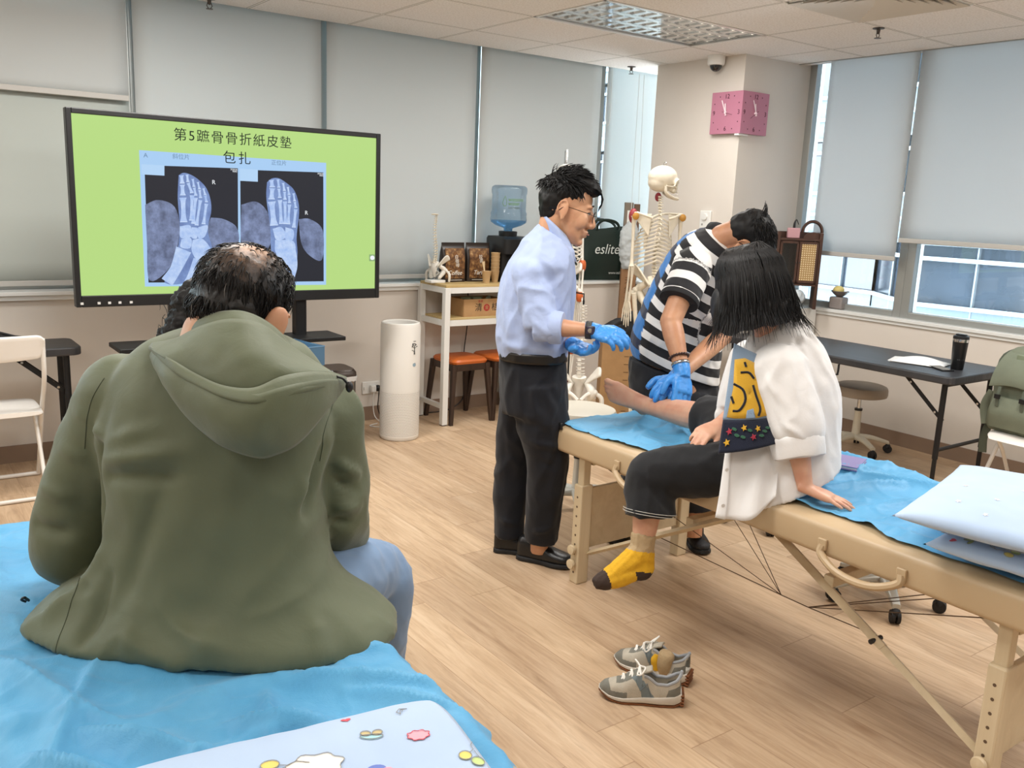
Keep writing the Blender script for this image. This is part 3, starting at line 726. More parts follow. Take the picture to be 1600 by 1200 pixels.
# ---------------------------------------------------------------- bar table and what stands on it
M_TABLEW = mat('white_table_frame', '#E2E2DE', .4)
def woodgrain(name, lo, hi, axis=0, sc=30, rough=.5):
    t = NT(name); c = list(t.xyz(t.obj())); s = [sc, sc, sc]; s[axis] = sc*.06
    v = t.comb(*[t.math('MULTIPLY', c[i], float(s[i])) for i in range(3)])
    n = t.noise(v, 1., 5, .6, .6); t.col(t.ramp(n, [(.3, lin(lo)), (.7, lin(hi))])); t.b.inputs['Roughness'].default_value = rough
    return t.m
M_BAMBOO = woodgrain('bamboo_board', '#B59A63', '#CFB783')
def bar_table():
    t = thing('bar_table', 'white-framed bar table with bamboo top behind the man in the blue shirt', 'table', (3.64, 5.425, 0))
    W, D = .385, .17
    MB().bb((-W-.01, -D-.01, .985), (W+.01, D+.01, 1.005)).build('tabletop', M_BAMBOO, t, smooth=False, bevel=.003)
    MB().bb((-W+.02, -D+.02, .752), (W-.02, D-.02, .768)).build('shelf', M_BAMBOO, t, smooth=False, bevel=.002)
    for sx in (-1, 1):
        for sy in (-1, 1):
            MB().bb((sx*W-.022, sy*D-.022, .006), (sx*W+.022, sy*D+.022, .985)).build('leg', M_TABLEW, t, smooth=False, bevel=.003)
            MB().bb((sx*W-.018, sy*D-.018, 0), (sx*W+.018, sy*D+.018, .008)).build('foot_pad', M_BLACK, t.children[-1], smooth=False)
    for z in (.965, .735):
        for s in (-1, 1):
            MB().bb((-W, s*D-.01, z-.02), (W, s*D+.01, z+.02)).build('rail', M_TABLEW, t, smooth=False)
            MB().bb((s*W-.01, -D, z-.02), (s*W+.01, D, z+.02)).build('rail', M_TABLEW, t, smooth=False)
    for s in (-1, 1): MB().bb((s*W-.015, -D, .12), (s*W+.015, D, .15)).build('rail', M_TABLEW, t, smooth=False)
bar_table()
TT = 1.0052
M_BONE = mat('bone_plastic', '#DFD6C2', .45, var=.08, vs=25)
M_BONEW = mat('bone_white', '#E6E2D8', .45, var=.05, vs=25)
M_LIG = mat('ligament_orange', '#C4602C', .45, var=.15, vs=40)
M_MUSC = mat('muscle_red', '#8E2B34', .5)
def vertebra(mb, c, d, s, back):
    """body, neural arch, spinous and transverse processes; d along the spine, back = dorsal direction"""
    d = V(d).normalized(); b = V(back); b = (b-d*b.dot(d)).normalized(); l = d.cross(b)
    c = V(c)
    mb.tube([c-d*s*.36, c-d*s*.2, c+d*s*.2, c+d*s*.36], [s*.56, s*.48, s*.48, s*.56], 10, flat=(1, .85), up=b)
    mb.tube([c+b*s*.5, c+b*s*.95-d*s*.1, c+b*s*1.5-d*s*.45], [s*.3, s*.22, s*.1], 7)
    for q in (-1, 1): mb.tube([c+b*s*.45+l*q*s*.3, c+b*s*.7+l*q*s*.75, c+b*s*.85+l*q*s*1.05], [s*.2, s*.15, s*.1], 6)
def spine_points(base, H, back):
    """cervical to sacral S-curve going up from base"""
    b = V(back); pts = []
    for z, o in ((0, .02), (.12, -.035), (.28, -.05), (.45, .0), (.62, .05), (.78, .045), (.9, .005), (1., -.01)):
        pts.append(V(base)+V((0, 0, z*H))+b*(o*H*.75))
    return pts
def spine(t, base, H, back, m, s0, s1, n=24, name='spine', sides=True, world=True):
    A = spline([list(p) for p in spine_points(base, H, back)], n); mb = MB(); disc = MB()
    for i in range(n):
        d = A[min(i+1, n-1)]-A[max(i-1, 0)]; s = s0+(s1-s0)*(i/(n-1))
        vertebra(mb, A[i], d, s, back)
    mb.build(name, m, t, world=world)
    return A
def pelvis(t, c, back, s, m, name='pelvis', femurs=True, world=True):
    """two flaring hip bones, sacrum, sitting bones and stub femurs; c = top of the sacrum"""
    b = V(back).normalized(); l = V((0, 0, 1)).cross(b); c = V(c); u = V((0, 0, 1))
    for q in (-1, 1):
        def wing(i, j, q=q):
            a = -.35+2.2*i; r = .55+.45*j
            w = l*q*(.28+.72*j*math.sin(.45+a*.75))+b*(.35-1.05*i*(.4+.6*j))+u*(-.35+.95*j*math.sin(a*1.15+.35)+.05)
            return c+w*s*.14
        mb = MB().grid(wing, 14, 8)
        mb.build(name, m, t, world=world, solid=.008*s+.003)
        mb = MB()
        acet = c+(l*q*.62-b*.42-u*.62)*s*.14; isch = c+(l*q*.42+b*.05-u*1.25)*s*.14; pub = c+(l*q*.07-b*.75-u*.95)*s*.14
        mb.tube([c+(l*q*.4-u*.25)*s*.14, acet, isch], [.02*s, .03*s, .02*s], 9, res=10)
        mb.tube([acet, (acet+pub)/2+u*.01*s, pub], [.02*s, .013*s, .014*s], 8, res=8)
        mb.tube([isch, (isch+pub)/2-u*.008*s, pub], [.018*s, .01*s, .012*s], 8, res=8)
        mb.build('hip_bone', m, t, world=world)
        if femurs:
            h = acet+l*q*.018*s
            MB().ell(h, (.024*s, .024*s, .024*s)).tube([h, h+(l*q*.045-u*.03)*s, h+(l*q*.055-u*.075)*s, h+(l*q*.05-u*.13)*s], [.013*s, .016*s, .016*s, .012*s], 9, res=9).build('femur_head', m, t, world=world)
    MB().tube([c+u*.01*s, c+b*.035*s-u*.06*s, c+b*.03*s-u*.13*s, c+b*.005*s-u*.17*s], [.05*s, .045*s, .022*s, .008*s], 10, flat=(1, .5), up=b, res=9).build('sacrum', m, t, world=world)
def small_spine():
    t = thing('spine_model', 'small white spine and pelvis model on a white stand, left end of the bar table', 'spine model', (3.265, 5.43, TT))
    MB().bb((-.06, -.045, 0), (.06, .045, .02)).build('base', M_WHITE, t, bevel=.004)
    MB().cyl((0, .01, .02), (0, .01, .1), .004).build('rod', M_CHROME, t)
    back = (-.75, -.4, 0)
    spine(t, (.0, 0, .14), .33, back, M_BONE, .021, .012, 20, world=False)
    pelvis(t, (0, 0, .14), back, .6, M_BONEW, world=False)
    p = V((-.0, 0, .475)); MB().ell(p+V((-.022, -.012, .0)), (.03, .02, .006), n=12, m=6).build('skull_plate', M_BONE, t)
small_spine()
M_PAPERCUP = mat('kraft_cup', '#C0A074', .7, var=.05, vs=30)
def coffee_bag(x, y, rz, label, word, cjk):
    t = thing('coffee_bag', label, 'coffee bag', (x, y, TT), rz, 'coffee bags on the bar table')
    w, d, h = .1, .036, .28
    dark = mat('bag_foil', '#2A211C', .35, var=.15, vs=15)
    R = []
    for z, a, b in ((0, 1, 1), (.03, 1, 1.02), (.16, 1, .95), (.22, .99, .6), (.255, .98, .12), (h, .98, .08)):
        R.append(((0, 0, z), (1, 0, 0), (0, 1, 0), w*a, d*b, 6))
    MB().loft(R, 32, res=16).build('pouch', dark, t)
    pr = NT('bag_print'+word); n = pr.noise(pr.obj(), 28, 5, .7)
    pr.col(pr.ramp(n, [(.3, lin('#2C1C12')), (.5, lin('#6E4A2C')), (.62, lin('#A07A4C')), (.75, lin('#C8A878'))])); pr.b.inputs['Roughness'].default_value = .4
    MB().grid(lambda u, v: V(((u-.5)*.165, -(d*1.03+.001)*(1 if v < .72 else 1-(v-.72)*1.35), .025+v*.215)), 8, 12).build('front_print', pr.m, t)
    fp = t.children[-1]
    MB().lathe([(.016, 0), (.016, .0012)], (.0, -d-.0, .2), 20, M=Matrix.Rotation(PI/2, 3, 'X')).build('round_seal', mat('seal_brown', '#7C5532', .5), fp)
    wh = mat('print_white', '#EFEAE0', .5)
    for i, ch in enumerate(cjk): lettering(ch, .032, face_matrix((.008+.006*i, -d*1.06-.0025, .178-.03*i), (1, 0, 0), (0, 0, 1)), wh, 'print_text', fp)
    lettering(word, .045, face_matrix((-.004, -d*1.06-.003, .065), (1, 0, 0), (0, 0, 1)), wh, 'print_text', fp, shear=.25)
    MB().bb((-.06, -d*1.05-.0015, .012), (.06, -d*1.05, .015)).build('print_line', wh, fp, smooth=False)
    random.seed(len(word)); m = MB()
    for i in range(40): m.ell((random.uniform(-.01, .075), -d*1.04-.001, random.uniform(.028, .075)), (.005, .003, .004), n=6, m=4)
    m.build('print_beans', mat('print_bean', '#4A2E1A', .5), fp)
coffee_bag(3.43, 5.47, .03, 'dark brown coffee bag lettered Coffee on the bar table, beside the small spine', 'Coffee', '白咖啡')
coffee_bag(3.645, 5.475, -.06, 'dark brown coffee bag lettered Tar, behind the paper cup of stirrers', 'Tarik', '拉茶')
t = thing('paper_cup', 'kraft paper cup holding wooden stirrers in front of the coffee bags', 'cup', (3.635, 5.33, TT))
MB().lathe([(.024, 0), (.033, .082), (.0345, .084), (.033, .086), (.031, .08), (.024, .01)], n=28).build('cup', M_PAPERCUP, t)
random.seed(5)
for i in range(5):
    a = -.35+.09*i; t2 = MB().box((math.sin(a)*.09-.004*i+.006, .006*(i-2), .075), (.0075, .0025, .15), Matrix.Rotation(a*.6-.08, 3, 'Y')).build('wooden_stirrer', mat('stirrer_wood', '#DCC49C', .6), None, smooth=False)
    t2.location = (3.635, 5.33, TT+.004); tag(t2, 'wooden coffee stirrer standing in the kraft paper cup', 'stirrer', 'stirrers in the paper cup')
for k in range(6):
    t = MB().lathe([(.022, 0), (.0325, .082), (.034, .084), (.0325, .086), (.0305, .08), (.022, .006)], n=28).build('stacked_cup', M_PAPERCUP, None)
    t.location = (3.73, 5.36, TT+.026*k)
    tag(t, ['kraft cup at the bottom of the stack beside the water dispenser', 'kraft cup, second from the bottom of the cup stack', 'kraft cup, third from the bottom of the cup stack', 'kraft cup, third from the top of the cup stack', 'kraft cup, second from the top of the cup stack', 'kraft cup at the top of the stack beside the water dispenser'][k], 'cup', 'stack of kraft cups')
def dispenser():
    t = thing('water_dispenser', 'black water dispenser with an upturned blue water bottle on the bar table', 'water dispenser', (3.90, 5.455, TT))
    MB().loft([((0, .0, 0), (1, 0, 0), (0, 1, 0), .115, .1, 6), ((0, .0, .27), (1, 0, 0), (0, 1, 0), .115, .1, 6)], 32).build('body', M_BLACK, t)
    MB().loft([((0, -.03, .18), (1, 0, 0), (0, 1, 0), .125, .13, 6), ((0, -.03, .27), (1, 0, 0), (0, 1, 0), .125, .13, 6), ((0, -.02, .285), (1, 0, 0), (0, 1, 0), .115, .115, 6)], 32).build('head', M_BLACK, t)
    MB().lathe([(.06, .28), (.062, .315), (.05, .318)], n=28).build('collar', M_BLACK, t)
    for x in (-.05, .05): MB().tube([(x, -.12, .17), (x, -.15, .165), (x, -.155, .14)], .012, 8).build('tap', M_BLK_MATTE, t)
    MB().bb((-.1, -.15, .0), (.1, -.05, .02)).build('drip_tray', M_BLACK, t, bevel=.004)
    bt = NT('bottle_plastic'); b = bt.b; bt.n.remove(b)
    tr = bt.add('ShaderNodeBsdfTransparent'); tr.inputs[0].default_value = (.84, .92, .98, 1)
    gl = bt.add('ShaderNodeBsdfGlossy'); gl.inputs['Roughness'].default_value = .08; df = bt.add('ShaderNodeBsdfTranslucent'); df.inputs[0].default_value = lin('#BFD6E8')
    lw = bt.add('ShaderNodeLayerWeight'); lw.inputs[0].default_value = .35
    m1 = bt.add('ShaderNodeMixShader'); m1.inputs[0].default_value = .28; bt.put(m1.inputs[1], tr.outputs[0]); bt.put(m1.inputs[2], df.outputs[0])
    m2 = bt.add('ShaderNodeMixShader'); bt.put(m2.inputs[0], bt.math('MULTIPLY', lw.outputs['Fresnel'], .55)); bt.put(m2.inputs[1], m1.outputs[0]); bt.put(m2.inputs[2], gl.outputs[0])
    bt.t.links.new(m2.outputs[0], bt.out.inputs[0])
    prof = [(.028, .315), (.03, .335), (.085, .352), (.118, .372), (.122, .39), (.118, .41), (.12, .43), (.113, .445), (.113, .545), (.117, .555), (.119, .575), (.115, .592), (.1, .602), (.03, .596), (.002, .594)]
    MB().lathe(prof, n=48, cap=False).build('water_bottle', bt.m, t, angle=80)
    wb = t.children[-1]
    wt = NT('water_blue'); wt.n.remove(wt.b); tr = wt.add('ShaderNodeBsdfTransparent'); tr.inputs[0].default_value = (.6, .77, .9, 1); wt.t.links.new(tr.outputs[0], wt.out.inputs[0])
    MB().lathe([(.026, .32), (.028, .336), (.083, .354), (.114, .374), (.116, .385), (.001, .385)], n=40).build('water', wt.m, wb)
    gr = mat('label_green', '#5E8A3A', .5)
    def wrap(txt, z, sz, a0, m=gr, bold=0.):
        c = lettering(txt, sz, Matrix.Identity(4), m, 'label_text', wb, bold=bold, align='LEFT')
        me = c.data
        for v in me.vertices:
            a = a0+v.co.x/.114; v.co = V((math.cos(a)*(.1145+v.co.z), math.sin(a)*(.1145+v.co.z), z+v.co.y))
    af = math.atan2(-1, -.72)
    wrap('watsons', .515, .034, af-.05); wrap('water', .49, .034, af-.05); wrap('屈臣氏蒸餾水', .463, .014, af-.05, mat('label_dark', '#4C5A4A', .5))
    dr = MB()
    def dp(x, z): a = af-.22+x/.114; return V((math.cos(a)*.115, math.sin(a)*.115, z))
    dr.tube([dp(0, .535), dp(-.012, .51), dp(-.016, .49), dp(-.004, .474), (dp(.008, .48)), dp(.01, .5), dp(0, .535)], .0014, 5, res=24); dr.build('label_drop', gr, wb)
    K = Matrix.Diagonal((1.12, 1.12, 1.16, 1))
    def grow(o):
        o.data.transform(K)
        for c in o.children: grow(c)
    for c in t.children: grow(c)
dispenser()
t = thing('cardboard_box', 'open tea carton with red round seal on the shelf of the bar table', 'box', (3.60, 5.40, .7682))
M_CARD = mat('cardboard', '#B08A5E', .8, var=.08, vs=14)
m = MB(); W, D, h = .17, .1, .125
m.bb((-W, -D, 0), (W, D, .004)); m.bb((-W, -D-.002, 0), (W, -D+.002, h)); m.bb((-W, D-.002, 0), (W, D+.002, h)); m.bb((-W-.002, -D, 0), (-W+.002, D, h)); m.bb((W-.002, -D, 0), (W+.002, D, h))
m.build('carton', M_CARD, t, smooth=False)
inkk = mat('ink_black', '#262019', .7); inkr = mat('ink_red', '#A8302C', .7)
lettering('清', .062, face_matrix((-.045, -D-.0026, .062), (1, 0, 0), (0, 0, 1)), inkk, 'print_text', t)
lettering('桔', .062, face_matrix((.098, -D-.0026, .062), (1, 0, 0), (0, 0, 1)), inkk, 'print_text', t)
MB().lathe([(.026, 0), (.026, .001)], (.025, -D-.002, .062), 24, M=Matrix.Rotation(PI/2, 3, 'X')).build('red_seal', inkr, t)
lettering('金', .034, face_matrix((.025, -D-.0042, .062), (1, 0, 0), (0, 0, 1)), M_CARD, 'print_text', t)
lettering('香港', .02, face_matrix((-.03, -D-.0026, .108), (1, 0, 0), (0, 0, 1)), inkr, 'print_text', t)
for k in range(6):
    t = MB().loft([((0, 0, 0), (1, 0, 0), (0, 1, 0), .035, .004, 3), ((0, 0, .1), (1, 0, 0), (0, 1, 0), .035, .008, 3), ((0, 0, .125), (1, 0, 0), (0, 1, 0), .036, .002, 3)], 16).build('tea_sachet', mat('sachet_foil', '#7C8468', .35, .2), None)
    t.location = (3.49+.045*k, 5.37+.02*(k % 2), .7782); t.rotation_euler = (.12*(-1)**k, 0, .3*(k-2.5))
    tag(t, 'olive foil sachet sticking out of the tea carton', 'sachet', 'sachets in the tea carton')
# ---------------------------------------------------------------- orange stools
M_DARKWOOD = woodgrain('dark_wood', '#2A1C15', '#3D2A1F', 2, 40, .4)
M_ORANGE = mat('orange_leather', '#C4652A', .4, var=.08, vs=12, bump=.1, bs=200)
def stool(x, y, rz, label):
    t = thing('wooden_stool', label, 'stool', (x, y, 0), rz, 'orange-topped stools under the bar table')
    MB().loft([((0, 0, .435), (1, 0, 0), (0, 1, 0), .155, .155, 6), ((0, 0, .452), (1, 0, 0), (0, 1, 0), .16, .16, 6), ((0, 0, .466), (1, 0, 0), (0, 1, 0), .152, .152, 5), ((0, 0, .472), (1, 0, 0), (0, 1, 0), .11, .11, 4)], 40).build('seat', M_ORANGE, t)
    for s in (-1, 1):
        MB().bb((-.15, s*.145-.009, .385), (.15, s*.145+.009, .435)).build('apron', M_DARKWOOD, t, smooth=False, bevel=.003)
        MB().bb((s*.145-.009, -.15, .385), (s*.145+.009, .15, .435)).build('apron', M_DARKWOOD, t, smooth=False, bevel=.003)
        for q in (-1, 1):
            MB().loft([((s*.175, q*.175, 0), (1, 0, 0), (0, 1, 0), .014, .014, 6), ((s*.14, q*.14, .435), (1, 0, 0), (0, 1, 0), .02, .02, 6)], 16).build('leg', M_DARKWOOD, t)
stool(3.475, 5.40, .0, 'orange-topped dark wooden stool under the bar table, nearer the air purifier')
stool(3.83, 5.40, .03, 'orange-topped dark wooden stool under the bar table, nearer the blue-shirted man')
cable('power_cable', 'black cable hanging below the shelf of the bar table to the floor', [(3.66, 5.612, .98), (3.67, 5.61, .75), (3.66, 5.61, .6), (3.645, 5.612, .45), (3.65, 5.61, .25), (3.64, 5.612, .08), (3.5, 5.615, .008), (3.3, 5.615, .008), (3.0, 5.61, .008)], .004, M_BLACK)

# ================================================================ corner with skeletons, bag and boxes
def arm_bones(t, sh, el, wr, fing, m, s=1.):
    sh, el, wr = V(sh), V(el), V(wr)
    MB().tube([sh, sh+(el-sh)*.12, sh+(el-sh)*.5, sh+(el-sh)*.92, el], [.024*s, .015*s, .010*s, .013*s, .02*s], 9, res=12).build('humerus', m, t, world=True)
    d = (wr-el).normalized(); x, y = frame_from(d)
    for q, n in ((-1, 'radius'), (1, 'ulna')):
        MB().tube([el+x*q*.012, el+x*q*.016+(wr-el)*.5, wr+x*q*.013], [.011*s, .0065*s, .011*s], 8, res=8).build(n, m, t, world=True)
    hd = V(fing).normalized(); hx = (x-hd*x.dot(hd)).normalized()
    for k in range(5):
        o = (k-2)*.014; L = (.13, .165, .175, .165, .14)[k]; p0 = wr+hx*o*.7
        MB().tube([p0, p0+hd*L*.35+hx*o*.5, p0+hd*L*.4+hx*o*.55, p0+hd*L*.62+hx*o*.7, p0+hd*L*.66+hx*o*.7, p0+hd*L+hx*o*.9], [.007, .0055, .007, .004, .006, .003], 6).build('finger_bone', m, t, world=True)
    return el, wr
def skull(t, c, f, m, s=1., jaw=True):
    """cranium, brow, cheek, eye sockets left open, jaw with teeth"""
    f = V(f).normalized(); u = V((0, 0, 1)); l = u.cross(f); Mx = Matrix((f, l, u)).transposed(); c = V(c)
    L = lambda x, y, z: c+Mx @ (V((x, y, z))*s)
    mb = MB()
    mb.ell(L(-.012, 0, .03), (.094*s, .070*s, .075*s), Mx, 20, 12).ell(L(-.03, 0, .0), (.075*s, .062*s, .06*s), Mx, 18, 10)
    for q in (-1, 1):
        mb.tube([L(.078, q*.012, .012), L(.082, q*.034, .02), L(.066, q*.052, .008)], .008*s, 7, res=8)
        mb.tube([L(.066, q*.052, .008), L(.062, q*.052, -.02), L(.074, q*.03, -.034), L(.082, q*.012, -.02), L(.08, q*.008, .01)], .0065*s, 7, res=12)
        mb.tube([L(.06, q*.053, -.022), L(.03, q*.066, -.024), L(.0, q*.066, -.018)], .005*s, 6, res=8)
        mb.ell(L(.055, q*.03, .002), (.012*s, .02*s, .02*s), Mx)
    mb.tube([L(.082, 0, .012), L(.094, 0, -.004)], [.008*s, .004*s], 7)
    mb.ell(L(.06, 0, -.045), (.026*s, .032*s, .022*s), Mx, 14, 8).ell(L(.0, 0, -.04), (.04*s, .04*s, .018*s), Mx)
    me = fused(mb, .0055*s, 2); finish('cranium', me, m, t, world=True, angle=0)
    MB().tube([L(.088, -.018, -.058), L(.092, 0, -.058), L(.088, .018, -.058)], .005*s, 6, res=8).build('upper_teeth', M_BONEW, t, world=True)
    if jaw:
        mb = MB().tube([L(.002, -.055, -.02), L(.008, -.055, -.062), L(.05, -.04, -.09), L(.084, -.012, -.098), L(.084, .012, -.098), L(.05, .04, -.09), L(.008, .055, -.062), L(.002, .055, -.02)], [.009*s, .012*s, .012*s, .013*s, .013*s, .012*s, .012*s, .009*s], 8, res=30, flat=(1, .7))
        mb.build('jaw', m, t, world=True)
        MB().tube([L(.082, -.018, -.074), L(.088, 0, -.074), L(.082, .018, -.074)], .005*s, 6, res=8).build('lower_teeth', M_BONEW, t, world=True)
    MB().tube([L(-.01, 0, .1), L(-.01, 0, .118), L(-.002, 0, .125), L(.004, 0, .118), L(0, 0, .112)], .0025, 6, res=10).build('hook', M_CHROME, t, world=True)
def ribcage(t, top, H, f, m, wid=.135, dep=.1):
    """twelve rib pairs running from the spine round to the breastbone"""
    f = V(f).normalized(); u = V((0, 0, 1)); l = u.cross(f); top = V(top)
    for i in range(12):
        k = i/11; w = wid*(.5+.5*math.sin(min(1, .22+k*1.0)*PI/2))*(1 if i < 9 else 1-.07*(i-8)); dp = dep*(.7+.5*math.sin(min(1, k*1.5)*PI/2)); z = -k*H*.86
        for q in (-1, 1):
            full = i < 7; a1 = 2.75 if full else 2.75-.28*(i-6)
            pts = []
            for j in range(8):
                a = a1*j/7
                pts.append(top+l*q*w*math.sin(a)*(1.0 if a < 1.6 else .92)+f*(-.02+dp*.85*(1-math.cos(a)))+u*(z-.075*math.sin(min(a, 1.9)/2)-.02*j/7))
            MB().tube(pts, .0052, 6, res=18, flat=(.7, 1.25)).build('rib', m, t, world=True)
    MB().tube([top+f*(dep*1.25)+u*(-.03), top+f*(dep*1.75)+u*(-.12), top+f*(dep*1.9)+u*(-.22)], [.02, .014, .008], 8, res=8, flat=(1.3, .5), up=f).build('breastbone', m, t, world=True)
def scapula(t, sh, top, f, q, m, lig):
    f = V(f).normalized(); u = V((0, 0, 1)); l = u.cross(f); top = V(top); sh = V(sh)
    a = top+l*q*.06-f*.025+u*.0; b = top+l*q*.075-f*.03-u*.15; c = sh-l*q*.02
    MB().prism([a, c+u*.01, c-u*.03, b], f*.008).build('scapula', m, t, smooth=False, bevel=.003, world=True)
    MB().tube([a-f*.01-u*.03, (a+c)/2-f*.025-u*.005, c-f*.01+u*.02, sh+u*.02], .008, 7, res=10).build('scapula_spine', m, t, world=True)
    MB().tube([top+f*.17-u*.03+l*q*.02, top+f*.12+l*q*.09+u*.0, sh+u*.022], .0075, 7, res=10).build('collarbone', m, t, world=True)
    MB().lathe([(.022, -.004), (.024, .004), (.018, .008)], sh-f*.012, 18, M=V((0, 0, 1)).rotation_difference(-f).to_matrix()).build('shoulder_socket', lig, t, world=True)
M_SOCK = mat('socket_amber', '#B98534', .4)
def skeleton_with_ligaments():
    p = V((4.015,4.869,0.312)); bx, by = 3.975, 4.90
    t = thing('skeleton_model', 'life-size white skeleton with orange joint ligaments, behind the man in the blue shirt', 'skeleton', (bx, by, 0), 0, 'life-size anatomical skeletons')
    r = V((.807, -.59, 0)); f = V((-.59, -.807, 0)); o = V((bx, by, 0)); u = V((0, 0, 1))     # faces the camera
    skull(t, o+u*1.755, f, M_BONEW, 1.0)
    spine(t, o+u*1.12, .52, -f, M_BONEW, .025, .015, 24)
    ribcage(t, o+u*1.50, .32, f, M_BONEW)
    pc = o+u*1.10; pelvis(t, pc, -f, 1.0, M_BONEW)
    for q in (-1, 1):
        sh = o+r*q*.135+u*1.49; scapula(t, sh, o+u*1.52, f, -q, M_BONEW, M_LIG)
        el = o+r*q*.145+u*1.17+f*.02; wr = o+r*(q*.14)+u*.955+f*.06
        arm_bones(t, sh, el, wr, (0, 0, -1), M_BONEW)
        for c, k in ((el, .034), (wr, .031), (sh, .035)): 
            mb = MB().tube([c+u*k*1.1, c+u*k*.5, c-u*k*.5, c-u*k*1.1], [k*.6, k*.85, k*.85, k*.62], 10, res=10)
            mb.build('ligament', M_LIG, t, world=True)
        hip = pc+r*q*.095+u*-.095; kn = hip+r*q*-.0+u*-.43; an = o+r*q*.07+u*.12
        MB().ell(hip+r*q*.01-u*.012, (.03, .03, .03)).build('ligament', M_LIG, t, world=True)
        MB().tube([hip+r*q*.05, hip+r*q*.04-u*.06, kn+u*.05, kn], [.018, .016, .013, .03], 9, res=14).build('femur', M_BONEW, t, world=True)
        MB().ell(kn-u*.01, (.036, .036, .04)).build('ligament', M_LIG, t, world=True)
        MB().tube([kn-u*.03, kn-u*.15, an], [.026, .013, .014], 9, res=10).build('tibia', M_BONEW, t, world=True)
        MB().tube([kn+r*q*.025-u*.05, an+r*q*.02], [.007, .008], 7).build('fibula', M_BONEW, t, world=True)
        MB().loft([(an-u*.0-f*.04, (1, 0, 0), (0, 0, 1), .02, .02, 2), (an+f*.04-u*.01, r, u, .03, .018, 2), (an+f*.16-u*.025, r, u, .035, .008, 2)], 14, res=8).build('foot_bones', M_BONEW, t, world=True)
    b = o-f*.12
    MB().cyl(b+u*.06, b+u*1.95, .011).tube([b+u*1.93, b+u*1.95, o+u*1.95, o+u*1.88], .009, 8).build('stand_pole', M_CHROME, t, world=True)
    for k in range(5):
        a = k*2*PI/5; e = b+V((math.cos(a)*.19, math.sin(a)*.19, .05)); MB().tube([b+u*.08, e], [.018, .012], 8).build('stand_leg', M_CHROME, t, world=True)
        MB().cyl(e+V((-.01, 0, -.025)), e+V((.01, 0, -.025)), .025).build('caster', M_BLK_MATTE, t.children[-1], world=True)
skeleton_with_ligaments()
def skeleton_by_column():
    o = V((4.318, 4.32, 0)); u = V((0, 0, 1))
    t = thing('skeleton_model', 'life-size cream skeleton in front of the column, its skull turned right', 'skeleton', tuple(o), 0, 'life-size anatomical skeletons')
    f = V((.35, .94, 0)).normalized(); l = u.cross(f)
    skull(t, o+u*1.755+V((.02, -.01, 0)), (.80, -.60, 0), M_BONE, 1.05)
    spine(t, o+u*1.13, .53, -f, M_BONE, .03, .018, 22)
    ribcage(t, o+u*1.53-f*.01, .33, f, M_BONE, .145, .105)
    pelvis(t, o+u*1.12, -f, 1.0, M_BONE)
    MB().ell(o+u*1.66+f*.03, (.022, .022, .03)).build('throat_muscle', M_MUSC, t, world=True)
    for q in (-1, 1):
        sh = o+l*q*.17+u*1.53; scapula(t, sh, o+u*1.55, f, q, M_BONE, M_SOCK)
        if q == 1:
            MB().ell(sh+u*.0+f*.03, (.03, .03, .05)).build('muscle', M_MUSC, t, world=True)
        el = sh+V((0, 0, -.33)); arm_bones(t, sh+f*.015, el, el+u*-.24+f*.03, (0, 0, -1), M_BONE)
        hip = o+l*q*.09+u*1.02; kn = hip-u*.43; an = hip-u*.85
        MB().tube([hip+l*q*.05, hip+l*q*.04-u*.06, kn+u*.05, kn], [.018, .016, .013, .03], 9, res=14).build('femur', M_BONE, t, world=True)
        MB().tube([kn-u*.03, kn-u*.15, an], [.028, .013, .014], 9, res=10).build('tibia', M_BONE, t, world=True)
        MB().tube([kn+l*q*.025-u*.05, an+l*q*.02], [.007, .008], 7).build('fibula', M_BONE, t, world=True)
        MB().loft([(an-u*.0-f*.04, l, u, .02, .02, 2), (an+f*.04-u*.01, l, u, .03, .018, 2), (an+f*.16-u*.025, l, u, .035, .008, 2)], 14, res=8).build('foot_bones', M_BONE, t, world=True)
    b = o+f*.02
    MB().cyl(b+u*.06, b+u*1.1, .011).build('stand_pole', M_CHROME, t, world=True)
    for k in range(5):
        a = k*2*PI/5; e = b+V((math.cos(a)*.24, math.sin(a)*.24, .05)); MB().tube([b+u*.08, e], [.018, .012], 8).build('stand_leg', M_CHROME, t, world=True)
        MB().cyl(e+V((-.01, 0, -.025)), e+V((.01, 0, -.025)), .025).build('caster', M_BLK_MATTE, t.children[-1], world=True)
skeleton_by_column()
def hanging_spine():
    o = V((3.915, 4.565, 0)); u = V((0, 0, 1)); f = V((-.59, -.807, 0))
    t = thing('spine_model', 'flexible white spine with pelvis hanging on a stand, right of the blue-shirted man', 'spine model', tuple(o))
    spine(t, o+u*.42, .50, -f*.8+V((.3, -.2, 0)), M_BONEW, .031, .02, 19)
    pelvis(t, o+u*.42, -f, 1.0, M_BONEW)
    MB().ell(o+u*.37-V((.07, -.05, 0)), (.03, .012, .05)).build('muscle', M_MUSC, t, world=True)
    MB().tube([o+u*.92, o+u*.95, o+u*.97], [.006, .008, .004], 7).build('hook', M_BLACKM, t, world=True)
    b = o-f*.1+V((-.06, .04, 0))
    MB().cyl(b+u*.03, b+u*1.0, .006).tube([b+u*1.0, o+u*1.0, o+u*.965], .005, 7).build('stand_pole', M_BLACKM, t, world=True)
    MB().lathe([(.14, 0), (.14, .02), (.12, .03), (.02, .035)], b, 28).build('stand_base', M_BLACKM, t, world=True)
hanging_spine()
M_BAG = mat('dark_green_bag', '#15251F', .4, var=.1, vs=6, spec=.4)
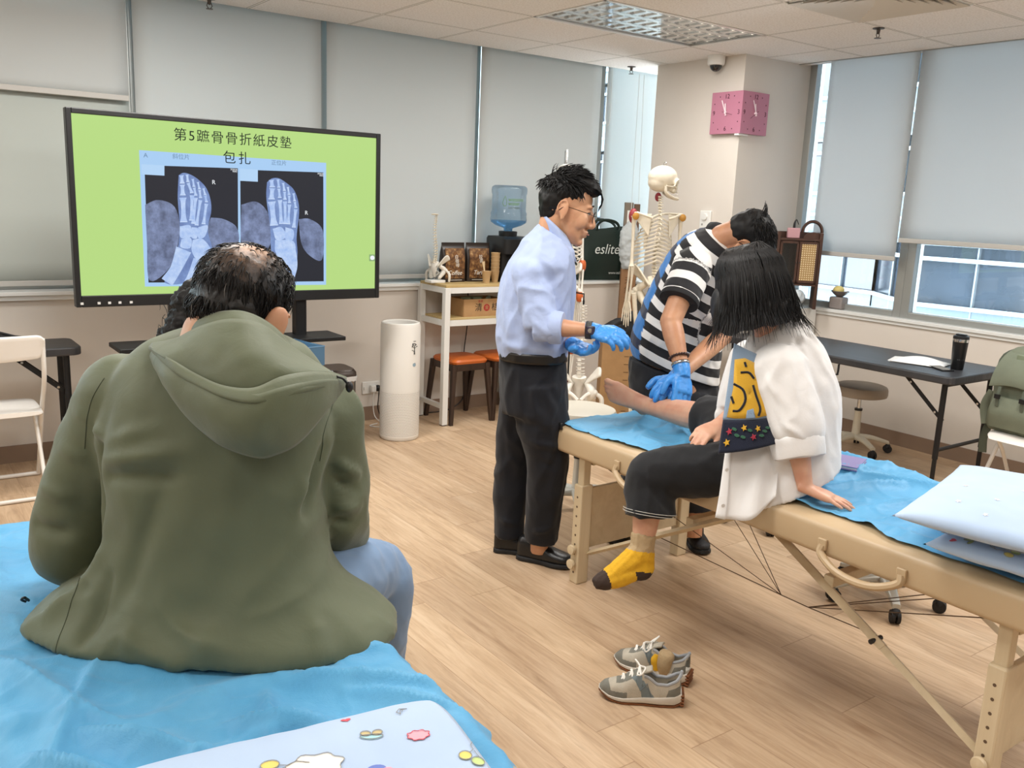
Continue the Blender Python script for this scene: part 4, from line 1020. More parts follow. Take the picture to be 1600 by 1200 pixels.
def green_bag():
    c = V((5.252,5.53,0.948)); t = thing('carrier_bag', 'dark green carrier bag standing on the ledge beside the column', 'bag', (c.x-.27, 5.575, .9852), -.16)
    W, D, H = .30, .07, .42
    R = [((0, 0, 0), (1, 0, 0), (0, 1, 0), W, D, 8), ((0, 0, .02), (1, 0, 0), (0, 1, 0), W, D*1.03, 8), ((0, 0, .2), (1, 0, 0), (0, 1, 0), W*.985, D*.95, 7), ((0, 0, .36), (1, 0, 0), (0, 1, 0), W*.97, D*.5, 6), ((0, 0, H), (1, 0, 0), (0, 1, 0), W*.96, D*.18, 6)]
    m = MB().loft(R, 56, res=24).mesh('bag_body')
    displace(m, lambda p, n: .006*noise.noise(V((p.x*7, p.y*7, p.z*5)))+.004*noise.noise(V((p.x*16, p.y*9, p.z*16))))
    for v in m.vertices:
        if v.co.z > .38: v.co.z += .02*math.sin(v.co.x*9)+.012*noise.noise(V((v.co.x*8, 0, 0)))
    finish('bag_body', m, M_BAG, t)
    for s in (-1, 1): MB().tube([(-.1, s*.02, .40), (-.1, s*.03, .45), (-.05, s*.04, .485), (.05, s*.04, .475), (.1, s*.03, .44), (.1, s*.02, .40)], .012, 8, res=20, flat=(.25, 1)).build('handle', M_BAG, t)
    wh = mat('print_offwhite', '#D9DED9', .6)
    lettering('eslite', .115, face_matrix((-.03, -D*1.0-.004, .25), (1, 0, 0), (0, 0, 1)), wh, 'print_text', t, shear=.2)
    lettering('www.eslite.com', .032, face_matrix((.10, -D*1.06-.004, .06), (1, 0, 0), (0, 0, 1)), wh, 'print_text', t)
    tag(MB().tube([(-.02, -.09, 1.5), (-.022, -.1, .5), (-.01, -.1, .1), (.04, -.1, .08), (.08, -.1, .12), (.055, -.1, .5), (.03, -.09, 1.5)], .003, 6, res=40).xf(Matrix.Translation((c.x-.12, 5.53, 1.12))).build('blind_cord', M_WHITE), 'white looped blind cord hanging in front of the dark green bag', 'cord')
green_bag()
def carton(name, label, lo, hi, rz, m, cat='box', extra=None):
    c = [(a+b)/2 for a, b in zip(lo, hi)]; c[2] = lo[2]; d = [b-a for a, b in zip(lo, hi)]
    t = thing(name, label, cat, tuple(c), rz)
    MB().bb((-d[0]/2, -d[1]/2, 0), (d[0]/2, d[1]/2, d[2])).build('body', m, t, smooth=False, bevel=.003)
    if extra: extra(t, d)
    return t
M_TAPE = mat('tape', '#C9B089', .3)
M_GREYB = mat('grey_board', '#7D7265', .7, var=.05)
def col_at(px_pt, w): return (px_pt[0]-w, px_pt[1]-w), (px_pt[0]+w, px_pt[1]+w)
def ex_label(t, d): MB().bb((-.012, -d[1]/2-.001, d[2]*.35), (.02, -d[1]/2, d[2]*.9)).build('label_strip', M_WHITE, t, smooth=False)
carton('flat_carton', 'tall thin grey-brown carton standing on the ledge between bag and skeleton', (5.075, 5.44, .986), (5.145, 5.48, 1.62), -.6, M_GREYB, 'box', ex_label)
carton('flat_carton', 'tall thin brown carton standing beside the grey one, behind the cream skeleton', (5.12, 5.375, .0), (5.165, 5.42, 1.61), -.6, mat('brown_board', '#6A5140', .7), 'box')
def ex_marks(t, d):
    m = mat('ink_brown', '#5A4026', .8)
    for k, ch in enumerate('天然木炭製品箱'): lettering(ch, .06, face_matrix((0, -d[1]/2-.001, d[2]-.09-.075*k), (1, 0, 0), (0, 0, 1)), m, 'print_text', t)
carton('long_carton', 'long upright cardboard box under the plastic bag, beside the column', (4.86, 5.18, 0), (4.98, 5.25, 1.10), -.62, mat('cardboard_dark', '#8A6747', .8, var=.08), 'box', ex_marks)
def ex_ticks(t, d):
    m = mat('ink_brown', '#5A4026', .8); b = MB()
    for k in range(9): b.box((d[0]*.25, -d[1]/2-.0008, .06+.058*k), (.035, .001, .004))
    b.build('printed_marks', m, t, smooth=False)
carton('cardboard_box', 'tall light cardboard box on the floor beside the striped-shirt man', (4.31, 4.65, 0), (4.55, 4.87, .62), -.62, M_CARD, 'box', ex_ticks)
t = thing('backpack', 'black soft bag lying on the tall cardboard box behind the striped-shirt man', 'bag', (4.44, 4.74, .6205))
m = fused(MB().ell((0, 0, .08), (.16, .11, .09)).ell((.08, -.04, .14), (.1, .08, .09)).ell((-.1, .0, .06), (.07, .09, .06)), .012, 3); displace(m, lambda p, n: .014*noise.noise(p*14))
finish('bag_body', m, M_BLK_MATTE, t, angle=0)
MB().tube([(-.05, -.1, .12), (-.12, -.12, .16), (-.17, -.08, .1), (-.16, -.1, .01)], .014, 8, res=14, flat=(.3, 1)).build('strap', M_BLK_MATTE, t)
t = thing('plastic_bag', 'translucent white plastic bag on the long cardboard box by the column', 'plastic bag', (4.92, 5.215, 1.1005))
m = fused(MB().loft([((0, 0, .0), (1, 0, 0), (0, 1, 0), .05, .04, 3), ((0, 0, .12), (1, 0, 0), (0, 1, 0), .09, .05, 3), ((-.01, 0, .28), (1, 0, 0), (0, 1, 0), .085, .05, 2), ((.0, 0, .36), (1, 0, 0), (0, 1, 0), .04, .03, 2), ((.06, 0, .40), (1, 0, 0), (0, 1, 0), .03, .02, 2)], 28, res=24), .008, 2)
displace(m, lambda p, n: .012*noise.noise(p*22)+.006*noise.noise(p*50))
finish('bag_body', m, blind_material('plastic_film', '#DADFE0', .45), t, angle=0)
# switch on the column
t = thing('wall_thermostat', 'white thermostat with a round dial on the side of the column', 'thermostat', (5.167,4.664,1.522), -PI/2)
MB().bb((-.05, -.02, -.075), (.05, 0, .06)).build('plate', M_WHITE, t, bevel=.004)
MB().lathe([(.026, 0), (.024, .012), (.0, .013)], (0, -.02, .015), 24, M=Matrix.Rotation(PI/2, 3, 'X')).build('dial', M_WHITE, t)
MB().bb((-.03, -.0215, -.05), (-.016, -.02, -.035)).build('slide_switch', mat('switch_grey', '#9A9A98', .5), t, smooth=False)
# ---------------------------------------------------------------- pink corner clock
def clock():
    x0, y0 = 5.13, 4.387
    t = thing('corner_clock', 'pink two-faced clock folded round the corner of the column', 'clock', (x0, y0, 2.28))
    pk = mat('clock_pink', '#B87A90', .4); pk2 = mat('clock_violet_edge', '#E7B9C8', .4); ink = mat('clock_ink', '#4A1730', .5); hand = mat('clock_hand', '#F3DCE2', .35)
    S_ = .292; H = .292
    for nm, org, right in (('left_face', V((0, .286, 0)), V((0, -1, 0))), ('right_face', V((0, 0, 0)), V((1, 0, 0)))):
        up = V((0, 0, 1)); n = right.cross(up)
        c = org+right*.143
        e = .113 if nm == 'left_face' else .143
        MB().prism([c-right*.143-up*H/2, c+right*e-up*H/2, c+right*e+up*H/2, c-right*.143+up*H/2], -n*.03).build('clock_face', [pk], t, smooth=False)
        fc = t.children[-1]
        P = lambda a, b, h=.001: c+right*a+up*b+n*h
        for s, a, b in (('12', 0, .112), ('3', .115, 0), ('6', 0, -.112), ('9', -.115, 0)):
            lettering(s, .045, face_matrix(P(a, b), right, up), ink, 'numeral', fc)
        for k in range(12):
            if k % 3:
                a = k*PI/6; r = .115/max(abs(math.sin(a)), abs(math.cos(a)))*(.98)
                MB().lathe([(.0042, 0), (.0042, .001)], P(math.sin(a)*r, math.cos(a)*r), 10, M=V((0, 0, 1)).rotation_difference(n).to_matrix()).build('minute_dot', ink, fc)
        def hnd(deg, L, w, m, h, tail=.02):
            a = math.radians(deg); d = right*math.sin(a)+up*math.cos(a); s = right*math.cos(a)-up*math.sin(a)
            q = c+n*h; MB().prism([q-d*tail-s*w, q-d*tail+s*w, q+d*L+s*w, q+d*L-s*w], n*.0015).build('hand', m, fc, smooth=False)
        hnd(-24, .095, .004, hand, .010); hnd(-8, .065, .005, hand, .007)
        hnd(104 if nm == 'left_face' else 236, .07, .0012, ink, .013, .03)
        MB().lathe([(.008, 0), (.008, .014)], P(0, 0), 14, M=V((0, 0, 1)).rotation_difference(n).to_matrix()).build('hub', hand, fc)
    MB().bb((-.0, .01, -.16), (.1, .05, -.147)).build('back_bracket', M_WHITE, t, smooth=False)
clock()
# ---------------------------------------------------------------- rattan cabinet by the right window
M_WALNUT = woodgrain('walnut', '#3A2318', '#54372A', 2, 30, .4)
def rattan_material():
    t = NT('rattan_weave'); x, y, z = t.xyz(t.obj())
    fu = t.math('SUBTRACT', t.math('FRACT', t.math('MULTIPLY', x, 64.)), .5); fv = t.math('SUBTRACT', t.math('FRACT', t.math('MULTIPLY', z, 62.)), .5)
    h = t.math('MULTIPLY', t.math('LESS_THAN', t.math('ABSOLUTE', fu), .24), t.math('LESS_THAN', t.math('ABSOLUTE', fv), .24))
    t.col(t.mix(h, lin('#A98652'), lin('#F1E3BD'))); t.b.inputs['Roughness'].default_value = .6; t.bump(t.math('SUBTRACT', 1., h), .6, .003)
    return t.m
t = thing('low_cabinet', 'white low cabinet between the column and the right windows', 'cabinet', (5.66, 4.20, 0))
MB().bb((-.13, -.10, 0), (.19, .2, .895)).build('body', M_WHITE, t, smooth=False, bevel=.004)
MB().bb((-.135, -.095, .05), (-.13, .048, .88)).build('door', M_WHITE, t, smooth=False); MB().bb((-.135, .052, .05), (-.13, .195, .88)).build('door', M_WHITE, t, smooth=False)
def rattan_cabinet():
    t = thing('rattan_cabinet', 'dark wooden cabinet with a cane door and arched end, by the right window', 'cabinet', (5.655, 4.185, .8955), -.80)
    W, D = .15, .09
    for s in (-1, 1):
        MB().bb((s*W-.012, -D, 0), (s*W+.012, D, .56)).build('side_panel', M_WALNUT, t, smooth=False, bevel=.003)
    for z, n in ((.17, 'shelf'), (.50, 'shelf')): MB().bb((-W, -D, z), (W, D, z+.014)).build(n, M_WALNUT, t, smooth=False)
    MB().bb((-W, D-.012, .184), (W, D, .5)).build('back_panel', M_WALNUT, t, smooth=False)
    MB().bb((-W+.012, D-.02, .514), (W-.03, D-.008, .56)).build('gallery', M_WALNUT, t, smooth=False)
    r = .07; c = (W-r+.012, 0, .56); pts = [(c[0]-r*math.cos(a), 0, c[2]+r*1.15*math.sin(a)) for a in [PI*i/14 for i in range(15)]]
    MB().tube(pts, .022, 10, flat=(.55, 1), up=(0, 1, 0)).build('arch', M_WALNUT, t)
    a2 = [(c[0]-r*.95, -D+.03, .514), (c[0]+r*.95, -D+.03, .514)]+[(c[0]+r*.95*math.cos(a), -D+.03, .514+.05*math.sin(a)) for a in [PI*i/12 for i in range(1, 12)]]
    MB().prism(a2, (0, .012, 0)).build('arched_rail', M_WALNUT, t, smooth=False)
    for a, b, nm, m in ((.0, W-.014, 'cane_door', rattan_material()), (-W+.014, -.004, 'glass_door', M_GLASS)):
        fr = MB(); z0, z1 = .19, .495
        fr.bb((a, -D-.012, z0), (a+.016, -D, z1)); fr.bb((b-.016, -D-.012, z0), (b, -D, z1)); fr.bb((a, -D-.012, z0), (b, -D, z0+.02)); fr.bb((a, -D-.012, z1-.018), (b, -D, z1))
        f = fr.build(nm, M_WALNUT, t, smooth=False, bevel=.002)
        MB().bb((a+.014, -D-.008, z0+.018), (b-.014, -D-.004, z1-.016)).build('panel', m, f, smooth=False)
        MB().ell((.008 if nm == 'cane_door' else -.012, -D-.016, .34), (.006, .006, .006)).build('knob', M_BRASS, f)
rattan_cabinet()
Tc = V((5.70, 4.195, .8955))
t = thing('plastic_bag', 'white plastic bag stuffed in the open bottom of the rattan cabinet', 'plastic bag', (5.655, 4.18, .8957))
m = fused(MB().ell((0, 0, .07), (.085, .085, .07)).ell((-.03, -.04, .085), (.07, .07, .055)), .01, 3); displace(m, lambda p, n: .01*noise.noise(p*20)+.005*noise.noise(p*45))
finish('bag_body', m, mat('white_film', '#D9E2E8', .35), t, angle=0)
t = thing('charger_block', 'small pink charger block with a black plug on top of the rattan cabinet', 'charger', (5.62, 4.21, 1.4097), -.8)
MB().bb((-.045, -.03, 0), (.045, .03, .075)).build('body', mat('dusty_pink', '#C99AA0', .5), t, bevel=.006)
MB().tube([(.0, -.01, .075), (.0, -.012, .11), (.012, -.012, .135), (.03, -.01, .10)], [.01, .008, .004, .003], 8, res=14).build('plug', M_BLACK, t)
t = thing('stone_block', 'grey rounded block on the right window sill under a small bowl', 'block', (5.91, 3.96, .9002))
MB().bb((-.045, -.055, 0), (.045, .055, .09)).build('body', mat('block_grey', '#8F8783', .6, var=.1), t, bevel=.012)
t = thing('small_bowl', 'small dark bowl holding a yellow sponge on the grey block by the window', 'bowl', (5.91, 3.955, .9905))
MB().lathe([(.02, 0), (.045, .02), (.066, .042), (.064, .045), (.042, .024), (.0, .012)], n=28).build('bowl', mat('bowl_dark', '#6B625E', .4), t)
tag(MB().ell((5.91, 3.97, 1.042), (.045, .04, .03), n=16).build('sponge', mat('sponge_yellow', '#E6D489', .9, bump=.5, bs=150)), 'yellow sponge lying in the small dark bowl on the sill', 'sponge')
# ---------------------------------------------------------------- rolling stools
M_PADT = mat('taupe_vinyl', '#9C8F80', .5, bump=.05); M_PADC = mat('cream_vinyl', '#E0DACB', .45, bump=.05)
M_BASEG = mat('stool_grey', '#C3C4BE', .35, .3); M_BASEC = mat('stool_cream', '#CFC7B4', .4)
def rolling_stool(x, y, H, R, pad, base, label, rz=0.):
    t = thing('rolling_stool', label, 'stool', (x, y, 0), rz, 'round rolling stools')
    MB().lathe([(R*.9, H-.075), (R*.98, H-.07), (R, H-.055), (R, H-.025), (R*.96, H-.008), (R*.85, H), (.001, H+.002)], n=48).build('seat', pad, t)
    MB().cyl((0, 0, .25), (0, 0, H-.07), .013).build('piston', M_CHROME, t); MB().lathe([(.03, .09), (.028, .1), (.022, .28), (.024, .29), (.02, .295)], n=24).build('column', base, t)
    MB().cyl((0, 0, .285), (0, 0, .30), .026).build('collar', M_BLACK, t)
    for k in range(5):
        a = k*2*PI/5; d = V((math.cos(a), math.sin(a), 0)); s = V((-d.y, d.x, 0))
        MB().loft([(d*.01+V((0, 0, .10)), s, (0, 0, 1), .03, .022, 3), (d*.11+V((0, 0, .098)), s, (0, 0, 1), .024, .016, 3), (d*.225+V((0, 0, .07)), s, (0, 0, 1), .017, .012, 3)], 14, res=8).build('leg', base, t)
        lg = t.children[-1]
        c = d*.222
        MB().cyl(c+s*-.018+V((0, 0, .027)), c+s*-.004+V((0, 0, .027)), .027).cyl(c+s*.004+V((0, 0, .027)), c+s*.018+V((0, 0, .027)), .027).ell(c+V((0, 0, .042)), (.024, .02, .022)).build('caster', M_BLK_MATTE, lg)
    return t
rolling_stool(2.96, 3.42, .56, .185, M_PADC, M_BASEG, 'cream rolling stool at the far end of the massage table, right of the blue-shirted man', .3)
rolling_stool(5.45, 3.40, .465, .175, M_PADT, M_BASEC, 'taupe rolling stool under the black table by the right window', .5)
rolling_stool(3.39, 1.90, .46, .18, M_PADC, M_BASEG, 'rolling stool behind the massage table, only its wheeled base showing under it', .15)
rolling_stool(3.72, 2.80, .46, .18, M_PADC, M_BASEG, 'rolling stool hidden behind the seated woman, one caster showing under the table', 2.75)
# ---------------------------------------------------------------- on the right black table
t = thing('tumbler', 'black travel tumbler with a steel rim on the right folding table', 'tumbler', (5.12, 2.60, .7402))
MB().lathe([(.031, 0), (.034, .004), (.042, .16), (.043, .165), (.0, .165)], n=36).build('body', M_BLACK, t)
MB().lathe([(.0435, .163), (.044, .172), (.0435, .18)], n=36).build('steel_rim', M_CHROME, t)
MB().lathe([(.044, .18), (.043, .195), (.036, .199), (.0, .199)], n=36).build('lid', M_BLACK, t); MB().bb((-.012, -.03, .198), (.012, .03, .208)).build('lid_slider', M_BLACK, t, bevel=.004)
c = lettering('OSTAR', .014, Matrix.Identity(4), mat('print_grey', '#B9BDBD', .5), 'print_text', t)
for v in c.data.vertices:
    a = math.atan2(-.75, -.62)+v.co.x/.037; rr = .0365+v.co.z; v.co = V((math.cos(a)*rr, math.sin(a)*rr, .065+v.co.y))
def sheet_stack(): 
    t = thing('paper_sheets', 'stack of white papers, top sheets curling, on the right folding table', 'papers', (5.11, 2.83, .7402), .28)
    for k in range(3):
        z = .0025*k+.001; ox, oy, a = (.0, .02, -.012)[k], (.0, .015, -.01)[k], (.0, .06, -.05)[k]
        m = MB().grid(lambda u, v: V(((u-.5)*.21*math.cos(a)-(v-.5)*.297*math.sin(a)+ox, (u-.5)*.21*math.sin(a)+(v-.5)*.297*math.cos(a)+oy, z+(.028*math.exp(-((u-.75)/.25)**2)*max(0, math.sin(v*PI))*(k/2)))), 14, 14)
        m.build('sheet', mat('paper', '#EDEDEB', .7), t, solid=.0012)
sheet_stack()
t = thing('smartphone', 'black smartphone lying at the table edge in front of the tumbler', 'phone', (5.03, 2.645, .7402), -.55)
MB().bb((-.037, -.075, 0), (.037, .075, .008)).build('body', M_BLACK, t, bevel=.003); MB().bb((-.033, -.07, .008), (.033, .07, .0085)).build('glass', mat('phone_glass', '#22262C', .05), t, smooth=False)
# ---------------------------------------------------------------- green backpack on the right chair
M_PACK = mat('sage_canvas', '#6B7261', .75, var=.1, vs=10, bump=.15, bs=220); M_PACKD = mat('sage_dark', '#50574A', .75, bump=.15, bs=220)
def backpack():
    t = thing('backpack', 'sage green canvas backpack sitting on the right white folding chair', 'backpack', (5.12, 2.19, .453), -PI/2-.12)
    m = fused(MB().loft([((0, 0, 0), (1, 0, 0), (0, 1, 0), .155, .10, 5), ((0, 0, .05), (1, 0, 0), (0, 1, 0), .17, .115, 5), ((0, 0, .22), (1, 0, 0), (0, 1, 0), .165, .11, 4), ((0, .01, .37), (1, 0, 0), (0, 1, 0), .15, .10, 3.5), ((0, .02, .46), (1, 0, 0), (0, 1, 0), .11, .07, 3), ((0, .025, .485), (1, 0, 0), (0, 1, 0), .06, .04, 2.5)], 40, res=30), .010, 2)
    displace(m, lambda p, n: .008*noise.noise(p*9)+.004*noise.noise(p*24)); finish('main_body', m, M_PACK, t, angle=0)
    MB().loft([((0, -.115, .03), (1, 0, 0), (0, 1, 0), .12, .03, 5), ((0, -.125, .12), (1, 0, 0), (0, 1, 0), .125, .035, 4), ((0, -.115, .2), (1, 0, 0), (0, 1, 0), .115, .025, 4)], 32, res=12).build('front_pocket', M_PACK, t)
    MB().grid(lambda u, v: V(((u-.5)*.27*(1-.25*v), -.148+.20*v**2+.0*u, .25+.21*math.sin(v*PI/2)+.02*math.sin(u*PI)*(1-v))), 14, 12).build('lid_flap', M_PACK, t, solid=.012, bevel=.003)
    for x in (-.07, .07):
        MB().tube([(x, -.152, .26), (x, -.162, .21), (x, -.158, .15)], .011, 6, flat=(.25, 1), res=8).build('strap', M_PACKD, t)
        MB().box((x, -.165, .205), (.03, .01, .024)).build('buckle', M_BLACK, t.children[-1], smooth=False)
    MB().tube([(-.05, .05, .47), (-.045, .05, .52), (.045, .05, .52), (.05, .05, .47)], .012, 8, res=14).build('top_handle', M_PACKD, t)
    MB().bb((-.035, -.1, .405), (.035, -.085, .44)).build('patch', mat('pack_patch', '#75806A', .6), t, bevel=.003)
    for s in (-1, 1):
        MB().tube([(s*.1, .09, .45), (s*.2, .06, .38), (s*.205, .05, .2), (s*.19, .02, .06), (s*.2, -.02, -.06), (s*.195, -.02, -.16)], .022, 8, res=24, flat=(.3, 1)).build('shoulder_strap', M_PACKD, t)
    MB().tube([(-.17, -.03, .2), (-.19, -.05, .12), (-.17, -.05, .02)], .03, 8, res=12, flat=(.5, 1.2)).build('side_pocket', M_PACK, t)
backpack()

# ================================================================ massage tables, sheets, pillows
M_VINYL = mat('beige_vinyl', '#BDA583', .42, bump=.06, bs=260, var=.03, vs=3)
M_BEECH = woodgrain('pale_beech', '#C6B392', '#D5C4A5', 2, 14, .45)
M_BEECHX = woodgrain('pale_beech_rail', '#C6B392', '#D5C4A5', 1, 14, .45)
M_CORD = mat('brown_cord', '#5E4A38', .6)
def massage_table(x0, x1, y0, y1, H, label):
    cx, cy = (x0+x1)/2, (y0+y1)/2; W, L = (x1-x0)/2, (y1-y0)/2
    t = thing('massage_table', label, 'massage table', (cx, cy, 0), 0, 'padded folding massage tables')
    for s in (-1, 1):                                       # two padded halves meeting at the hinge
        m = MB(); R = []
        for k, (yy, a, b) in enumerate(((L, .93, .5), (L-.012, .975, .8), (L-.04, .995, .97), (L-.08, 1, 1), (L*.5, 1, 1), (.03, 1, 1), (.01, .995, .96), (.002, .98, .86))):
            R.append(((0, s*yy, H-.062), (1, 0, 0), (0, 0, 1), W*a if a < 1 else W, .062*b, 7))
        m.loft(R, 72, res=40); m.build('padded_top', M_VINYL, t)
        ye = s*(L-.175)
        for q in (-1, 1):
            xx = q*(W-.07)
            lg = MB().bb((xx-.019, ye-.019, .30), (xx+.019, ye+.019, H-.115)).build('leg', M_BEECH, t, smooth=False, bevel=.004)
            m = MB().bb((xx-.031, ye-.026, 0), (xx+.031, ye+.026, .44)); m.build('leg_sleeve', M_BEECH, lg, smooth=False, bevel=.006)
            h = MB()
            for k in range(9): h.cyl((xx+q*.0316, ye, .05+.042*k), (xx+q*.0308, ye, .05+.042*k), .005, n=10)
            h.build('adjust_hole', M_CORD, lg)
            for z in (.09, .155):
                kb = MB(); c = V((xx+q*.045, ye, z))
                kb.lathe([(.012, -.015), (.012, -.005)]+[(.02, -.004), (.022, .002), (.02, .01), (.0, .012)], c, 16, M=Matrix.Rotation(q*PI/2, 3, 'Y')); kb.build('knob', M_BEECH, lg)
            # diagonal brace with its folding joint, running to the middle of the table
            a = V((xx-q*.035, s*.09, H-.14)); b = V((xx-q*.035, ye-s*.02, .13)); mid = a+(b-a)*.52
            d = (b-a).normalized()
            MB().tube([a, mid+d*.03], .024, 4, flat=(.5, 1), up=(1, 0, 0)).build('brace', M_BEECH, t, smooth=False)
            MB().tube([mid-d*.04, b], .021, 4, flat=(.5, 1), up=(1, 0, 0)).build('lower_brace', M_BEECH, t, smooth=False)
            MB().cyl(mid+V((-.028, 0, 0)), mid+V((.028, 0, 0)), .008, n=12).build('joint_bolt', M_BLACK, t)
        MB().bb((-W+.1, ye-.01, .15), (W-.1, ye+.01, .42)).build('end_panel', M_BEECHX, t, smooth=False, bevel=.004)
        MB().bb((-W+.1, ye-.018, H-.16), (W-.1, ye+.018, H-.122)).build('cross_rail', M_BEECHX, t, smooth=False, bevel=.003)
        MB().bb((-W+.105, s*.30-.018, H-.25), (W-.105, s*.30+.018, H-.215)).build('cross_rail', M_BEECHX, t, smooth=False, bevel=.003)
        for q in (-1, 1):                                    # cords
            mid = V((q*(W-.105), s*(.09+(L-.195-.09)*.52), .34))
            MB().tube([mid, V((0, s*.06, .19))], .0018, 6).build('cord', M_CORD, t)
        MB().tube([(W-.1, s*(L-.2), H-.13), (0, s*.06, .19), (-W+.1, s*(L-.2), H-.13)], .0018, 6).build('cord', M_CORD, t)
    MB().tube([(0, -.06, .19), (0, .06, .19)], .0018, 6).build('cord', M_CORD, t)
    for q in (-1, 1):
        for s in (-1, 1):                                    # carrying handles on the sides
            yc = s*.465; xx = q*(W+.004)
            MB().tube([(xx, yc-.13, H-.075), (xx+q*.008, yc-.128, H-.1), (xx+q*.02, yc-.07, H-.13), (xx+q*.022, yc, H-.14), (xx+q*.02, yc+.07, H-.13), (xx+q*.008, yc+.128, H-.1), (xx, yc+.13, H-.075)], .0125, 9, res=28).build('carry_handle', M_VINYL, t)
            hd = t.children[-1]
            for e in (-.13, .13): MB().box((xx+q*.001, yc+e, H-.072), (.01, .03, .036)).build('handle_tab', M_VINYL, hd, bevel=.003)
    return t
massage_table(2.31, 3.06, .795, 2.88, .68, 'beige massage table at right where the woman in white sits, on pale wooden legs')
massage_table(.09, .845, .82, 2.72, .655, 'beige massage table in the foreground under the man in the green jacket')
def sheet_material():
    t = NT('blue_nonwoven'); v = t.obj()
    n = t.noise(v, 5, 4, .6); n2 = t.noise(v, 420, 2); n3 = t.noise(v, 14, 5, .65, .6)
    t.col(t.ramp(n, [(.3, lin('#4A97C4')), (.5, lin('#549FCB')), (.72, lin('#62ABD4'))]))
    t.b.inputs['Roughness'].default_value = .5; t.b.inputs['Specular IOR Level'].default_value = .3; t.b.inputs['Sheen Weight'].default_value = .15
    t.bump(t.math('ADD', t.math('MULTIPLY', n3, 1.), t.math('MULTIPLY', n2, .12)), .3, .010)
    return t.m
M_SHEET = sheet_material()
def crease(x, y, seed, folds):
    """sharp tent-like folds along given lines plus small crumples"""
    h = 0.
    for (ax, ay, bx, by, w, a) in folds:
        dx, dy = bx-ax, by-ay; L2 = dx*dx+dy*dy; k = max(0, min(1, ((x-ax)*dx+(y-ay)*dy)/L2))
        px, py = ax+dx*k, ay+dy*k; a *= 1.5; d = math.hypot(x-px, y-py)/(w*(.35+.65*math.sin(PI*(.15+.7*k))))
        h = max(h, a*math.exp(-d*1.6)*math.sin(PI*(.1+.8*k)))
    n = noise.noise(V((x*6+seed, y*6, seed))); r = abs(noise.noise(V((x*3.2+seed, y*4.6, 3+seed)))); q = abs(noise.noise(V((x*10+y*6, y*11-x*5, seed))))
    return h+.006*n+.012*max(0, .18-r)/.18+.004*max(0, .15-q)/.15
def sheet(name, label, x0, x1, y0, y1, H, drops, seed, folds, edge, nu=110, nv=220, rnd=.05):
    """loose sheet over a padded top: drops = overhang (x0,x1,y0,y1), edge = wavy border amplitude"""
    dx0, dx1, dy0, dy1 = drops
    def P(u, v):
        y = y0-dy0+(y1+dy1-y0+dy0)*v; x = x0-dx0+(x1+dx1-x0+dx0)*u
        x += edge*(noise.noise(V((y*3.1, seed, u)))+.5*noise.noise(V((y*9, seed, 2+u))))*(abs(2*u-1)**3)
        z = H+.006
        def over(e, a, b):
            if e < a: return a-e, -1
            if e > b: return e-b, 1
            return 0, 0
        ex, sx = over(x, x0+rnd, x1-rnd); ey, sy = over(y, y0+rnd, y1-rnd)
        X = x if not sx else None; Y = y if not sy else None
        def wrap(e):                                        # round the pad edge then hang
            if e < rnd*1.2: a = e/(rnd*1.2)*1.35; return rnd*math.sin(a), rnd*(1-math.cos(a))
            r = e-rnd*1.2; return rnd*math.sin(1.35)+r*.14, rnd*(1-math.cos(1.35))+r*.985
        if sx: o, d = wrap(ex); X = (x0+rnd if sx < 0 else x1-rnd)+sx*o; z -= d
        if sy: o, d = wrap(ey); Y = (y0+rnd if sy < 0 else y1-rnd)+sy*o; z -= d
        h = crease(x, y, seed, folds)
        if sx and ex > rnd: X += sx*h*1.2; 
        elif sy and ey > rnd: Y += sy*h*1.2
        else: z += h
        return V((X, Y, z))
    o = MB().grid(P, nu, nv).build(name, M_SHEET, None, angle=0)
    return tag(o, label, 'sheet', 'blue disposable bed sheets')
sheet('bed_sheet', 'creased blue disposable sheet on the right massage table under the woman', 2.31, 3.06, .795, 2.88, .68, (-.045, .03, -.01, -.012), 2.3,
      [(2.4, 2.15, 2.95, 2.75, .05, .02), (2.5, 2.2, 2.75, 2.6, .04, .02), (2.75, 1.8, 2.95, 1.2, .06, .03), (2.6, 1.95, 2.9, 1.6, .05, .03), (2.55, 1.7, 3.0, 1.45, .05, .025), (2.5, 1.5, 2.9, 1.3, .05, .022), (2.42, 2.5, 2.8, 2.78, .04, .012), (2.45, 1.4, 2.7, 1.25, .04, .025), (2.85, 2.2, 3.03, 1.6, .06, .022)], .035)
sheet('bed_sheet', 'creased blue disposable sheet on the foreground massage table', .09, .845, .82, 2.72, .655, (.06, .09, .0, .03), 7.1,
      [(.62, 1.5, .84, 1.32, .05, .03), (.45, 1.42, .62, 1.3, .045, .035), (.2, 1.55, .42, 1.3, .06, .035), (.55, 1.5, .48, 1.28, .03, .02), (.12, 1.9, .3, 1.45, .06, .03), (.15, 1.5, .28, 1.25, .05, .04), (.66, 1.42, .86, 1.2, .05, .025), (.7, 1.55, .86, 1.5, .04, .02), (.18, 2.5, .12, 2.0, .06, .03), (.3, 1.75, .15, 1.4, .05, .03)], .03)
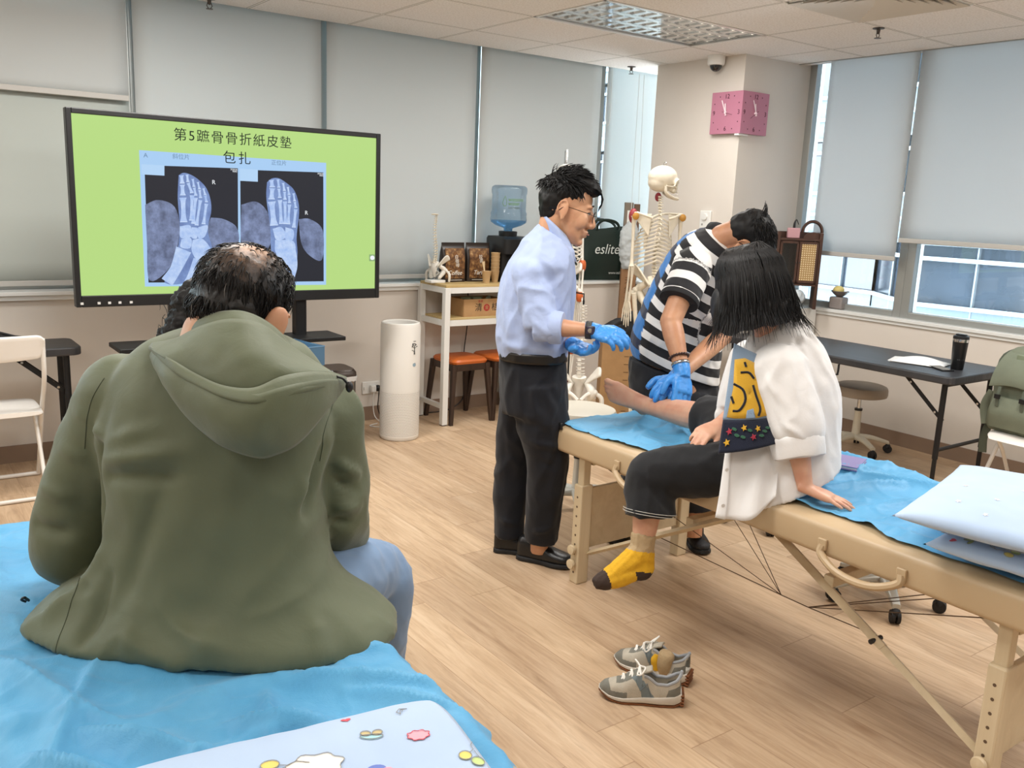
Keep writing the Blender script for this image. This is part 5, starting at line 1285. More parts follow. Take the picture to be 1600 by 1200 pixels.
# ---------------------------------------------------------------- pillows with a small print
def pillow_material():
    t = NT('pale_blue_cotton'); n = t.noise(t.obj(), 3, 3); f = t.noise(t.obj(), 300, 2)
    t.col(t.ramp(n, [(.3, lin('#A9BFDC')), (.7, lin('#B5CAE4'))])); t.b.inputs['Roughness'].default_value = .8; t.b.inputs['Sheen Weight'].default_value = .2
    t.bump(f, .1, .002); return t.m
M_PILLOW = pillow_material()
PR = {k: mat('print_'+k, c, .8) for k, c in dict(yellow='#E3CF72', green='#BFD38A', pink='#EBA7B4', red='#DB5C68', blue='#6C7FC4', white='#F6F6F2', line='#989898', tan='#C9B98C', aqua='#A8D5DE').items()}
def pillow(name, label, c, rz, W, D, T, motifs, tilt=(0, 0), seed=0., corner=.0, group=None):
    t = thing(name, label, 'pillow', c, rz, group)
    t.rotation_euler = (tilt[0], tilt[1], rz)
    def top(u, v, s):
        a, b = 2*u-1, 2*v-1
        k = (1-abs(a)**2.6)*(1-abs(b)**2.6); k = max(k, 0)**.5
        rc = 1-corner*(abs(a)*abs(b))**5; x = W*a*(1-.045*(1-b*b))*rc; y = D*b*(1-.06*(1-a*a))*rc
        w_ = .007*noise.noise(V((x*9+seed, y*9, s)))+.004*noise.noise(V((x*22+seed, y*14, s+4)))
        return V((x, y, T*(.5+s*.5*k)+w_*k))
    n = 44; m = MB()
    m.grid(lambda u, v: top(u, v, 1), n, n); m.grid(lambda u, v: top(u, v, -1 if T > .03 else -1), n, n)
    me = m.mesh(name); bm = bmesh.new(); bm.from_mesh(me); bmesh.ops.remove_doubles(bm, verts=bm.verts, dist=.0004); bmesh.ops.recalc_face_normals(bm, faces=bm.faces); bm.to_mesh(me); bm.free()
    body = finish('cushion', me, M_PILLOW, t, angle=0)
    def flat(fn, u, v, s, rot, side, k):
        """drape an outline (list of xy) on the cloth at u,v"""
        pts = fn; out = []
        ca, sa = math.cos(rot), math.sin(rot)
        for x, y in pts:
            x, y = (x*ca-y*sa)*s, (x*sa+y*ca)*s
            p = top(min(.99, max(.01, u+x/(2*W))), min(.99, max(.01, v+y/(2*D))), side); out.append(p+V((0, 0, side*(.0012+.0004*k))))
        return out
    circ = lambda cx, cy, rx, ry, n=14: [(cx+rx*math.cos(2*PI*i/n), cy+ry*math.sin(2*PI*i/n)) for i in range(n)]
    def put(shape, col, u, v, s, rot, side=1, k=0):
        p = flat(shape, u, v, s, rot, side, k); c0 = sum(p, V())/len(p)
        m = MB().add([c0]+p, [(0, i+1, (i+1) % len(p)+1) for i in range(len(p))]); m.build('print_motif', PR[col], body, smooth=False)
    def line(shape, u, v, s, rot, side=1, w=.0007, col='line', closed=True):
        p = flat(shape, u, v, s, rot, side, 3); m = MB().tube(p+([p[0]] if closed else []), w, 4); m.build('print_line', PR[col], body, smooth=False)
    for kind, u, v, s, rot, *side in motifs:
        sd = side[0] if side else 1
        if kind == 'balloons':
            for (x, y, cl) in ((0, .55, 'yellow'), (-.15, -.55, 'green')):
                q = circ(x, y, .62, .5); put(q, cl, u, v, s, rot, sd); line(q, u, v, s, rot, sd)
            line([(.6, .4), (1.2, .3), (1.7, .7), (2.6, .5)], u, v, s, rot, sd, closed=False); line([(.5, -.4), (1.1, .2)], u, v, s, rot, sd, closed=False)
        elif kind == 'heart':
            h = [(16*math.sin(a)**3/16, (13*math.cos(a)-5*math.cos(2*a)-2*math.cos(3*a)-math.cos(4*a))/16) for a in [2*PI*i/20 for i in range(20)]]
            put(h, 'red', u, v, s, rot, sd)
        elif kind == 'cloud':
            q = [(math.cos(a)*(1+.09*math.sin(7*a)), .7*math.sin(a)*(1+.09*math.sin(7*a))) for a in [2*PI*i/40 for i in range(40)]]
            put(q, 'white', u, v, s, rot, sd); line(q, u, v, s, rot, sd)
        elif kind == 'pinkcloud':
            q = [(math.cos(a)*(1+.1*math.sin(8*a)), .7*math.sin(a)*(1+.1*math.sin(8*a))) for a in [2*PI*i/40 for i in range(40)]]
            put(q, 'pink', u, v, s, rot, sd); line(q, u, v, s, rot, sd, col='red')
        elif kind == 'kite':
            line([(-1, -.6), (0, .5), (1, -.2), (.2, .9), (-.9, .5)], u, v, s, rot, sd); line([(-.3, -.2), (.5, .2)], u, v, s, rot, sd, closed=False)
        elif kind == 'flowers':
            for x in (-.5, .5):
                q = circ(x, .2, .45, .4); put(q, 'tan', u, v, s, rot, sd); line(q, u, v, s, rot, sd, col='line')
            q = circ(0, -.35, 1., .35); put(q, 'aqua', u, v, s, rot, sd, -1); line(q, u, v, s, rot, sd)
        elif kind == 'bow':
            q = circ(0, 0, .9, .7); put(q, 'blue', u, v, s, rot, sd); put(circ(.9, -.5, .5, .4), 'pink', u, v, s, rot, sd, 1)
        elif kind == 'star':
            q = [((1 if i % 2 else .45)*math.cos(PI*i/5), (1 if i % 2 else .45)*math.sin(PI*i/5)) for i in range(10)]
            put(q, 'white', u, v, s, rot, sd)
        elif kind == 'leaf':
            for r in (0, 1.2, 2.4): q = [(x*math.cos(r)-y*math.sin(r), x*math.sin(r)+y*math.cos(r)) for x, y in circ(.6, 0, .6, .22)]; put(q, 'green', u, v, s, rot, sd); line(q, u, v, s, rot, sd)
        elif kind == 'script':
            line([(-1, 0), (-.8, .3), (-.6, -.1), (-.35, .35), (-.1, -.1), (.1, .25), (.3, -.1), (.55, .3), (.8, 0), (1, .2)], u, v, s, rot, sd, closed=False)
    return t
pillow('floor_pillow', 'flat pale blue printed pillow at the bottom edge on the foreground massage table', (.474, 1.05, .668), -.14, .29, .275, .06,
       [('balloons', .40, .75, .024, -.35), ('cloud', .52, .71, .044, -.2), ('heart', .19, .80, .009, .3), ('kite', .31, .72, .014, .4), ('flowers', .71, .80, .020, -.3), ('pinkcloud', .84, .74, .020, 0), ('heart', .67, .94, .009, 0), ('kite', .84, .90, .011, .5), ('bow', .67, .62, .018, 0), ('script', .41, .60, .022, 1.2), ('balloons', .95, .58, .022, .8), ('cloud', .4, .25, .05, .2), ('flowers', .2, .3, .03, 0), ('pinkcloud', .12, .3, .03, 0)], seed=1., corner=.09)
pillow('pillow', 'lower pale blue printed pillow of the pair on the right massage table', (2.575, 1.0, .692), .1, .30, .2, .085,
       [('cloud', .2, .93, .03, .3), ('leaf', .1, .75, .02, .5), ('balloons', .08, .5, .02, 1.3), ('heart', .07, .86, .01, 0), ('kite', .1, .62, .012, 0)], seed=5., group='pair of printed pillows')
pillow('pillow', 'upper pale blue pillow of the pair on the right massage table', (2.525, 1.09, .772), .22, .31, .205, .10,
       [('star', .2, .7, .009, 0), ('star', .3, .5, .009, .4), ('star', .42, .75, .01, .2), ('star', .12, .5, .008, 0), ('star', .5, .4, .01, 0), ('balloons', .06, .22, .018, 1.4, -1), ('kite', .07, .7, .012, .5, -1)], tilt=(0, -.03), seed=9., group='pair of printed pillows')
t = thing('notebook', 'thin purple notebook lying on the blue sheet behind the woman', 'notebook', (2.80, 1.81, .716), .35)
MB().bb((-.075, -.09, 0), (.075, .09, .004)).bb((-.075, -.09, .011), (.075, .09, .014)).build('cover', mat('purple_cover', '#8F84B4', .4), t, smooth=False)
MB().bb((-.072, -.087, .004), (.072, .087, .011)).build('pages', mat('paper', '#EDEDEB', .7), t, smooth=False)
# ---------------------------------------------------------------- sneakers
M_SUEDE = mat('grey_suede', '#77766D', .9, var=.15, vs=30, bump=.2, bs=200); M_MESH = mat('cream_nylon', '#B5AE9F', .8, var=.08, vs=40, bump=.25, bs=300)
M_LETTER = mat('slate_panel', '#727E82', .7, var=.08, vs=20); M_MID = mat('midsole', '#CFC8BC', .6, var=.06, vs=20); M_GUM = mat('gum_rubber', '#7B4B29', .6, var=.2, vs=40); M_LACE = mat('laces', '#EFEDE6', .8)
M_COLLAR = mat('shoe_lining', '#9DA0A4', .9)
def sneaker(loc, rz, side, label):
    """toe towards local +y; side = +1 right shoe"""
    t = thing('sneaker', label, 'shoe', loc, rz, 'pair of sneakers')
    L = .265
    def outl(y):                                            # half widths (left,right) along the length
        k = (y+L/2)/L
        w = float(np.interp(k, [0, .08, .25, .45, .7, .88, .97, 1], [.024, .033, .036, .034, .043, .036, .02, .006]))
        return w, .006*side*math.sin(k*PI)
    def sole(z0f, z1f, grow, name, m):
        R = []
        for i in range(25):
            y = -L/2-grow*.6+(L+grow*1.2)*i/24; w, o = outl(max(-L/2+.001, min(L/2-.001, y))); k = i/24
            R.append(((o, y, (z0f(k)+z1f(k))/2), (1, 0, 0), (0, 0, 1), w+grow, (z1f(k)-z0f(k))/2, 6))
        MB().loft(R, 28).build(name, m, t)
    spring = lambda k: .022*max(0, (k-.72)/.28)**2+.010*max(0, (.1-k)/.1)**2
    sole(lambda k: spring(k), lambda k: spring(k)+.008, .004, 'outsole', M_GUM)
    sole(lambda k: spring(k)+.008, lambda k: .043-.024*min(1, k*1.25)+spring(k)*.55+.002, .0045, 'midsole', M_MID)
    m = MB()
    for z in range(4): m.bb((-.03, -L/2-.012, .004+.011*z), (.03, -L/2+.002, .011+.011*z))
    m.build('heel_lugs', M_GUM, t, bevel=.002)
    # upper as an open shell
    prof = [(0, .106, .8), (.06, .094, .86), (.16, .078, .9), (.3, .08, .95), (.40, .102, .95), (.48, .108, .9), (.58, .097, .95), (.72, .072, 1), (.86, .058, 1), (.95, .05, .95), (1, .036, .7)]
    nz = 9; ny = 40
    def shell(u, v):
        k = u; y = -L/2+.003+(L-.006)*k; w, o = outl(y); w = w-.001
        h = float(np.interp(k, [p[0] for p in prof], [p[1] for p in prof])); zb = .040-.026*min(1, k*1.25)+spring(k)*.5
        open_ = max(0, min(1, (.52-k)/.08))*max(0, min(1, (k-.0)/.02))       # collar opening behind, closed toe in front
        a = (v-.5)*2; 
        if open_ > .5:
            sgn = -1 if v < .5 else 1; q = abs(a); z = zb+(h-zb)*(1-q); x = sgn*w*(1-.28*(1-q)**2)
            return V((o+x, y, z+.0*q))
        ang = a*PI/2*1.02
        return V((o+w*math.copysign(abs(math.sin(ang))**.75, ang), y, zb+(h-zb)*max(0, math.cos(ang))**.8))
    ny2, nv2 = 200, 88; vs, fs, mi = [], [], []
    for i in range(ny2+1):
        for j in range(nv2+1): vs.append(shell(i/ny2, j/nv2))
    for i in range(ny2):
        for j in range(nv2):
            k = (i+.5)/ny2; q = abs((j+.5)/nv2-.5)*2
            if k < .48 and .5-.5/nv2*1.01 < (j+.5)/nv2 < .5+.5/nv2*1.01: continue
            if k < .46 and nv2//2-4 <= j <= nv2//2+3: continue
            mm = 0
            if k > .90-.05*q or (k > .66 and q > .62+.5*(1-k)): mm = 1
            elif .30 < k-.22*(1-q) < .46 and q > .25: mm = 2
            elif k < .12+.06*q and q > .45: mm = 1
            elif .5 < k < .80 and q < .30+.25*(.8-k): mm = 1
            fs.append((i*(nv2+1)+j, (i+1)*(nv2+1)+j, (i+1)*(nv2+1)+j+1, i*(nv2+1)+j+1)); mi.append(mm)
    mb = MB(); mb.v = [tuple(p) for p in vs]; mb.f = fs; mb.mi = mi
    up = mb.build('upper', [M_MESH, M_SUEDE, M_LETTER], t, solid=.005)
    rim = [shell(k, .5-.042) for k in np.linspace(.0, .46, 12)]; rim2 = [shell(k, .5+.042) for k in np.linspace(.0, .46, 12)]
    MB().tube(rim[::-1]+[V(((rim[0].x+rim2[0].x)/2, -L/2+.001, rim[0].z+.008))]+rim2, .0055, 8, res=50).build('collar', M_COLLAR, t)
    MB().grid(lambda u, v: V(((u-.5)*.044*(1-.2*v)+.004*side, -.012+.06*(1-v)-.024*v, .076+.056*v*(1-.2*v)-.006*abs(u-.5)*2)), 8, 8).build('tongue', M_MESH, t, solid=.007)
    MB().loft([((.004*side, -.06, .035), (1, 0, 0), (0, 0, 1), .03, .004, 4), ((.004*side, .05, .03), (1, 0, 0), (0, 0, 1), .03, .004, 4)], 16).build('insole', M_COLLAR, t)
    lc = MB()
    for i in range(6):
        k = .50+.048*i; h = float(np.interp(k, [p[0] for p in prof], [p[1] for p in prof])); y = -L/2+L*k; x = .024-.0015*i
        MBy = lc.tube([(-x+.004*side, y, h-.006), (.004*side, y+.006*(-1)**i, h+.009), (x+.004*side, y+.004, h-.006)], .0044, 6, res=8, flat=(1, .5))
    lc.build('laces', M_LACE, t)
    MB().tube([(.004, .0, .115), (.03*side, -.012, .128), (.045*side, .0, .112), (.03*side, .012, .104), (.004, .004, .112), (-.03*side, .02, .122), (-.045*side, .01, .098), (-.02*side, -.004, .104)], .003, 6, res=36).build('bow', M_LACE, t)
    for s in (-1, 1):                                       # stitched side letter as a plain raised mark
        pts = [shell(k, .5+s*q*.5) for k, q in ((.36, .85), (.42, .35), (.50, .8), (.56, .4))]
        MB().tube([p+V((s*.0028, 0, .001)) for p in pts], .0035, 6, flat=(1, .5)).build('side_letter', M_LETTER, t)
    return t
a = math.atan2(1.967-1.80, 1.871-2.045)
sneaker((1.958, 1.885, 0), a-PI/2, -1, 'grey and cream sneaker standing empty on the floor, nearer the camera')
sneaker((2.108, 1.985, 0), math.atan2(2.107-1.85, 2.086-2.16)-PI/2+.18, 1, 'grey and cream sneaker holding a balled yellow sock, farther from the camera')
t = thing('rolled_sock', 'beige and yellow sock stuffed into the farther sneaker', 'sock', (2.118, 1.93, .022))
M_SOCKB = mat('sock_beige', '#B49C78', .9, var=.06, vs=60, bump=.4, bs=220); M_SOCKY = mat('sock_yellow', '#D9A723', .9, var=.06, vs=60, bump=.4, bs=220); M_SOCKD = mat('sock_dark', '#3A2C25', .9, bump=.3, bs=200)
MB().loft([((0, 0, .0), (1, 0, 0), (0, 1, 0), .024, .03, 2), ((-.004, .0, .04), (1, 0, 0), (0, 1, 0), .028, .036, 2.3), ((0, -.004, .075), (1, 0, 0), (0, 1, 0), .026, .034, 2.3), ((0, -.004, .088), (1, 0, 0), (0, 1, 0), .014, .024, 2)], 24, res=14).xf(Matrix.Diagonal((.9, .85, .95, 1))).build('cuff', M_SOCKB, t)
MB().loft([((-.014, .022, .01), (1, 0, 0), (0, 1, 0), .018, .016, 2), ((-.018, .026, .045), (1, 0, 0), (0, 1, 0), .02, .016, 2), ((-.016, .022, .066), (1, 0, 0), (0, 1, 0), .012, .01, 2)], 20, res=10).build('foot_part', M_SOCKY, t)

# ================================================================ people: shared tools
DV = V((.59101, .80667, 0)); RV = V((.80667, -.59101, 0)); UP = V((0, 0, 1))      # into the room, across it, up
def skin_material(name, c, red):
    t = NT(name); v = t.obj(); n = t.noise(v, 18, 4); n2 = t.noise(v, 350, 2)
    t.col(t.ramp(n, [(.3, lin(red)), (.65, lin(c))])); b = t.b
    b.inputs['Roughness'].default_value = .48; b.inputs['Subsurface Weight'].default_value = .12; b.inputs['Subsurface Radius'].default_value = (.8, .35, .2); b.inputs['Subsurface Scale'].default_value = .012
    t.bump(n2, .06, .001); return t.m
M_SKIN = skin_material('skin', '#C99A78', '#BF8A6A'); M_SKINF = skin_material('skin_fair', '#D3A589', '#C99076'); M_SKINT = skin_material('skin_tan', '#BF8E6C', '#B07C5C')
M_HAIR = mat('black_hair', '#0D0C0C', .55, spec=.3); M_HAIRW = mat('black_hair_long', '#0D0B0B', .5, spec=.38)
M_GLOVE = mat('blue_nitrile', '#3E8FDD', .38, var=.08, vs=30, bump=.3, bs=90)
M_EYE = mat('eye_white', '#E8E2DC', .2); M_IRIS = mat('iris', '#21150F', .15); M_LIP = mat('lips', '#A9675A', .5)
def hand(mb, w, f, p, tdir, curl=(.35, .4, .45, .5), s=1., topen=.8, tcurl=.3, pad=0., spread=.08, k2=1.):
    """palm, four fingers and a thumb; f finger direction, p direction the palm faces, tdir thumb side"""
    w, f, p = V(w), V(f).normalized(), V(p); p = (p-f*p.dot(f)).normalized(); t = f.cross(p)
    if t.dot(V(tdir)) < 0: t = -t
    mb.loft([(w-f*.02*s, t, p, .027*s+pad, .02*s+pad, 2.2), (w+f*.01*s, t, p, .029*s+pad, .018*s+pad, 2.3), (w+f*.045*s, t, p, .038*s+pad, .0165*s+pad, 2.6), (w+f*.08*s, t, p, .041*s+pad, .0145*s+pad, 2.8), (w+f*.092*s, t, p, .038*s+pad, .011*s+pad, 2.5)], 18, res=12)
    for i, L in enumerate((.074, .083, .077, .060)):
        off = (.0305, .0105, -.0095, -.029)[i]*s; sp = (.5, .12, -.25, -.7)[i]*spread*2
        q = w+f*(.086, .09, .086, .076)[i]*s+t*off; th = curl[i]*.7; pts = [q-f*.02*s, q]; g = (f+t*sp).normalized()
        for seg, kk in ((.46, 1.), (.30, 1.25*k2), (.24, .8*k2)):
            d = g*math.cos(th)+p*math.sin(th); pts.append(pts[-1]+d*L*seg*s); th += curl[i]*kk
        r = (.0093, .0096, .0091, .008)[i]*s+pad
        mb.tube(pts, [r*1.02, r, r*.93, r*.86, r*.6], 9, res=13)
    a = (t*topen+f*(1.05-topen*.5)+p*.28).normalized(); q = w+f*.022*s+t*.02*s+p*.004*s; c = (f*.9+t*.25*topen+p*(.1+tcurl)).normalized()
    mb.tube([q-a*.012*s, q+a*.03*s, q+a*.052*s, q+a*.052*s+c*.03*s, q+a*.05*s+c*.05*s], [.0155*s+pad, .0135*s+pad, .0112*s+pad, .0104*s+pad, .0068*s+pad], 9, res=14)
def head(mb, c, f, u, s=1., ears=True, face=True):
    """adds cranium, face, nose, lips, jaw, ears; returns local->world map"""
    f = V(f).normalized(); u = V(u); u = (u-f*u.dot(f)).normalized(); l = u.cross(f); Mx = Matrix((f, l, u)).transposed(); c = V(c)
    L = lambda x, y, z: c+Mx @ (V((x, y, z))*s)
    E = lambda x, y, z, a, b, d, n=16, m=10: mb.ell(L(x, y, z), (a*s, b*s, d*s), Mx, n, m)
    E(-.014, 0, .045, .098, .077, .083, 24, 14); E(-.035, 0, .02, .072, .07, .075, 20, 12); E(.03, 0, .0, .062, .066, .092, 20, 12)
    mb.loft([(L(.02, 0, -.045), l, f, .058*s, .055*s, 2.2), (L(.03, 0, -.075), l, f, .05*s, .05*s, 2.3), (L(.045, 0, -.098), l, f, .034*s, .036*s, 2.3), (L(.055, 0, -.112), l, f, .02*s, .022*s, 2)], 20, res=10)
    E(.074, 0, -.1, .019, .022, .017)
    if face:
        mb.tube([L(.082, 0, .028), L(.094, 0, .008), L(.106, 0, -.018), L(.108, 0, -.028), L(.094, 0, -.036)], [.008*s, .009*s, .0115*s, .0125*s, .008*s], 10, res=12)
        for q in (-1, 1):
            E(.096, q*.0135, -.031, .011, .009, .008, 10, 7); E(.079, q*.028, .036, .012, .026, .008); E(.058, q*.044, -.02, .03, .02, .034)
            mb.tube([L(.082, q*.014, .02), L(.084, q*.032, .021), L(.072, q*.046, .014)], .0042*s, 6, res=8)       # upper lid
            mb.tube([L(.081, q*.016, .006), L(.082, q*.032, .004), L(.072, q*.044, .008)], .0036*s, 6, res=8)
        E(.046, q*.04, -.052, .034, .023, .04); E(.022, q*.05, -.05, .036, .016, .045)
        E(.09, 0, -.056, .012, .024, .0065); E(.089, 0, -.071, .0115, .02, .0075); E(.083, 0, -.063, .012, .03, .018)
    if ears:
        for q in (-1, 1):
            R = Mx @ Matrix.Rotation(q*.35, 3, 'Z') @ Matrix.Rotation(-.15, 3, 'Y')
            mb.ell(L(-.012, q*.083, .0), (.018*s, .007*s, .031*s), R, 14, 9)
            pts = [L(-.012+.019*math.cos(a)-.004, q*(.087+.004*math.cos(a-2)), .002+.032*math.sin(a)) for a in [-.9+4.6*i/12 for i in range(13)]]
            mb.tube(pts, .0042*s, 6); mb.ell(L(-.008, q*.084, -.03), (.009*s, .006*s, .01*s), Mx, 10, 7)
    return L, Mx
def eyes(L, s, root, parent):
    for q in (-1, 1):
        MB().ell(L(.0735, q*.031, .0125), (.0118*s, .0118*s, .0118*s), None, 14, 9).build('eye', M_EYE, parent, world=True)
        MB().ell(L(.0808, q*.032, .0105), (.0052*s, .0052*s, .0052*s), None, 10, 7).build('iris', M_IRIS, parent.children[-1], world=True)
        MB().tube([L(.083, q*.016, .018), L(.0865, q*.032, .016), L(.076, q*.046, .0125)], [.0012*s, .0018*s, .001*s], 5, res=8).build('eyelash', M_HAIR, parent, world=True)
        MB().tube([L(.0885, q*.012, .038), L(.09, q*.028, .044), L(.08, q*.046, .038)], [.002*s, .0034*s, .0014*s], 6, res=9, flat=(1, .7)).build('eyebrow', M_HAIR, parent, world=True)
    MB().tube([L(.098, -.02, -.0635), L(.1035, -.006, -.0625), L(.1035, .006, -.0625), L(.098, .02, -.0635)], [.001*s, .0028*s, .0028*s, .001*s], 6, res=10).build('lips', M_LIP, parent, world=True)
def strands(mb, roots, r=.0016, n=5):
    """roots: list of point lists; each becomes a tapering lock"""
    for pts in roots:
        m = len(pts); mb.tube(pts, [r*(1-.85*(k/(m-1))**1.5) for k in range(m)], 3, cap=False, res=n)
def loft_px(mb, specs, n=40, res=40, cap=True, tilt=0.):
    """specs: (PR six numbers, depth half width, power)"""
    R = []
    for q, b, p in specs:
        c, uu = V(q[:3]), V(q[3:6]); a = uu.length; u = uu.normalized(); v = (DV+UP*tilt); v = (v-u*v.dot(u)).normalized()
        R.append((c, u, v, a, b, p))
    return mb.loft(R, n, cap, 0, res)
def creases(list_):
    L = [(V(a), V(b), w, h) for a, b, w, h in list_]
    def fn(p):
        t = 0.
        for a, b, w, h in L:
            ab = b-a; k = max(0, min(1, (p-a).dot(ab)/ab.length_squared)); d = (p-a-ab*k).length/w
            if d < 3: t += h*math.exp(-d*d)*(1 if h > 0 else 1)*(.35+.65*math.sin(PI*(.1+.8*k)))
        return t
    return fn
def cloth_noise(amp, sc=(9, 9, 6), seed=0., fine=.3):
    def fn(p):
        q = V((p.x*sc[0]+seed, p.y*sc[1]+seed, p.z*sc[2]))
        w = V((noise.noise(q*.6), noise.noise(q*.6+V((9, 3, 5))), noise.noise(q*.6+V((2, 8, 1)))))
        r = 1-abs(noise.noise(q+w*1.2))*2.6
        return amp*max(-.6, r)*.6+amp*fine*noise.noise(q*3.1)
    return fn
def garment(name, mb, m, parent, voxel=.008, smooth=4, fns=(), mi=None):
    me = fused(mb, voxel, smooth)
    if fns: displace(me, lambda p, n: sum(f(p) for f in fns))
    mats = m if isinstance(m, (list, tuple)) else [m]
    o = finish(name, me, mats, parent, world=False, angle=0)
    if mi:
        c = [p.center.copy() for p in me.polygons]; nn = [p.normal.copy() for p in me.polygons]
        me.polygons.foreach_set('material_index', [mi(a, b) for a, b in zip(c, nn)])
    r = root_of(parent); me.transform((Matrix.Translation(r.location) @ r.rotation_euler.to_matrix().to_4x4()).inverted())
    return o
def fabric(name, c, rough=.75, var=.06, weave=500., bump=.12, sheen=.1, fold=0.):
    t = NT(name); v = t.obj(); n = t.noise(v, 6, 3); w = t.noise(v, weave, 2); c = lin(c)
    t.col(t.ramp(n, [(.3, tuple(x*(1-var) for x in c[:3])+(1,)), (.7, tuple(min(1, x*(1+var)) for x in c[:3])+(1,))]))
    t.b.inputs['Roughness'].default_value = rough; t.b.inputs['Sheen Weight'].default_value = sheen; t.b.inputs['Specular IOR Level'].default_value = .3
    h = w
    if fold: h = t.math('ADD', t.math('MULTIPLY', w, .08), t.noise(v, 16, 4, .55, .8))
    t.bump(h, fold or bump, .006 if fold else .002); return t.m
def shoe(t, heel, toe, m_up, m_sole, w=.05, name='shoe', h=.09):
    a, b = V(heel), V(toe); d = b-a; L = d.length; d.normalize(); l = UP.cross(d); o = V((0, 0, 0))
    P = lambda x, z: V((a.x+d.x*x*L, a.y+d.y*x*L, z))
    mb = MB()
    mb.loft([(P(-.02, h*.55), l, UP, w*.5, h*.45, 2.6), (P(.06, h*.58), l, UP, w*.68, h*.56, 2.8), (P(.25, h*.55), l, UP, w*.68, h*.55, 2.6), (P(.45, h*.48), l, UP, w*.72, h*.44, 2.5), (P(.7, h*.40), l, UP, w*.86, h*.3, 2.4), (P(.9, h*.36), l, UP, w*.74, h*.23, 2.3), (P(1.0, h*.33), l, UP, w*.4, h*.14, 2.2)], 24, res=26)
    s = mb.build(name, m_up, t, world=True, angle=0)
    sb = MB(); sb.loft([(P(-.03, .012), l, UP, w*.5, .012, 5), (P(.08, .012), l, UP, w*.76, .012, 5), (P(.4, .012), l, UP, w*.72, .012, 5), (P(.7, .012), l, UP, w*.95, .012, 5), (P(.92, .014), l, UP, w*.8, .011, 5), (P(1.03, .018), l, UP, w*.4, .009, 4)], 28, res=24); sb.build('sole', m_sole, s, world=True)
    lc = MB()
    for i in range(4):
        x = .42+.075*i; z = h*(.93-.42*(x-.3)/.55); lc.tube([P(x, z-.012)-l*w*.4, P(x+.02, z), P(x, z-.012)+l*w*.4], .003, 5, res=7)
    lc.build('laces', m_sole, s, world=True)
    return s

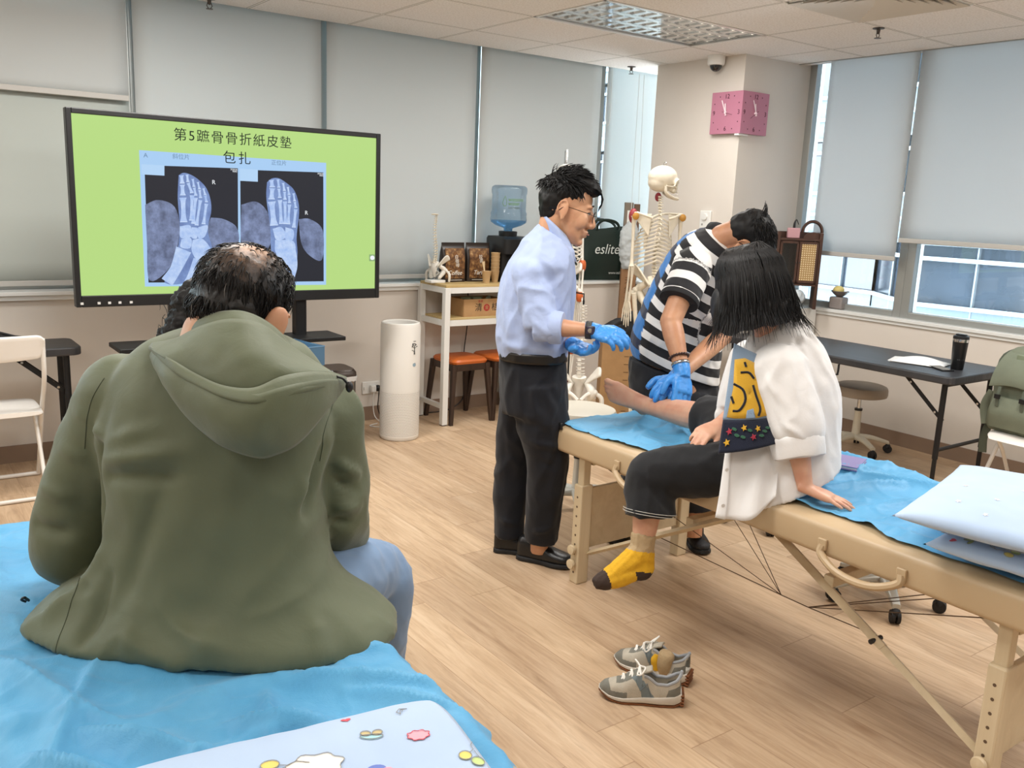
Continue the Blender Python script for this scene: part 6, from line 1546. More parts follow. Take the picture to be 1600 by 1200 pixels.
# ================================================================ man in the blue shirt
def shirt_man():
    base = V((2.33, 2.99, 0))
    t = thing('person', 'standing man with glasses, pale blue shirt, black trousers, watch and blue gloves', 'person', tuple(base))
    F = V((.80, -.60, 0)).normalized(); s = 1.12
    fh = (F*.93+DV*-.06-UP*.24).normalized(); uh = UP*.95+F*.3
    hc = V((2.407,2.947,1.566))
    # ---- body
    mb = MB(); L, Mx = head(mb, hc, fh, uh, s)
    mb.tube([L(-.03, 0, -.03), L(-.035, 0, -.085), (2.371,2.974,1.397), (2.346,2.992,1.306)], [.056*s, .052*s, .06, .08], 18, res=14)
    loft_px(mb, [((2.322,3.01,1.319,0.0935,-0.0685,0.0045), .15, 2.5), ((2.313,3.016,1.181,0.0795,-0.058,0.0045), .13, 2.5), ((2.322,3.01,0.9735,0.0805,-0.059,0.0045), .13, 2.5), ((2.322,3.009,0.818,0.0765,-0.056,0.004), .13, 2.5)], 24, 20)
    RS, RE, RW = V((2.211,2.917,1.301)), V((2.217,2.839,1.1)), V((2.353,2.677,1.1))
    LS, LE, LW = V((2.473,3.085,1.296)), V((2.453,3.038,1.027)), V((2.366,2.804,1.017))
    for S_, E_, W_ in ((RS, RE, RW), (LS, LE, LW)):
        mb.tube([S_, (S_+E_)/2, E_], [.036, .034, .043], 14, res=10); mb.tube([E_, E_+(W_-E_)*.3, E_+(W_-E_)*.75, W_], [.044, .043, .033, .028], 14, res=12, flat=(1, .92))
    rf = (V((2.394,2.535,1.083))-RW).normalized(); lf = (V((2.374,2.599,0.997))-LW).normalized()
    hand(mb, RW, rf, -UP*.8+DV*.6, DV, (.5, .55, .6, .65), spread=.02); hand(mb, LW, lf, UP*.8-DV*.3, DV*-1, (.55, .6, .65, .7))
    for a, k, n in (((848, 610, 3.71), (853, 712, 3.72), (847, 850, 3.76)), ((818, 610, 3.90), (804, 715, 3.90), (792, 838, 3.89))): pass
    RL = [(2.301,2.926,0.808), (2.33,2.904,0.519), (2.352,2.951,0.054)]; LL = [(2.348,3.115,0.766), (2.326,3.131,0.451), (2.313,3.14,0.047)]
    for q in (RL, LL): mb.tube(q, [.075, .055, .04], 14, res=16)
    body = fused(mb, .0048, 4); body = finish('body', body, M_SKIN, t, angle=0, world=True)
    eyes(L, s, t, body)
    # ---- hair: full on top, swept forward, short at the sides
    hb = MB()
    E = lambda x, y, z, a, b, c: hb.ell(L(x, y, z), (a*s, b*s, c*s), Mx, 22, 14)
    E(-.022, 0, .062, .098, .081, .077); E(-.048, 0, .03, .07, .077, .07); E(.03, 0, .112, .062, .066, .032); E(.062, 0, .098, .04, .058, .026); E(-.06, 0, -.01, .045, .064, .05)
    hm = fused(hb, .005, 3); displace(hm, lambda p, n: .0035*noise.noise(V((p.x*70, p.y*70, p.z*40)))+.004*noise.noise(p*26))
    hair = finish('hair', hm, M_HAIR, t, angle=0, world=True)
    random.seed(11); R = []
    for i in range(900):
        a = random.uniform(-PI, PI); e = random.uniform(.05, 1.5)
        x, y, z = math.cos(a)*math.cos(e), math.sin(a)*math.cos(e), math.sin(e)
        if x > .55 and z < .5: continue
        p = V((-.022+.097*x, .080*y, .062+.075*z)); k = .03+.025*max(0, z)
        d = V((.7*z+.35*x+.2*(x > 0), y*.25, -.6*(1-z)+.25*z-.3*max(0, x)))+V((random.uniform(-.3, .3), random.uniform(-.3, .3), random.uniform(-.2, .2)))
        d.normalize(); n0 = V((x, y, z)); q1 = p+(d+n0*.45)*k*.5; q2 = p+(d+n0*.12)*k
        R.append([L(*p), L(*q1), L(*q2)])
    for i in range(90):                                     # fringe falling over the forehead
        y = random.uniform(-.055, .05); p = V((.06, y, .105)); q = random.uniform(.6, 1.1)
        R.append([L(*p), L(.098, y*1.02, .10), L(.108+.01*q, y+.006, .07), L(.108+.004*q, y+.01, .07-.038*q)])
    sb = MB(); strands(sb, R, .0026, 6); sb.build('hair_locks', M_HAIR, hair, world=True, angle=0)
    # ---- glasses
    g = MB()
    for q in (-1, 1):
        c = V((.105, q*.034, .004)); g.tube([L(c.x-.004*abs(math.cos(a)), c.y+.024*math.cos(a), c.z+.021*math.sin(a)) for a in [2*PI*i/20 for i in range(21)]], .0015, 6)
        g.tube([L(.1, q*.058, .01), L(.06, q*.078, .012), L(-.005, q*.087, .012), L(-.028, q*.088, -.006)], .0014, 6, res=14)
    g.tube([L(.104, -.011, .008), L(.111, 0, .012), L(.104, .011, .008)], .0014, 6, res=8)
    gl = g.build('glasses', mat('glasses_frame', '#1C1716', .3, .4), t, world=True)
    # ---- shirt: body, sleeves rolled above the elbow, collar
    M_SHIRT = fabric('blue_shirt', '#A6B6DA', .7, .04, 700, .1, .15, .6)
    mb = MB()
    loft_px(mb, [((2.317,3.014,0.9505,0.1175,-0.086,0.0065), .165, 2.5), ((2.313,3.016,1.015,0.125,-0.0915,0.007), .178, 2.5), ((2.31,3.018,1.127,0.123,-0.0905,0.0065), .18, 2.5), ((2.314,3.016,1.236,0.1215,-0.089,0.0065), .185, 2.5), ((2.324,3.008,1.328,0.113,-0.083,0.002), .195, 2.4), ((2.338,2.998,1.381,0.0975,-0.072,-0.0085), .18, 2.3), ((2.354,2.986,1.425,0.0805,-0.0595,-0.025), .135, 2.2), ((2.372,2.973,1.455,0.0575,-0.042,-0.0455), .085, 2)], 44, 40)
    for S_, E_, d in ((RS, RE, RW-RE), (LS, LE, LW-LE)):
        d = d.normalized()
        mb.ell(S_+UP*.004, (.08, .08, .078), None, 20, 14); mb.tube([S_, (S_+E_)/2, E_], [.078, .071, .066], 20, res=14)
        mb.tube([E_-d*.02, E_+d*.03, E_+d*.062], [.064, .064, .062], 18, res=6)
    fl = creases([((2.112,2.916,1.329), (2.105,2.797,1.137), .016, -0.0040), ((2.157,2.82,1.26), (2.209,2.745,1.19), .014, 0.0130), ((2.14,2.833,1.208), (2.2,2.752,1.126), .013, -0.0100), ((2.13,2.84,1.156), (2.177,2.769,1.086), .013, 0.0130), ((2.243,2.82,1.284), (2.3,2.803,1.128), .015, -0.0100), ((2.118,2.96,1.194), (2.146,2.94,0.996), .02, 0.0130), ((2.126,2.881,1.306), (2.132,2.925,1.066), .014, 0.0130), ((2.107,2.968,1.007), (2.318,2.814,1.005), .018, 0.0130), ((2.203,2.849,1.385), (2.263,2.805,1.311), .014, 0.0130), ((2.207,2.871,1.056), (2.302,2.801,1.075), .012, -0.0100)])
    garment('shirt', mb, M_SHIRT, t, .007, 3, (fl, cloth_noise(.012, (10, 10, 7), 3.)))
    sh = t.children[-1]
    for E_, W_ in ((RE, RW), (LE, LW)):                      # rolled cuffs
        d = (W_-E_).normalized(); MB().tube([E_+d*.03, E_+d*.045, E_+d*.085, E_+d*.09], [.06, .069, .066, .058], 24, res=10).build('rolled_cuff', M_SHIRT, sh, world=True)
    # collar: stand and folded leaf following the neck
    nk = (V((2.336,2.999,1.507))+V((2.429,2.931,1.41)))/2; ax = (L(0, 0, 0)-nk).normalized(); ux = (V((2.429,2.931,1.41))-V((2.336,2.999,1.507)))/2; uu = ux.normalized(); vv = DV
    def col(u, v):
        a = -.05+ (2*PI-.1+.2)*u - .05; r = 1+.12*v; fr = math.cos(a)
        c = nk+uu*(ux.length*1.02*r*fr)+vv*(.066*r*math.sin(a)); up = (UP*.9-uu*.5).normalized()
        return c+up*(.046*(1-abs(2*v-1))*1.0-.028*max(0, v-.5)*2*(1+.9*max(0, fr)**3))
    MB().grid(col, 48, 8).build('collar', M_SHIRT, sh, world=True, solid=.003, angle=0)
    pl = MB().tube([(2.419,2.914,1.366), (2.424,2.898,1.246), (2.419,2.901,1.109), (2.416,2.903,0.976)], .016, 6, res=20, flat=(.35, 1)).build('button_placket', M_SHIRT, sh, world=True)
    # ---- trousers and belt
    M_TR = fabric('black_trousers', '#10131B', .75, .1, 600, .1, .12, .25)
    mb = MB()
    loft_px(mb, [((2.313,3.016,0.9675,0.1105,-0.081,0.0005), .155, 2.6), ((2.317,3.013,0.8825,0.1155,-0.0845,0.0005), .172, 2.6), ((2.324,3.008,0.7835,0.1175,-0.086,0.0005), .18, 2.6), ((2.329,3.004,0.6975,0.116,-0.085,0.0005), .175, 2.5)], 40, 18)
    mb.tube([(2.287,2.936,0.835), (2.302,2.918,0.696), (2.333,2.902,0.51), (2.342,2.921,0.313), (2.356,2.947,0.112)], [.115, .115, .092, .079, .072], 22, res=34)
    mb.tube([(2.358,3.083,0.8), (2.352,3.112,0.648), (2.331,3.133,0.449), (2.318,3.136,0.251), (2.309,3.131,0.08)], [.112, .112, .09, .079, .07], 22, res=34)
    kf = creases([((2.169,2.997,0.693), (2.22,2.836,0.674), .02, -.012), ((2.213,2.866,0.606), (2.323,2.786,0.584), .016, .010), ((2.227,2.856,0.523), (2.318,2.789,0.486), .016, -.009), ((2.221,3.083,0.522), (2.291,3.008,0.488), .016, .010), ((2.243,2.919,0.168), (2.336,2.85,0.203), .013, .010), ((2.249,2.914,0.124), (2.339,2.848,0.144), .011, -.008), ((2.22,3.109,0.184), (2.298,3.052,0.158), .013, .010), ((2.247,2.841,0.857), (2.316,2.791,0.751), .018, -.010)])
    tr = garment('trousers', mb, M_TR, t, .0085, 4, (kf, cloth_noise(.010, (9, 9, 5), 8.)))
    b = MB(); loft_px(b, [((2.314,3.015,0.977,0.1165,-0.085,-0.001), .176, 2.5), ((2.316,3.014,0.935,0.119,-0.087,-0.001), .178, 2.5)], 44, 5, cap=False); b.build('belt', mat('belt_leather', '#17130F', .35), tr, world=True, solid=.004)
    pocket = MB().box(V((2.31,2.795,0.679)), (.012, .02, .03)).build('key_fob', M_BLACK, tr, world=True, bevel=.003)
    shoe(t, (2.315,3.043,0), (2.444,2.826,0), mat('black_leather', '#141517', .35, bump=.2, bs=120), mat('black_sole', '#1C1D1F', .7, bump=.6, bs=120), .056, h=.1)
    shoe(t, (2.265,3.167,0), (2.404,3.034,-0), mat('black_leather', '#141517', .35), mat('black_sole', '#1C1D1F', .7), .054, h=.1)
    # ---- watch
    d = (RW-RE).normalized(); c = RE+(RW-RE)*.93; x, y = frame_from(d); 
    wt = MB().tube([c-d*.012, c+d*.012], .035, 24, cap=False).build('watch', mat('watch_strap', '#3A3B3A', .6), t, world=True, solid=.004)
    wp = c-DV*.037+UP*.004; Mw = Matrix((d, UP, -DV)).transposed()
    MB().box(wp, (.040, .036, .011), Mw).build('watch_case', mat('watch_case', '#2A2A2E', .3, .5), wt, world=True, bevel=.004); MB().box(wp-DV*.0058, (.032, .029, .002), Mw).build('watch_screen', mat('watch_screen', '#3B3546', .1), wt.children[-1], world=True, bevel=.001)
    MB().lathe([(.008, 0), (.0095, .0008), (.0095, .0012), (.0, .0014)], wp-DV*.007, 20, M=UP.rotation_difference(-DV).to_matrix()).build('watch_dial', M_CHROME, wt.children[-1], world=True)
    # ---- gloves
    for W_, E_, ff, p, td, cu, nm in ((RW, RE, rf, -UP*.8+DV*.6, DV, (.5, .55, .6, .65), 'right'), (LW, LE, lf, UP*.8-DV*.3, -DV, (.55, .6, .65, .7), 'left')):
        mb = MB(); hand(mb, W_, ff, p, td, cu, 1.06, pad=.0025, spread=.02); d = (W_-E_).normalized(); mb.tube([W_-d*.03, W_-d*.01, W_+ff*.03], [.0315, .0325, .031], 16, res=6)
        garment('glove', mb, M_GLOVE, t, .0032, 2, (cloth_noise(.0016, (40, 40, 40), 2.),))
shirt_man()

# ================================================================ man in the green jacket, from behind
def green_man():
    base = V((.56, 1.86, .66))
    t = thing('person', 'man seen from behind in a hooded olive green jacket and jeans, thinning on top', 'person', tuple(base))
    F = (DV*.97+RV*.22).normalized(); Lf = UP.cross(F)
    s = 1.13
    hc = V((0.675,1.96,1.324)); fh = (F*.9-UP*.42+RV*.13).normalized(); uh = (UP*.92+F*.38-Lf*.25)
    mb = MB(); L, Mx = head(mb, hc, fh, uh, s)
    for q in (-1, 1): mb.ell(L(-.018, q*.102, .0), (.022*s, .011*s, .038*s), Mx @ Matrix.Rotation(q*.5, 3, 'Z'), 14, 9)
    mb.tube([L(-.035, 0, -.02), L(-.045, 0, -.08), (0.657,1.911,1.261)], [.062*s, .06*s, .075], 18, res=10)
    loft_px(mb, [((0.639,1.912,1.223,0.131,-0.096,-0.004), .09, 2.4), ((0.606,1.911,1.044,0.144,-0.1055,0.0045), .10, 2.4), ((0.586,1.901,0.814,0.143,-0.1045,0.008), .11, 2.4), ((0.573,1.861,0.679,0.162,-0.119,0.009), .13, 2.4)], 24, 16)
    RS, RE = V((0.831,1.845,1.097)), V((0.852,1.855,0.858));  RE2 = V((0.907,1.914,0.766))
    LS, LE = V((0.439,2.071,1.134)), V((0.328,2.14,0.783)); LW = LE+F*.24+RV*.10-UP*.02
    mb.tube([RS, RE, RE2], [.05, .047, .044], 14, res=10); mb.tube([RE2, RE2+F*.10-RV*.04-UP*.035, RE2+F*.2-RV*.10-UP*.05], [.044, .036, .028], 14, res=10)
    mb.tube([LS, LE], [.05, .045], 14, res=8); mb.tube([LE, LE+(LW-LE)*.5, LW], [.045, .036, .028], 14, res=10)
    RWp = RE2+F*.2-RV*.10-UP*.05
    hand(mb, RWp, (F*.7-RV*.5-UP*.2), -UP, -RV, (.3, .35, .4, .4)); hand(mb, LW, (F*.8+RV*.3-UP*.2), -UP, RV, (.3, .35, .4, .4))
    HR, KR, AR = V((0.732,1.77,0.662)), V((1.005,1.941,0.636)), None
    KR.z -= .0; AR = V((KR.x+.05, KR.y+.07, .10)); HL = V((0.461,2.018,0.658)); KL = HL+F*.42+RV*.02; KL.z = .74
    AL = KL+F*.05; AL.z = .70
    body = fused(mb, .005, 3); finish('body', body, M_SKIN, t, angle=0, world=True)
    # ---- hair: dark cap that thins to scalp on the crown
    hm_ = NT('thinning_hair'); tx = hm_.obj(); n = hm_.noise(tx, 55, 5, .7)
    at = hm_.add('ShaderNodeAttribute', attribute_name='scalp'); f = hm_.math('ADD', at.outputs['Fac'], hm_.math('MULTIPLY', hm_.math('SUBTRACT', n, .5), .9))
    hm_.col(hm_.ramp(f, [(.25, lin('#0D0B0B')), (.55, lin('#4A3B31')), (.9, lin('#A07C60'))])); hm_.b.inputs['Roughness'].default_value = .42
    hm_.bump(n, .5, .004)
    hb = MB(); E = lambda x, y, z, a, b, c: hb.ell(L(x, y, z), (a*s, b*s, c*s), Mx, 24, 16)
    E(-.016, 0, .046, .104, .084, .089); E(-.042, 0, .012, .074, .08, .078); E(-.06, 0, -.025, .045, .066, .045)
    me = fused(hb, .005, 3); displace(me, lambda p, n: .003*noise.noise(p*55)+.003*noise.noise(p*22))
    inv = Mx.transposed(); cr = V((-.066, -.014, .118))
    vals = []
    for v in me.vertices:
        q = inv @ (v.co-hc)/s; d = math.hypot((q.y-cr.y)/.063, (q.x-cr.x-.01)/.08) if q.z > .05 else 2
        vals.append(max(0, min(1, 1.17-d)))
    at = me.attributes.new('scalp', 'FLOAT', 'POINT'); at.data.foreach_set('value', vals)
    hair = finish('hair', me, hm_.m, t, angle=0, world=True)
    random.seed(4); R = []; G = []
    for i in range(2600):
        a = random.uniform(-PI, PI); e = random.uniform(-.75, 1.5); x, y, z = math.cos(a)*math.cos(e), math.sin(a)*math.cos(e), math.sin(e)
        if x > .45: continue
        p = V((-.016+.103*x, .083*y, .046+.088*z)) if z > -.2 else V((-.045+.073*x, .080*y, .012+.075*z))
        bald = math.hypot((p.y-cr.y)/.063, (p.x-cr.x-.01)/.08) if p.z > .06 else 2
        if bald < 1.05 and random.random() > .12+.6*max(0, bald-.35): continue
        n0 = V((x, y, z)); d = V((-.25*(z > .4)+.1, y*.35+.5*p.y/.08*max(0, z), -.95 if z < .5 else -.3))+V((random.uniform(-.35, .35), random.uniform(-.35, .35), random.uniform(-.2, .2))); d = (d-n0*d.dot(n0)*.9).normalized()
        k = random.uniform(.02, .042); q = [L(*(p-n0*.002)), L(*(p+d*k*.5+n0*.006)), L(*(p+d*k+n0*.0015))]
        (G if random.random() < .03 else R).append(q)
    sb = MB(); strands(sb, R, .0016, 5); sb.build('hair_locks', M_HAIR, hair, world=True, angle=0)
    sb = MB(); strands(sb, G, .0008, 5); sb.build('grey_hairs', mat('grey_hair', '#8C8782', .4), hair, world=True, angle=0)
    # ---- jacket
    M_J = fabric('olive_jacket', '#5D644D', .6, .05, 900, .06, .15, .26)
    mb = MB()
    loft_px(mb, [((0.5595,1.821,0.671,0.3215,-0.2355,-0.007), .215, 2.6), ((0.563,1.819,0.7035,0.298,-0.218,-0.0055), .205, 2.5), ((0.5685,1.839,0.7575,0.2275,-0.1665,-0.0025), .18, 2.4), ((0.5735,1.861,0.8385,0.1945,-0.143,0.0035), .165, 2.4), ((0.5805,1.881,0.95,0.1865,-0.1365,0.003), .16, 2.4), ((0.5915,1.897,1.054,0.1975,-0.145,-0.0035), .155, 2.4), ((0.609,1.909,1.127,0.193,-0.1415,-0.0065), .148, 2.5), ((0.6235,1.923,1.188,0.1825,-0.134,-0.0095), .135, 2.5), ((0.6405,1.936,1.23,0.1585,-0.116,-0.0135), .115, 2.4), ((0.6585,1.935,1.268,0.1175,-0.086,-0.012), .10, 2.2), ((0.668,1.934,1.28,0.091,-0.0665,-0.012), .088, 2)], 60, 64)
    mb.ell(LS, (.09, .09, .09), None, 22, 14); mb.ell(RS, (.083, .083, .083), None, 22, 14); mb.tube([LS, (LS+LE)/2-RV*.016, LE-UP*.0, LE+F*.06-UP*.005, LE+F*.16+RV*.03], [.088, .084, .085, .075, .06], 26, res=26)
    mb.tube([RS, (RS+RE)/2+RV*.004, RE, RE2+F*.02-UP*.01], [.082, .078, .076, .056], 26, res=24)
    hd_ = 1.70
    fl = creases([((0.38,1.953,1.191), (0.368,1.937,1.058), .022, -.008), ((0.372,1.959,1.052), (0.356,1.946,0.831), 0.0187, -0.0525), ((0.368,1.9,1.081), (0.461,1.794,1.136), 0.0170, 0.0210), ((0.371,1.897,1.041), (0.527,1.722,1.092), 0.0187, 0.0175), ((0.375,1.895,1.007), (0.484,1.753,1.03), 0.0153, -0.0175), ((0.763,1.734,1.058), (0.712,1.685,0.937), 0.0153, -0.0280), ((0.71,1.686,0.993), (0.677,1.636,0.875), 0.0170, 0.0245), ((0.675,1.675,1.085), (0.715,1.658,1.001), 0.0153, 0.0175), ((0.53,1.695,1.046), (0.477,1.634,0.73), 0.0298, 0.0210), ((0.442,1.784,1.008), (0.35,1.801,0.76), 0.0255, -0.0210), ((0.59,1.65,0.996), (0.596,1.571,0.781), 0.0255, -0.0175), ((0.678,1.636,0.959), (0.684,1.557,0.737), 0.0213, 0.0245), ((0.731,1.597,0.85), (0.714,1.56,0.756), 0.0136, -0.0280), ((0.339,1.909,0.833), (0.261,1.916,0.72), 0.0213, 0.0245), ((0.35,1.851,0.803), (0.287,1.798,0.708), 0.0170, -0.0210), ((0.379,1.78,0.83), (0.339,1.71,0.693), 0.0153, 0.0175), ((0.459,1.647,0.81), (0.457,1.612,0.692), 0.0213, 0.0210), ((0.539,1.588,0.828), (0.547,1.546,0.697), 0.0170, -0.0175),
                  ((0.813,1.76,1.015), (0.87,1.78,0.971), 0.0119, 0.0210), ((0.807,1.764,0.978), (0.866,1.783,0.933), 0.0102, -0.0175), ((0.809,1.762,0.91), (0.868,1.782,0.894), 0.0119, 0.0210), ((0.801,1.768,0.879), (0.862,1.786,0.855), 0.0093, -0.0175), ((0.265,2.099,0.944), (0.344,1.979,0.909), 0.0170, 0.0175), ((0.261,2.102,0.854), (0.33,1.99,0.835), 0.0170, -0.0210), ((0.304,2.071,1.033), (0.359,1.969,0.995), 0.0153, 0.0140), ((0.33,2.051,1.12), (0.373,1.958,1.08), 0.0136, 0.0140)])
    o = garment('jacket', mb, M_J, t, .0085, 7, (fl, cloth_noise(.013, (6, 6, 5), 1., .22)))
    # seams: hem drawstring tunnel, centre line and sleeve seams as raised cord
    M_JD = fabric('olive_seam', '#4A513D', .7, .05)
    def seam(pts, name='seam'):
        from mathutils.bvhtree import BVHTree
        tree = BVHTree.FromPolygons([v.co+base for v in o.data.vertices], [tuple(p.vertices) for p in o.data.polygons])
        q = [V(r) for r in spline(pts, 40)]; out = []
        for p in q:
            h = tree.ray_cast(p-DV*.6, DV); out.append((h[0]+h[1]*.0006) if h[0] else p)
        MB().tube(out, .0009, 5).build(name, M_JD, o, world=True)
    seam([(0.42,2.048,1.191), (0.397,2.064,1.125), (0.384,2.074,1.036)]); seam([(0.809,1.763,1.176), (0.802,1.768,1.117), (0.793,1.774,1.029)])
    seam([(0.302,2.011,0.669), (0.355,1.971,0.654), (0.457,1.896,0.645), (0.571,1.813,0.639), (0.674,1.738,0.652), (0.719,1.704,0.666)]); seam([(0.353,1.972,0.822), (0.348,1.976,0.747), (0.35,1.975,0.672)])
    seam([(0.23,2.063,0.604), (0.305,2.008,0.553), (0.396,1.941,0.536), (0.546,1.831,0.545), (0.662,1.747,0.573), (0.765,1.671,0.622), (0.855,1.605,0.676)])
    # ---- collar and hood
    def band(pts_lo, pts_hi, name, n=30, m=8, bulge=.0, th=.006, par=o, fold=.0):
        lo = spline(pts_lo, n+1); hi = spline(pts_hi, n+1)
        def P(u, v):
            a, b = V(lo[round(u*n)]), V(hi[round(u*n)]); p = a+(b-a)*v
            q = noise.noise(V((p.x*13, p.y*13, p.z*16)))+.5*noise.noise(V((p.x*30, p.y*30, p.z*34)))
            return p-DV*(bulge*math.sin(PI*v)**.8*math.sin(PI*min(1, max(0, u)))**.5+fold*q)+UP*fold*.3*q
        return MB().grid(P, n, m).build(name, M_J, par, world=True, solid=th, angle=0)
    band([(0.545,1.956,1.281), (0.562,1.857,1.311), (0.611,1.784,1.322), (0.674,1.762,1.291), (0.747,1.783,1.22)], [(0.565,1.966,1.306), (0.583,1.879,1.336), (0.63,1.819,1.346), (0.689,1.801,1.313), (0.752,1.829,1.245)], 'collar', 30, 8, .012, .010, o, .003)
    hood_up = band([(0.468,1.938,1.262), (0.474,1.816,1.259), (0.5,1.741,1.24), (0.532,1.668,1.225), (0.574,1.612,1.227), (0.626,1.599,1.247), (0.682,1.608,1.25), (0.751,1.657,1.236), (0.821,1.729,1.207)],
         [(0.485,1.975,1.264), (0.513,1.893,1.286), (0.547,1.83,1.318), (0.578,1.783,1.336), (0.611,1.746,1.339), (0.646,1.733,1.326), (0.685,1.73,1.294), (0.73,1.722,1.259), (0.807,1.764,1.211)], 'hood', 44, 16, .022, .010, o, .005)
    band([(0.474,1.946,1.245), (0.468,1.801,1.206), (0.494,1.733,1.152), (0.528,1.665,1.116), (0.576,1.605,1.1), (0.609,1.587,1.106), (0.652,1.586,1.123), (0.715,1.608,1.169), (0.812,1.711,1.2)],
         [(0.474,1.921,1.26), (0.479,1.788,1.25), (0.497,1.712,1.237), (0.527,1.635,1.224), (0.565,1.576,1.225), (0.611,1.561,1.239), (0.667,1.575,1.243), (0.731,1.622,1.234), (0.812,1.711,1.208)], 'hood_pouch', 44, 16, .030, .010, hood_up, .006)
    band([(0.471,1.911,1.259), (0.472,1.774,1.243), (0.492,1.697,1.229), (0.522,1.62,1.216), (0.559,1.561,1.214), (0.607,1.551,1.222), (0.661,1.561,1.227), (0.726,1.612,1.221), (0.808,1.702,1.205)],
         [(0.471,1.93,1.268), (0.476,1.802,1.263), (0.498,1.724,1.246), (0.528,1.646,1.233), (0.569,1.591,1.235), (0.618,1.58,1.255), (0.678,1.599,1.256), (0.745,1.648,1.241), (0.816,1.72,1.212)], 'hood_band', 44, 4, .004, .006, hood_up, .002)
    MB().tube([(0.779,1.71,1.23), (0.771,1.667,1.228), (0.782,1.659,1.223), (0.8,1.67,1.204), (0.812,1.711,1.202)], .0025, 6, res=20).build('drawstring', M_BLACK, o, world=True)
    MB().ell((0.792,1.651,1.207), (.008, .008, .012)).build('cord_stopper', M_BLACK, t.children[-1] if False else o, world=True)
    MB().tube([(0.227,2.065,0.698), (0.217,2.048,0.714), (0.212,2.051,0.709), (0.22,2.058,0.7)], .003, 6, res=14).build('hem_cord', M_BLACK, o, world=True)
    # ---- jeans
    M_JEAN = fabric('blue_jeans', '#6E87A6', .8, .12, 700, .15, .2, .2)
    mb = MB()
    mb.tube([HR-F*.02, HR+(KR-HR)*.5+UP*.02, KR, KR+RV*.02-UP*.05, (KR+AR)/2+RV*.01, AR], [.11, .10, .085, .08, .066, .06], 24, res=34)
    KL2 = V((.42, 2.38, .74)); mb.tube([HL, (HL+KL2)/2, KL2, KL2+F*.06-UP*.02], [.10, .095, .08, .06], 24, res=20)
    mb.loft([((.60, 1.98, .675), RV, DV, .17, .11, 2.5), ((.60, 1.98, .80), RV, DV, .16, .10, 2.5)], 30)
    garment('jeans', mb, M_JEAN, t, .009, 4, (creases([((0.957,1.902,0.705), (1.036,1.906,0.669), .012, .008), ((0.955,1.879,0.654), (1.027,1.875,0.648), .012, -.008), ((0.968,1.869,0.62), (1.029,1.874,0.613), .012, .008)]), cloth_noise(.006, (14, 14, 10), 5.)))
    shoe(t, (AR.x-.09, AR.y-.05, 0), (AR.x+.17, AR.y+.08, 0), M_BLK_MATTE, mat('black_sole', '#1C1D1F', .7), .05, h=.1)
green_man()
def hidden_person():
    c = V((0.852,2.748,1.193))
    t = thing('person', 'person with black curly hair, almost hidden by the man in the green jacket', 'person', (c.x, c.y, 0))
    f = (DV*.8+RV*.5).normalized(); mb = MB(); L, Mx = head(mb, c, f-UP*.1, UP, .95)
    l = UP.cross(f); mb.tube([L(-.03, 0, -.05), L(-.03, 0, -.12), c-UP*.26], [.05, .052, .08], 16, res=10)
    mb.loft([(c-UP*.25, l, f, .14, .07, 2.3), (c-UP*.5, l, f, .15, .1, 2.3), (c-UP*.68, l, f, .16, .12, 2.3)], 24, res=12)
    finish('body', fused(mb, .006, 3), M_SKINF, t, angle=0, world=True)
    hb = MB(); hb.ell(L(-.03, 0, .05), (.1, .085, .085), Mx, 22, 14).ell(L(-.07, 0, .0), (.065, .08, .085), Mx, 20, 12)
    hb.tube([L(-.09, .0, .0), L(-.12, .02, -.07), L(-.11, .04, -.16), L(-.1, .05, -.23)], [.05, .055, .05, .03], 14, res=12)
    hm = fused(hb, .006, 2); displace(hm, lambda p, n: .010*noise.noise(p*45)+.008*noise.noise(p*90)); hair = finish('hair', hm, M_HAIR, t, angle=0, world=True)
    random.seed(9); R = []
    for i in range(260):
        q = L(-.09+random.uniform(-.05, .05), random.uniform(-.05, .09), random.uniform(-.2, .05)); r = V((random.uniform(-1, 1), random.uniform(-1, 1), random.uniform(-1, .5)))*.02
        R.append([q, q+r, q+r*1.2-UP*.02, q+r*2-UP*.03])
    sb = MB(); strands(sb, R, .0012, 8); sb.build('curls', M_HAIR, hair, world=True, angle=0)
    mb = MB().loft([(c-UP*.19, l, f, .07, .06, 2.2), (c-UP*.25, l, f, .17, .09, 2.4), (c-UP*.45, l, f, .18, .12, 2.4), (c-UP*.70, l, f, .19, .14, 2.4)], 30, res=20)
    mb.tube([c-UP*.28+l*.17, c-UP*.5+l*.2, c-UP*.55+l*.12+f*.2], [.055, .05, .045], 16, res=14).tube([c-UP*.28-l*.17, c-UP*.5-l*.2, c-UP*.55-l*.12+f*.2], [.055, .05, .045], 16, res=14)
    garment('black_top', mb, fabric('black_top', '#16171A', .8), t, .01, 3, (cloth_noise(.006),))
    h = c-UP*.72; g = V((h.x, h.y, .5)); mb = MB()
    for q in (-1, 1): mb.tube([g+l*q*.08, g+l*q*.1+f*.42, g+l*q*.1+f*.45-UP*.08, g+l*q*.1+f*.42-UP*.48], [.095, .075, .07, .05], 18, res=26)
    garment('dark_trousers', mb, M_BLK_MATTE, t, .011, 3)
    for q in (-1, 1): a = V((g.x, g.y, 0))+l*q*.1+f*.36; shoe(t, a, a+f*.25, M_BLK_MATTE, M_BLACK, .045)
    rolling_stool(g.x, g.y, .425, .17, M_PADC, M_BASEG, 'rolling stool hidden under the person in front of the green-jacketed man')
hidden_person()

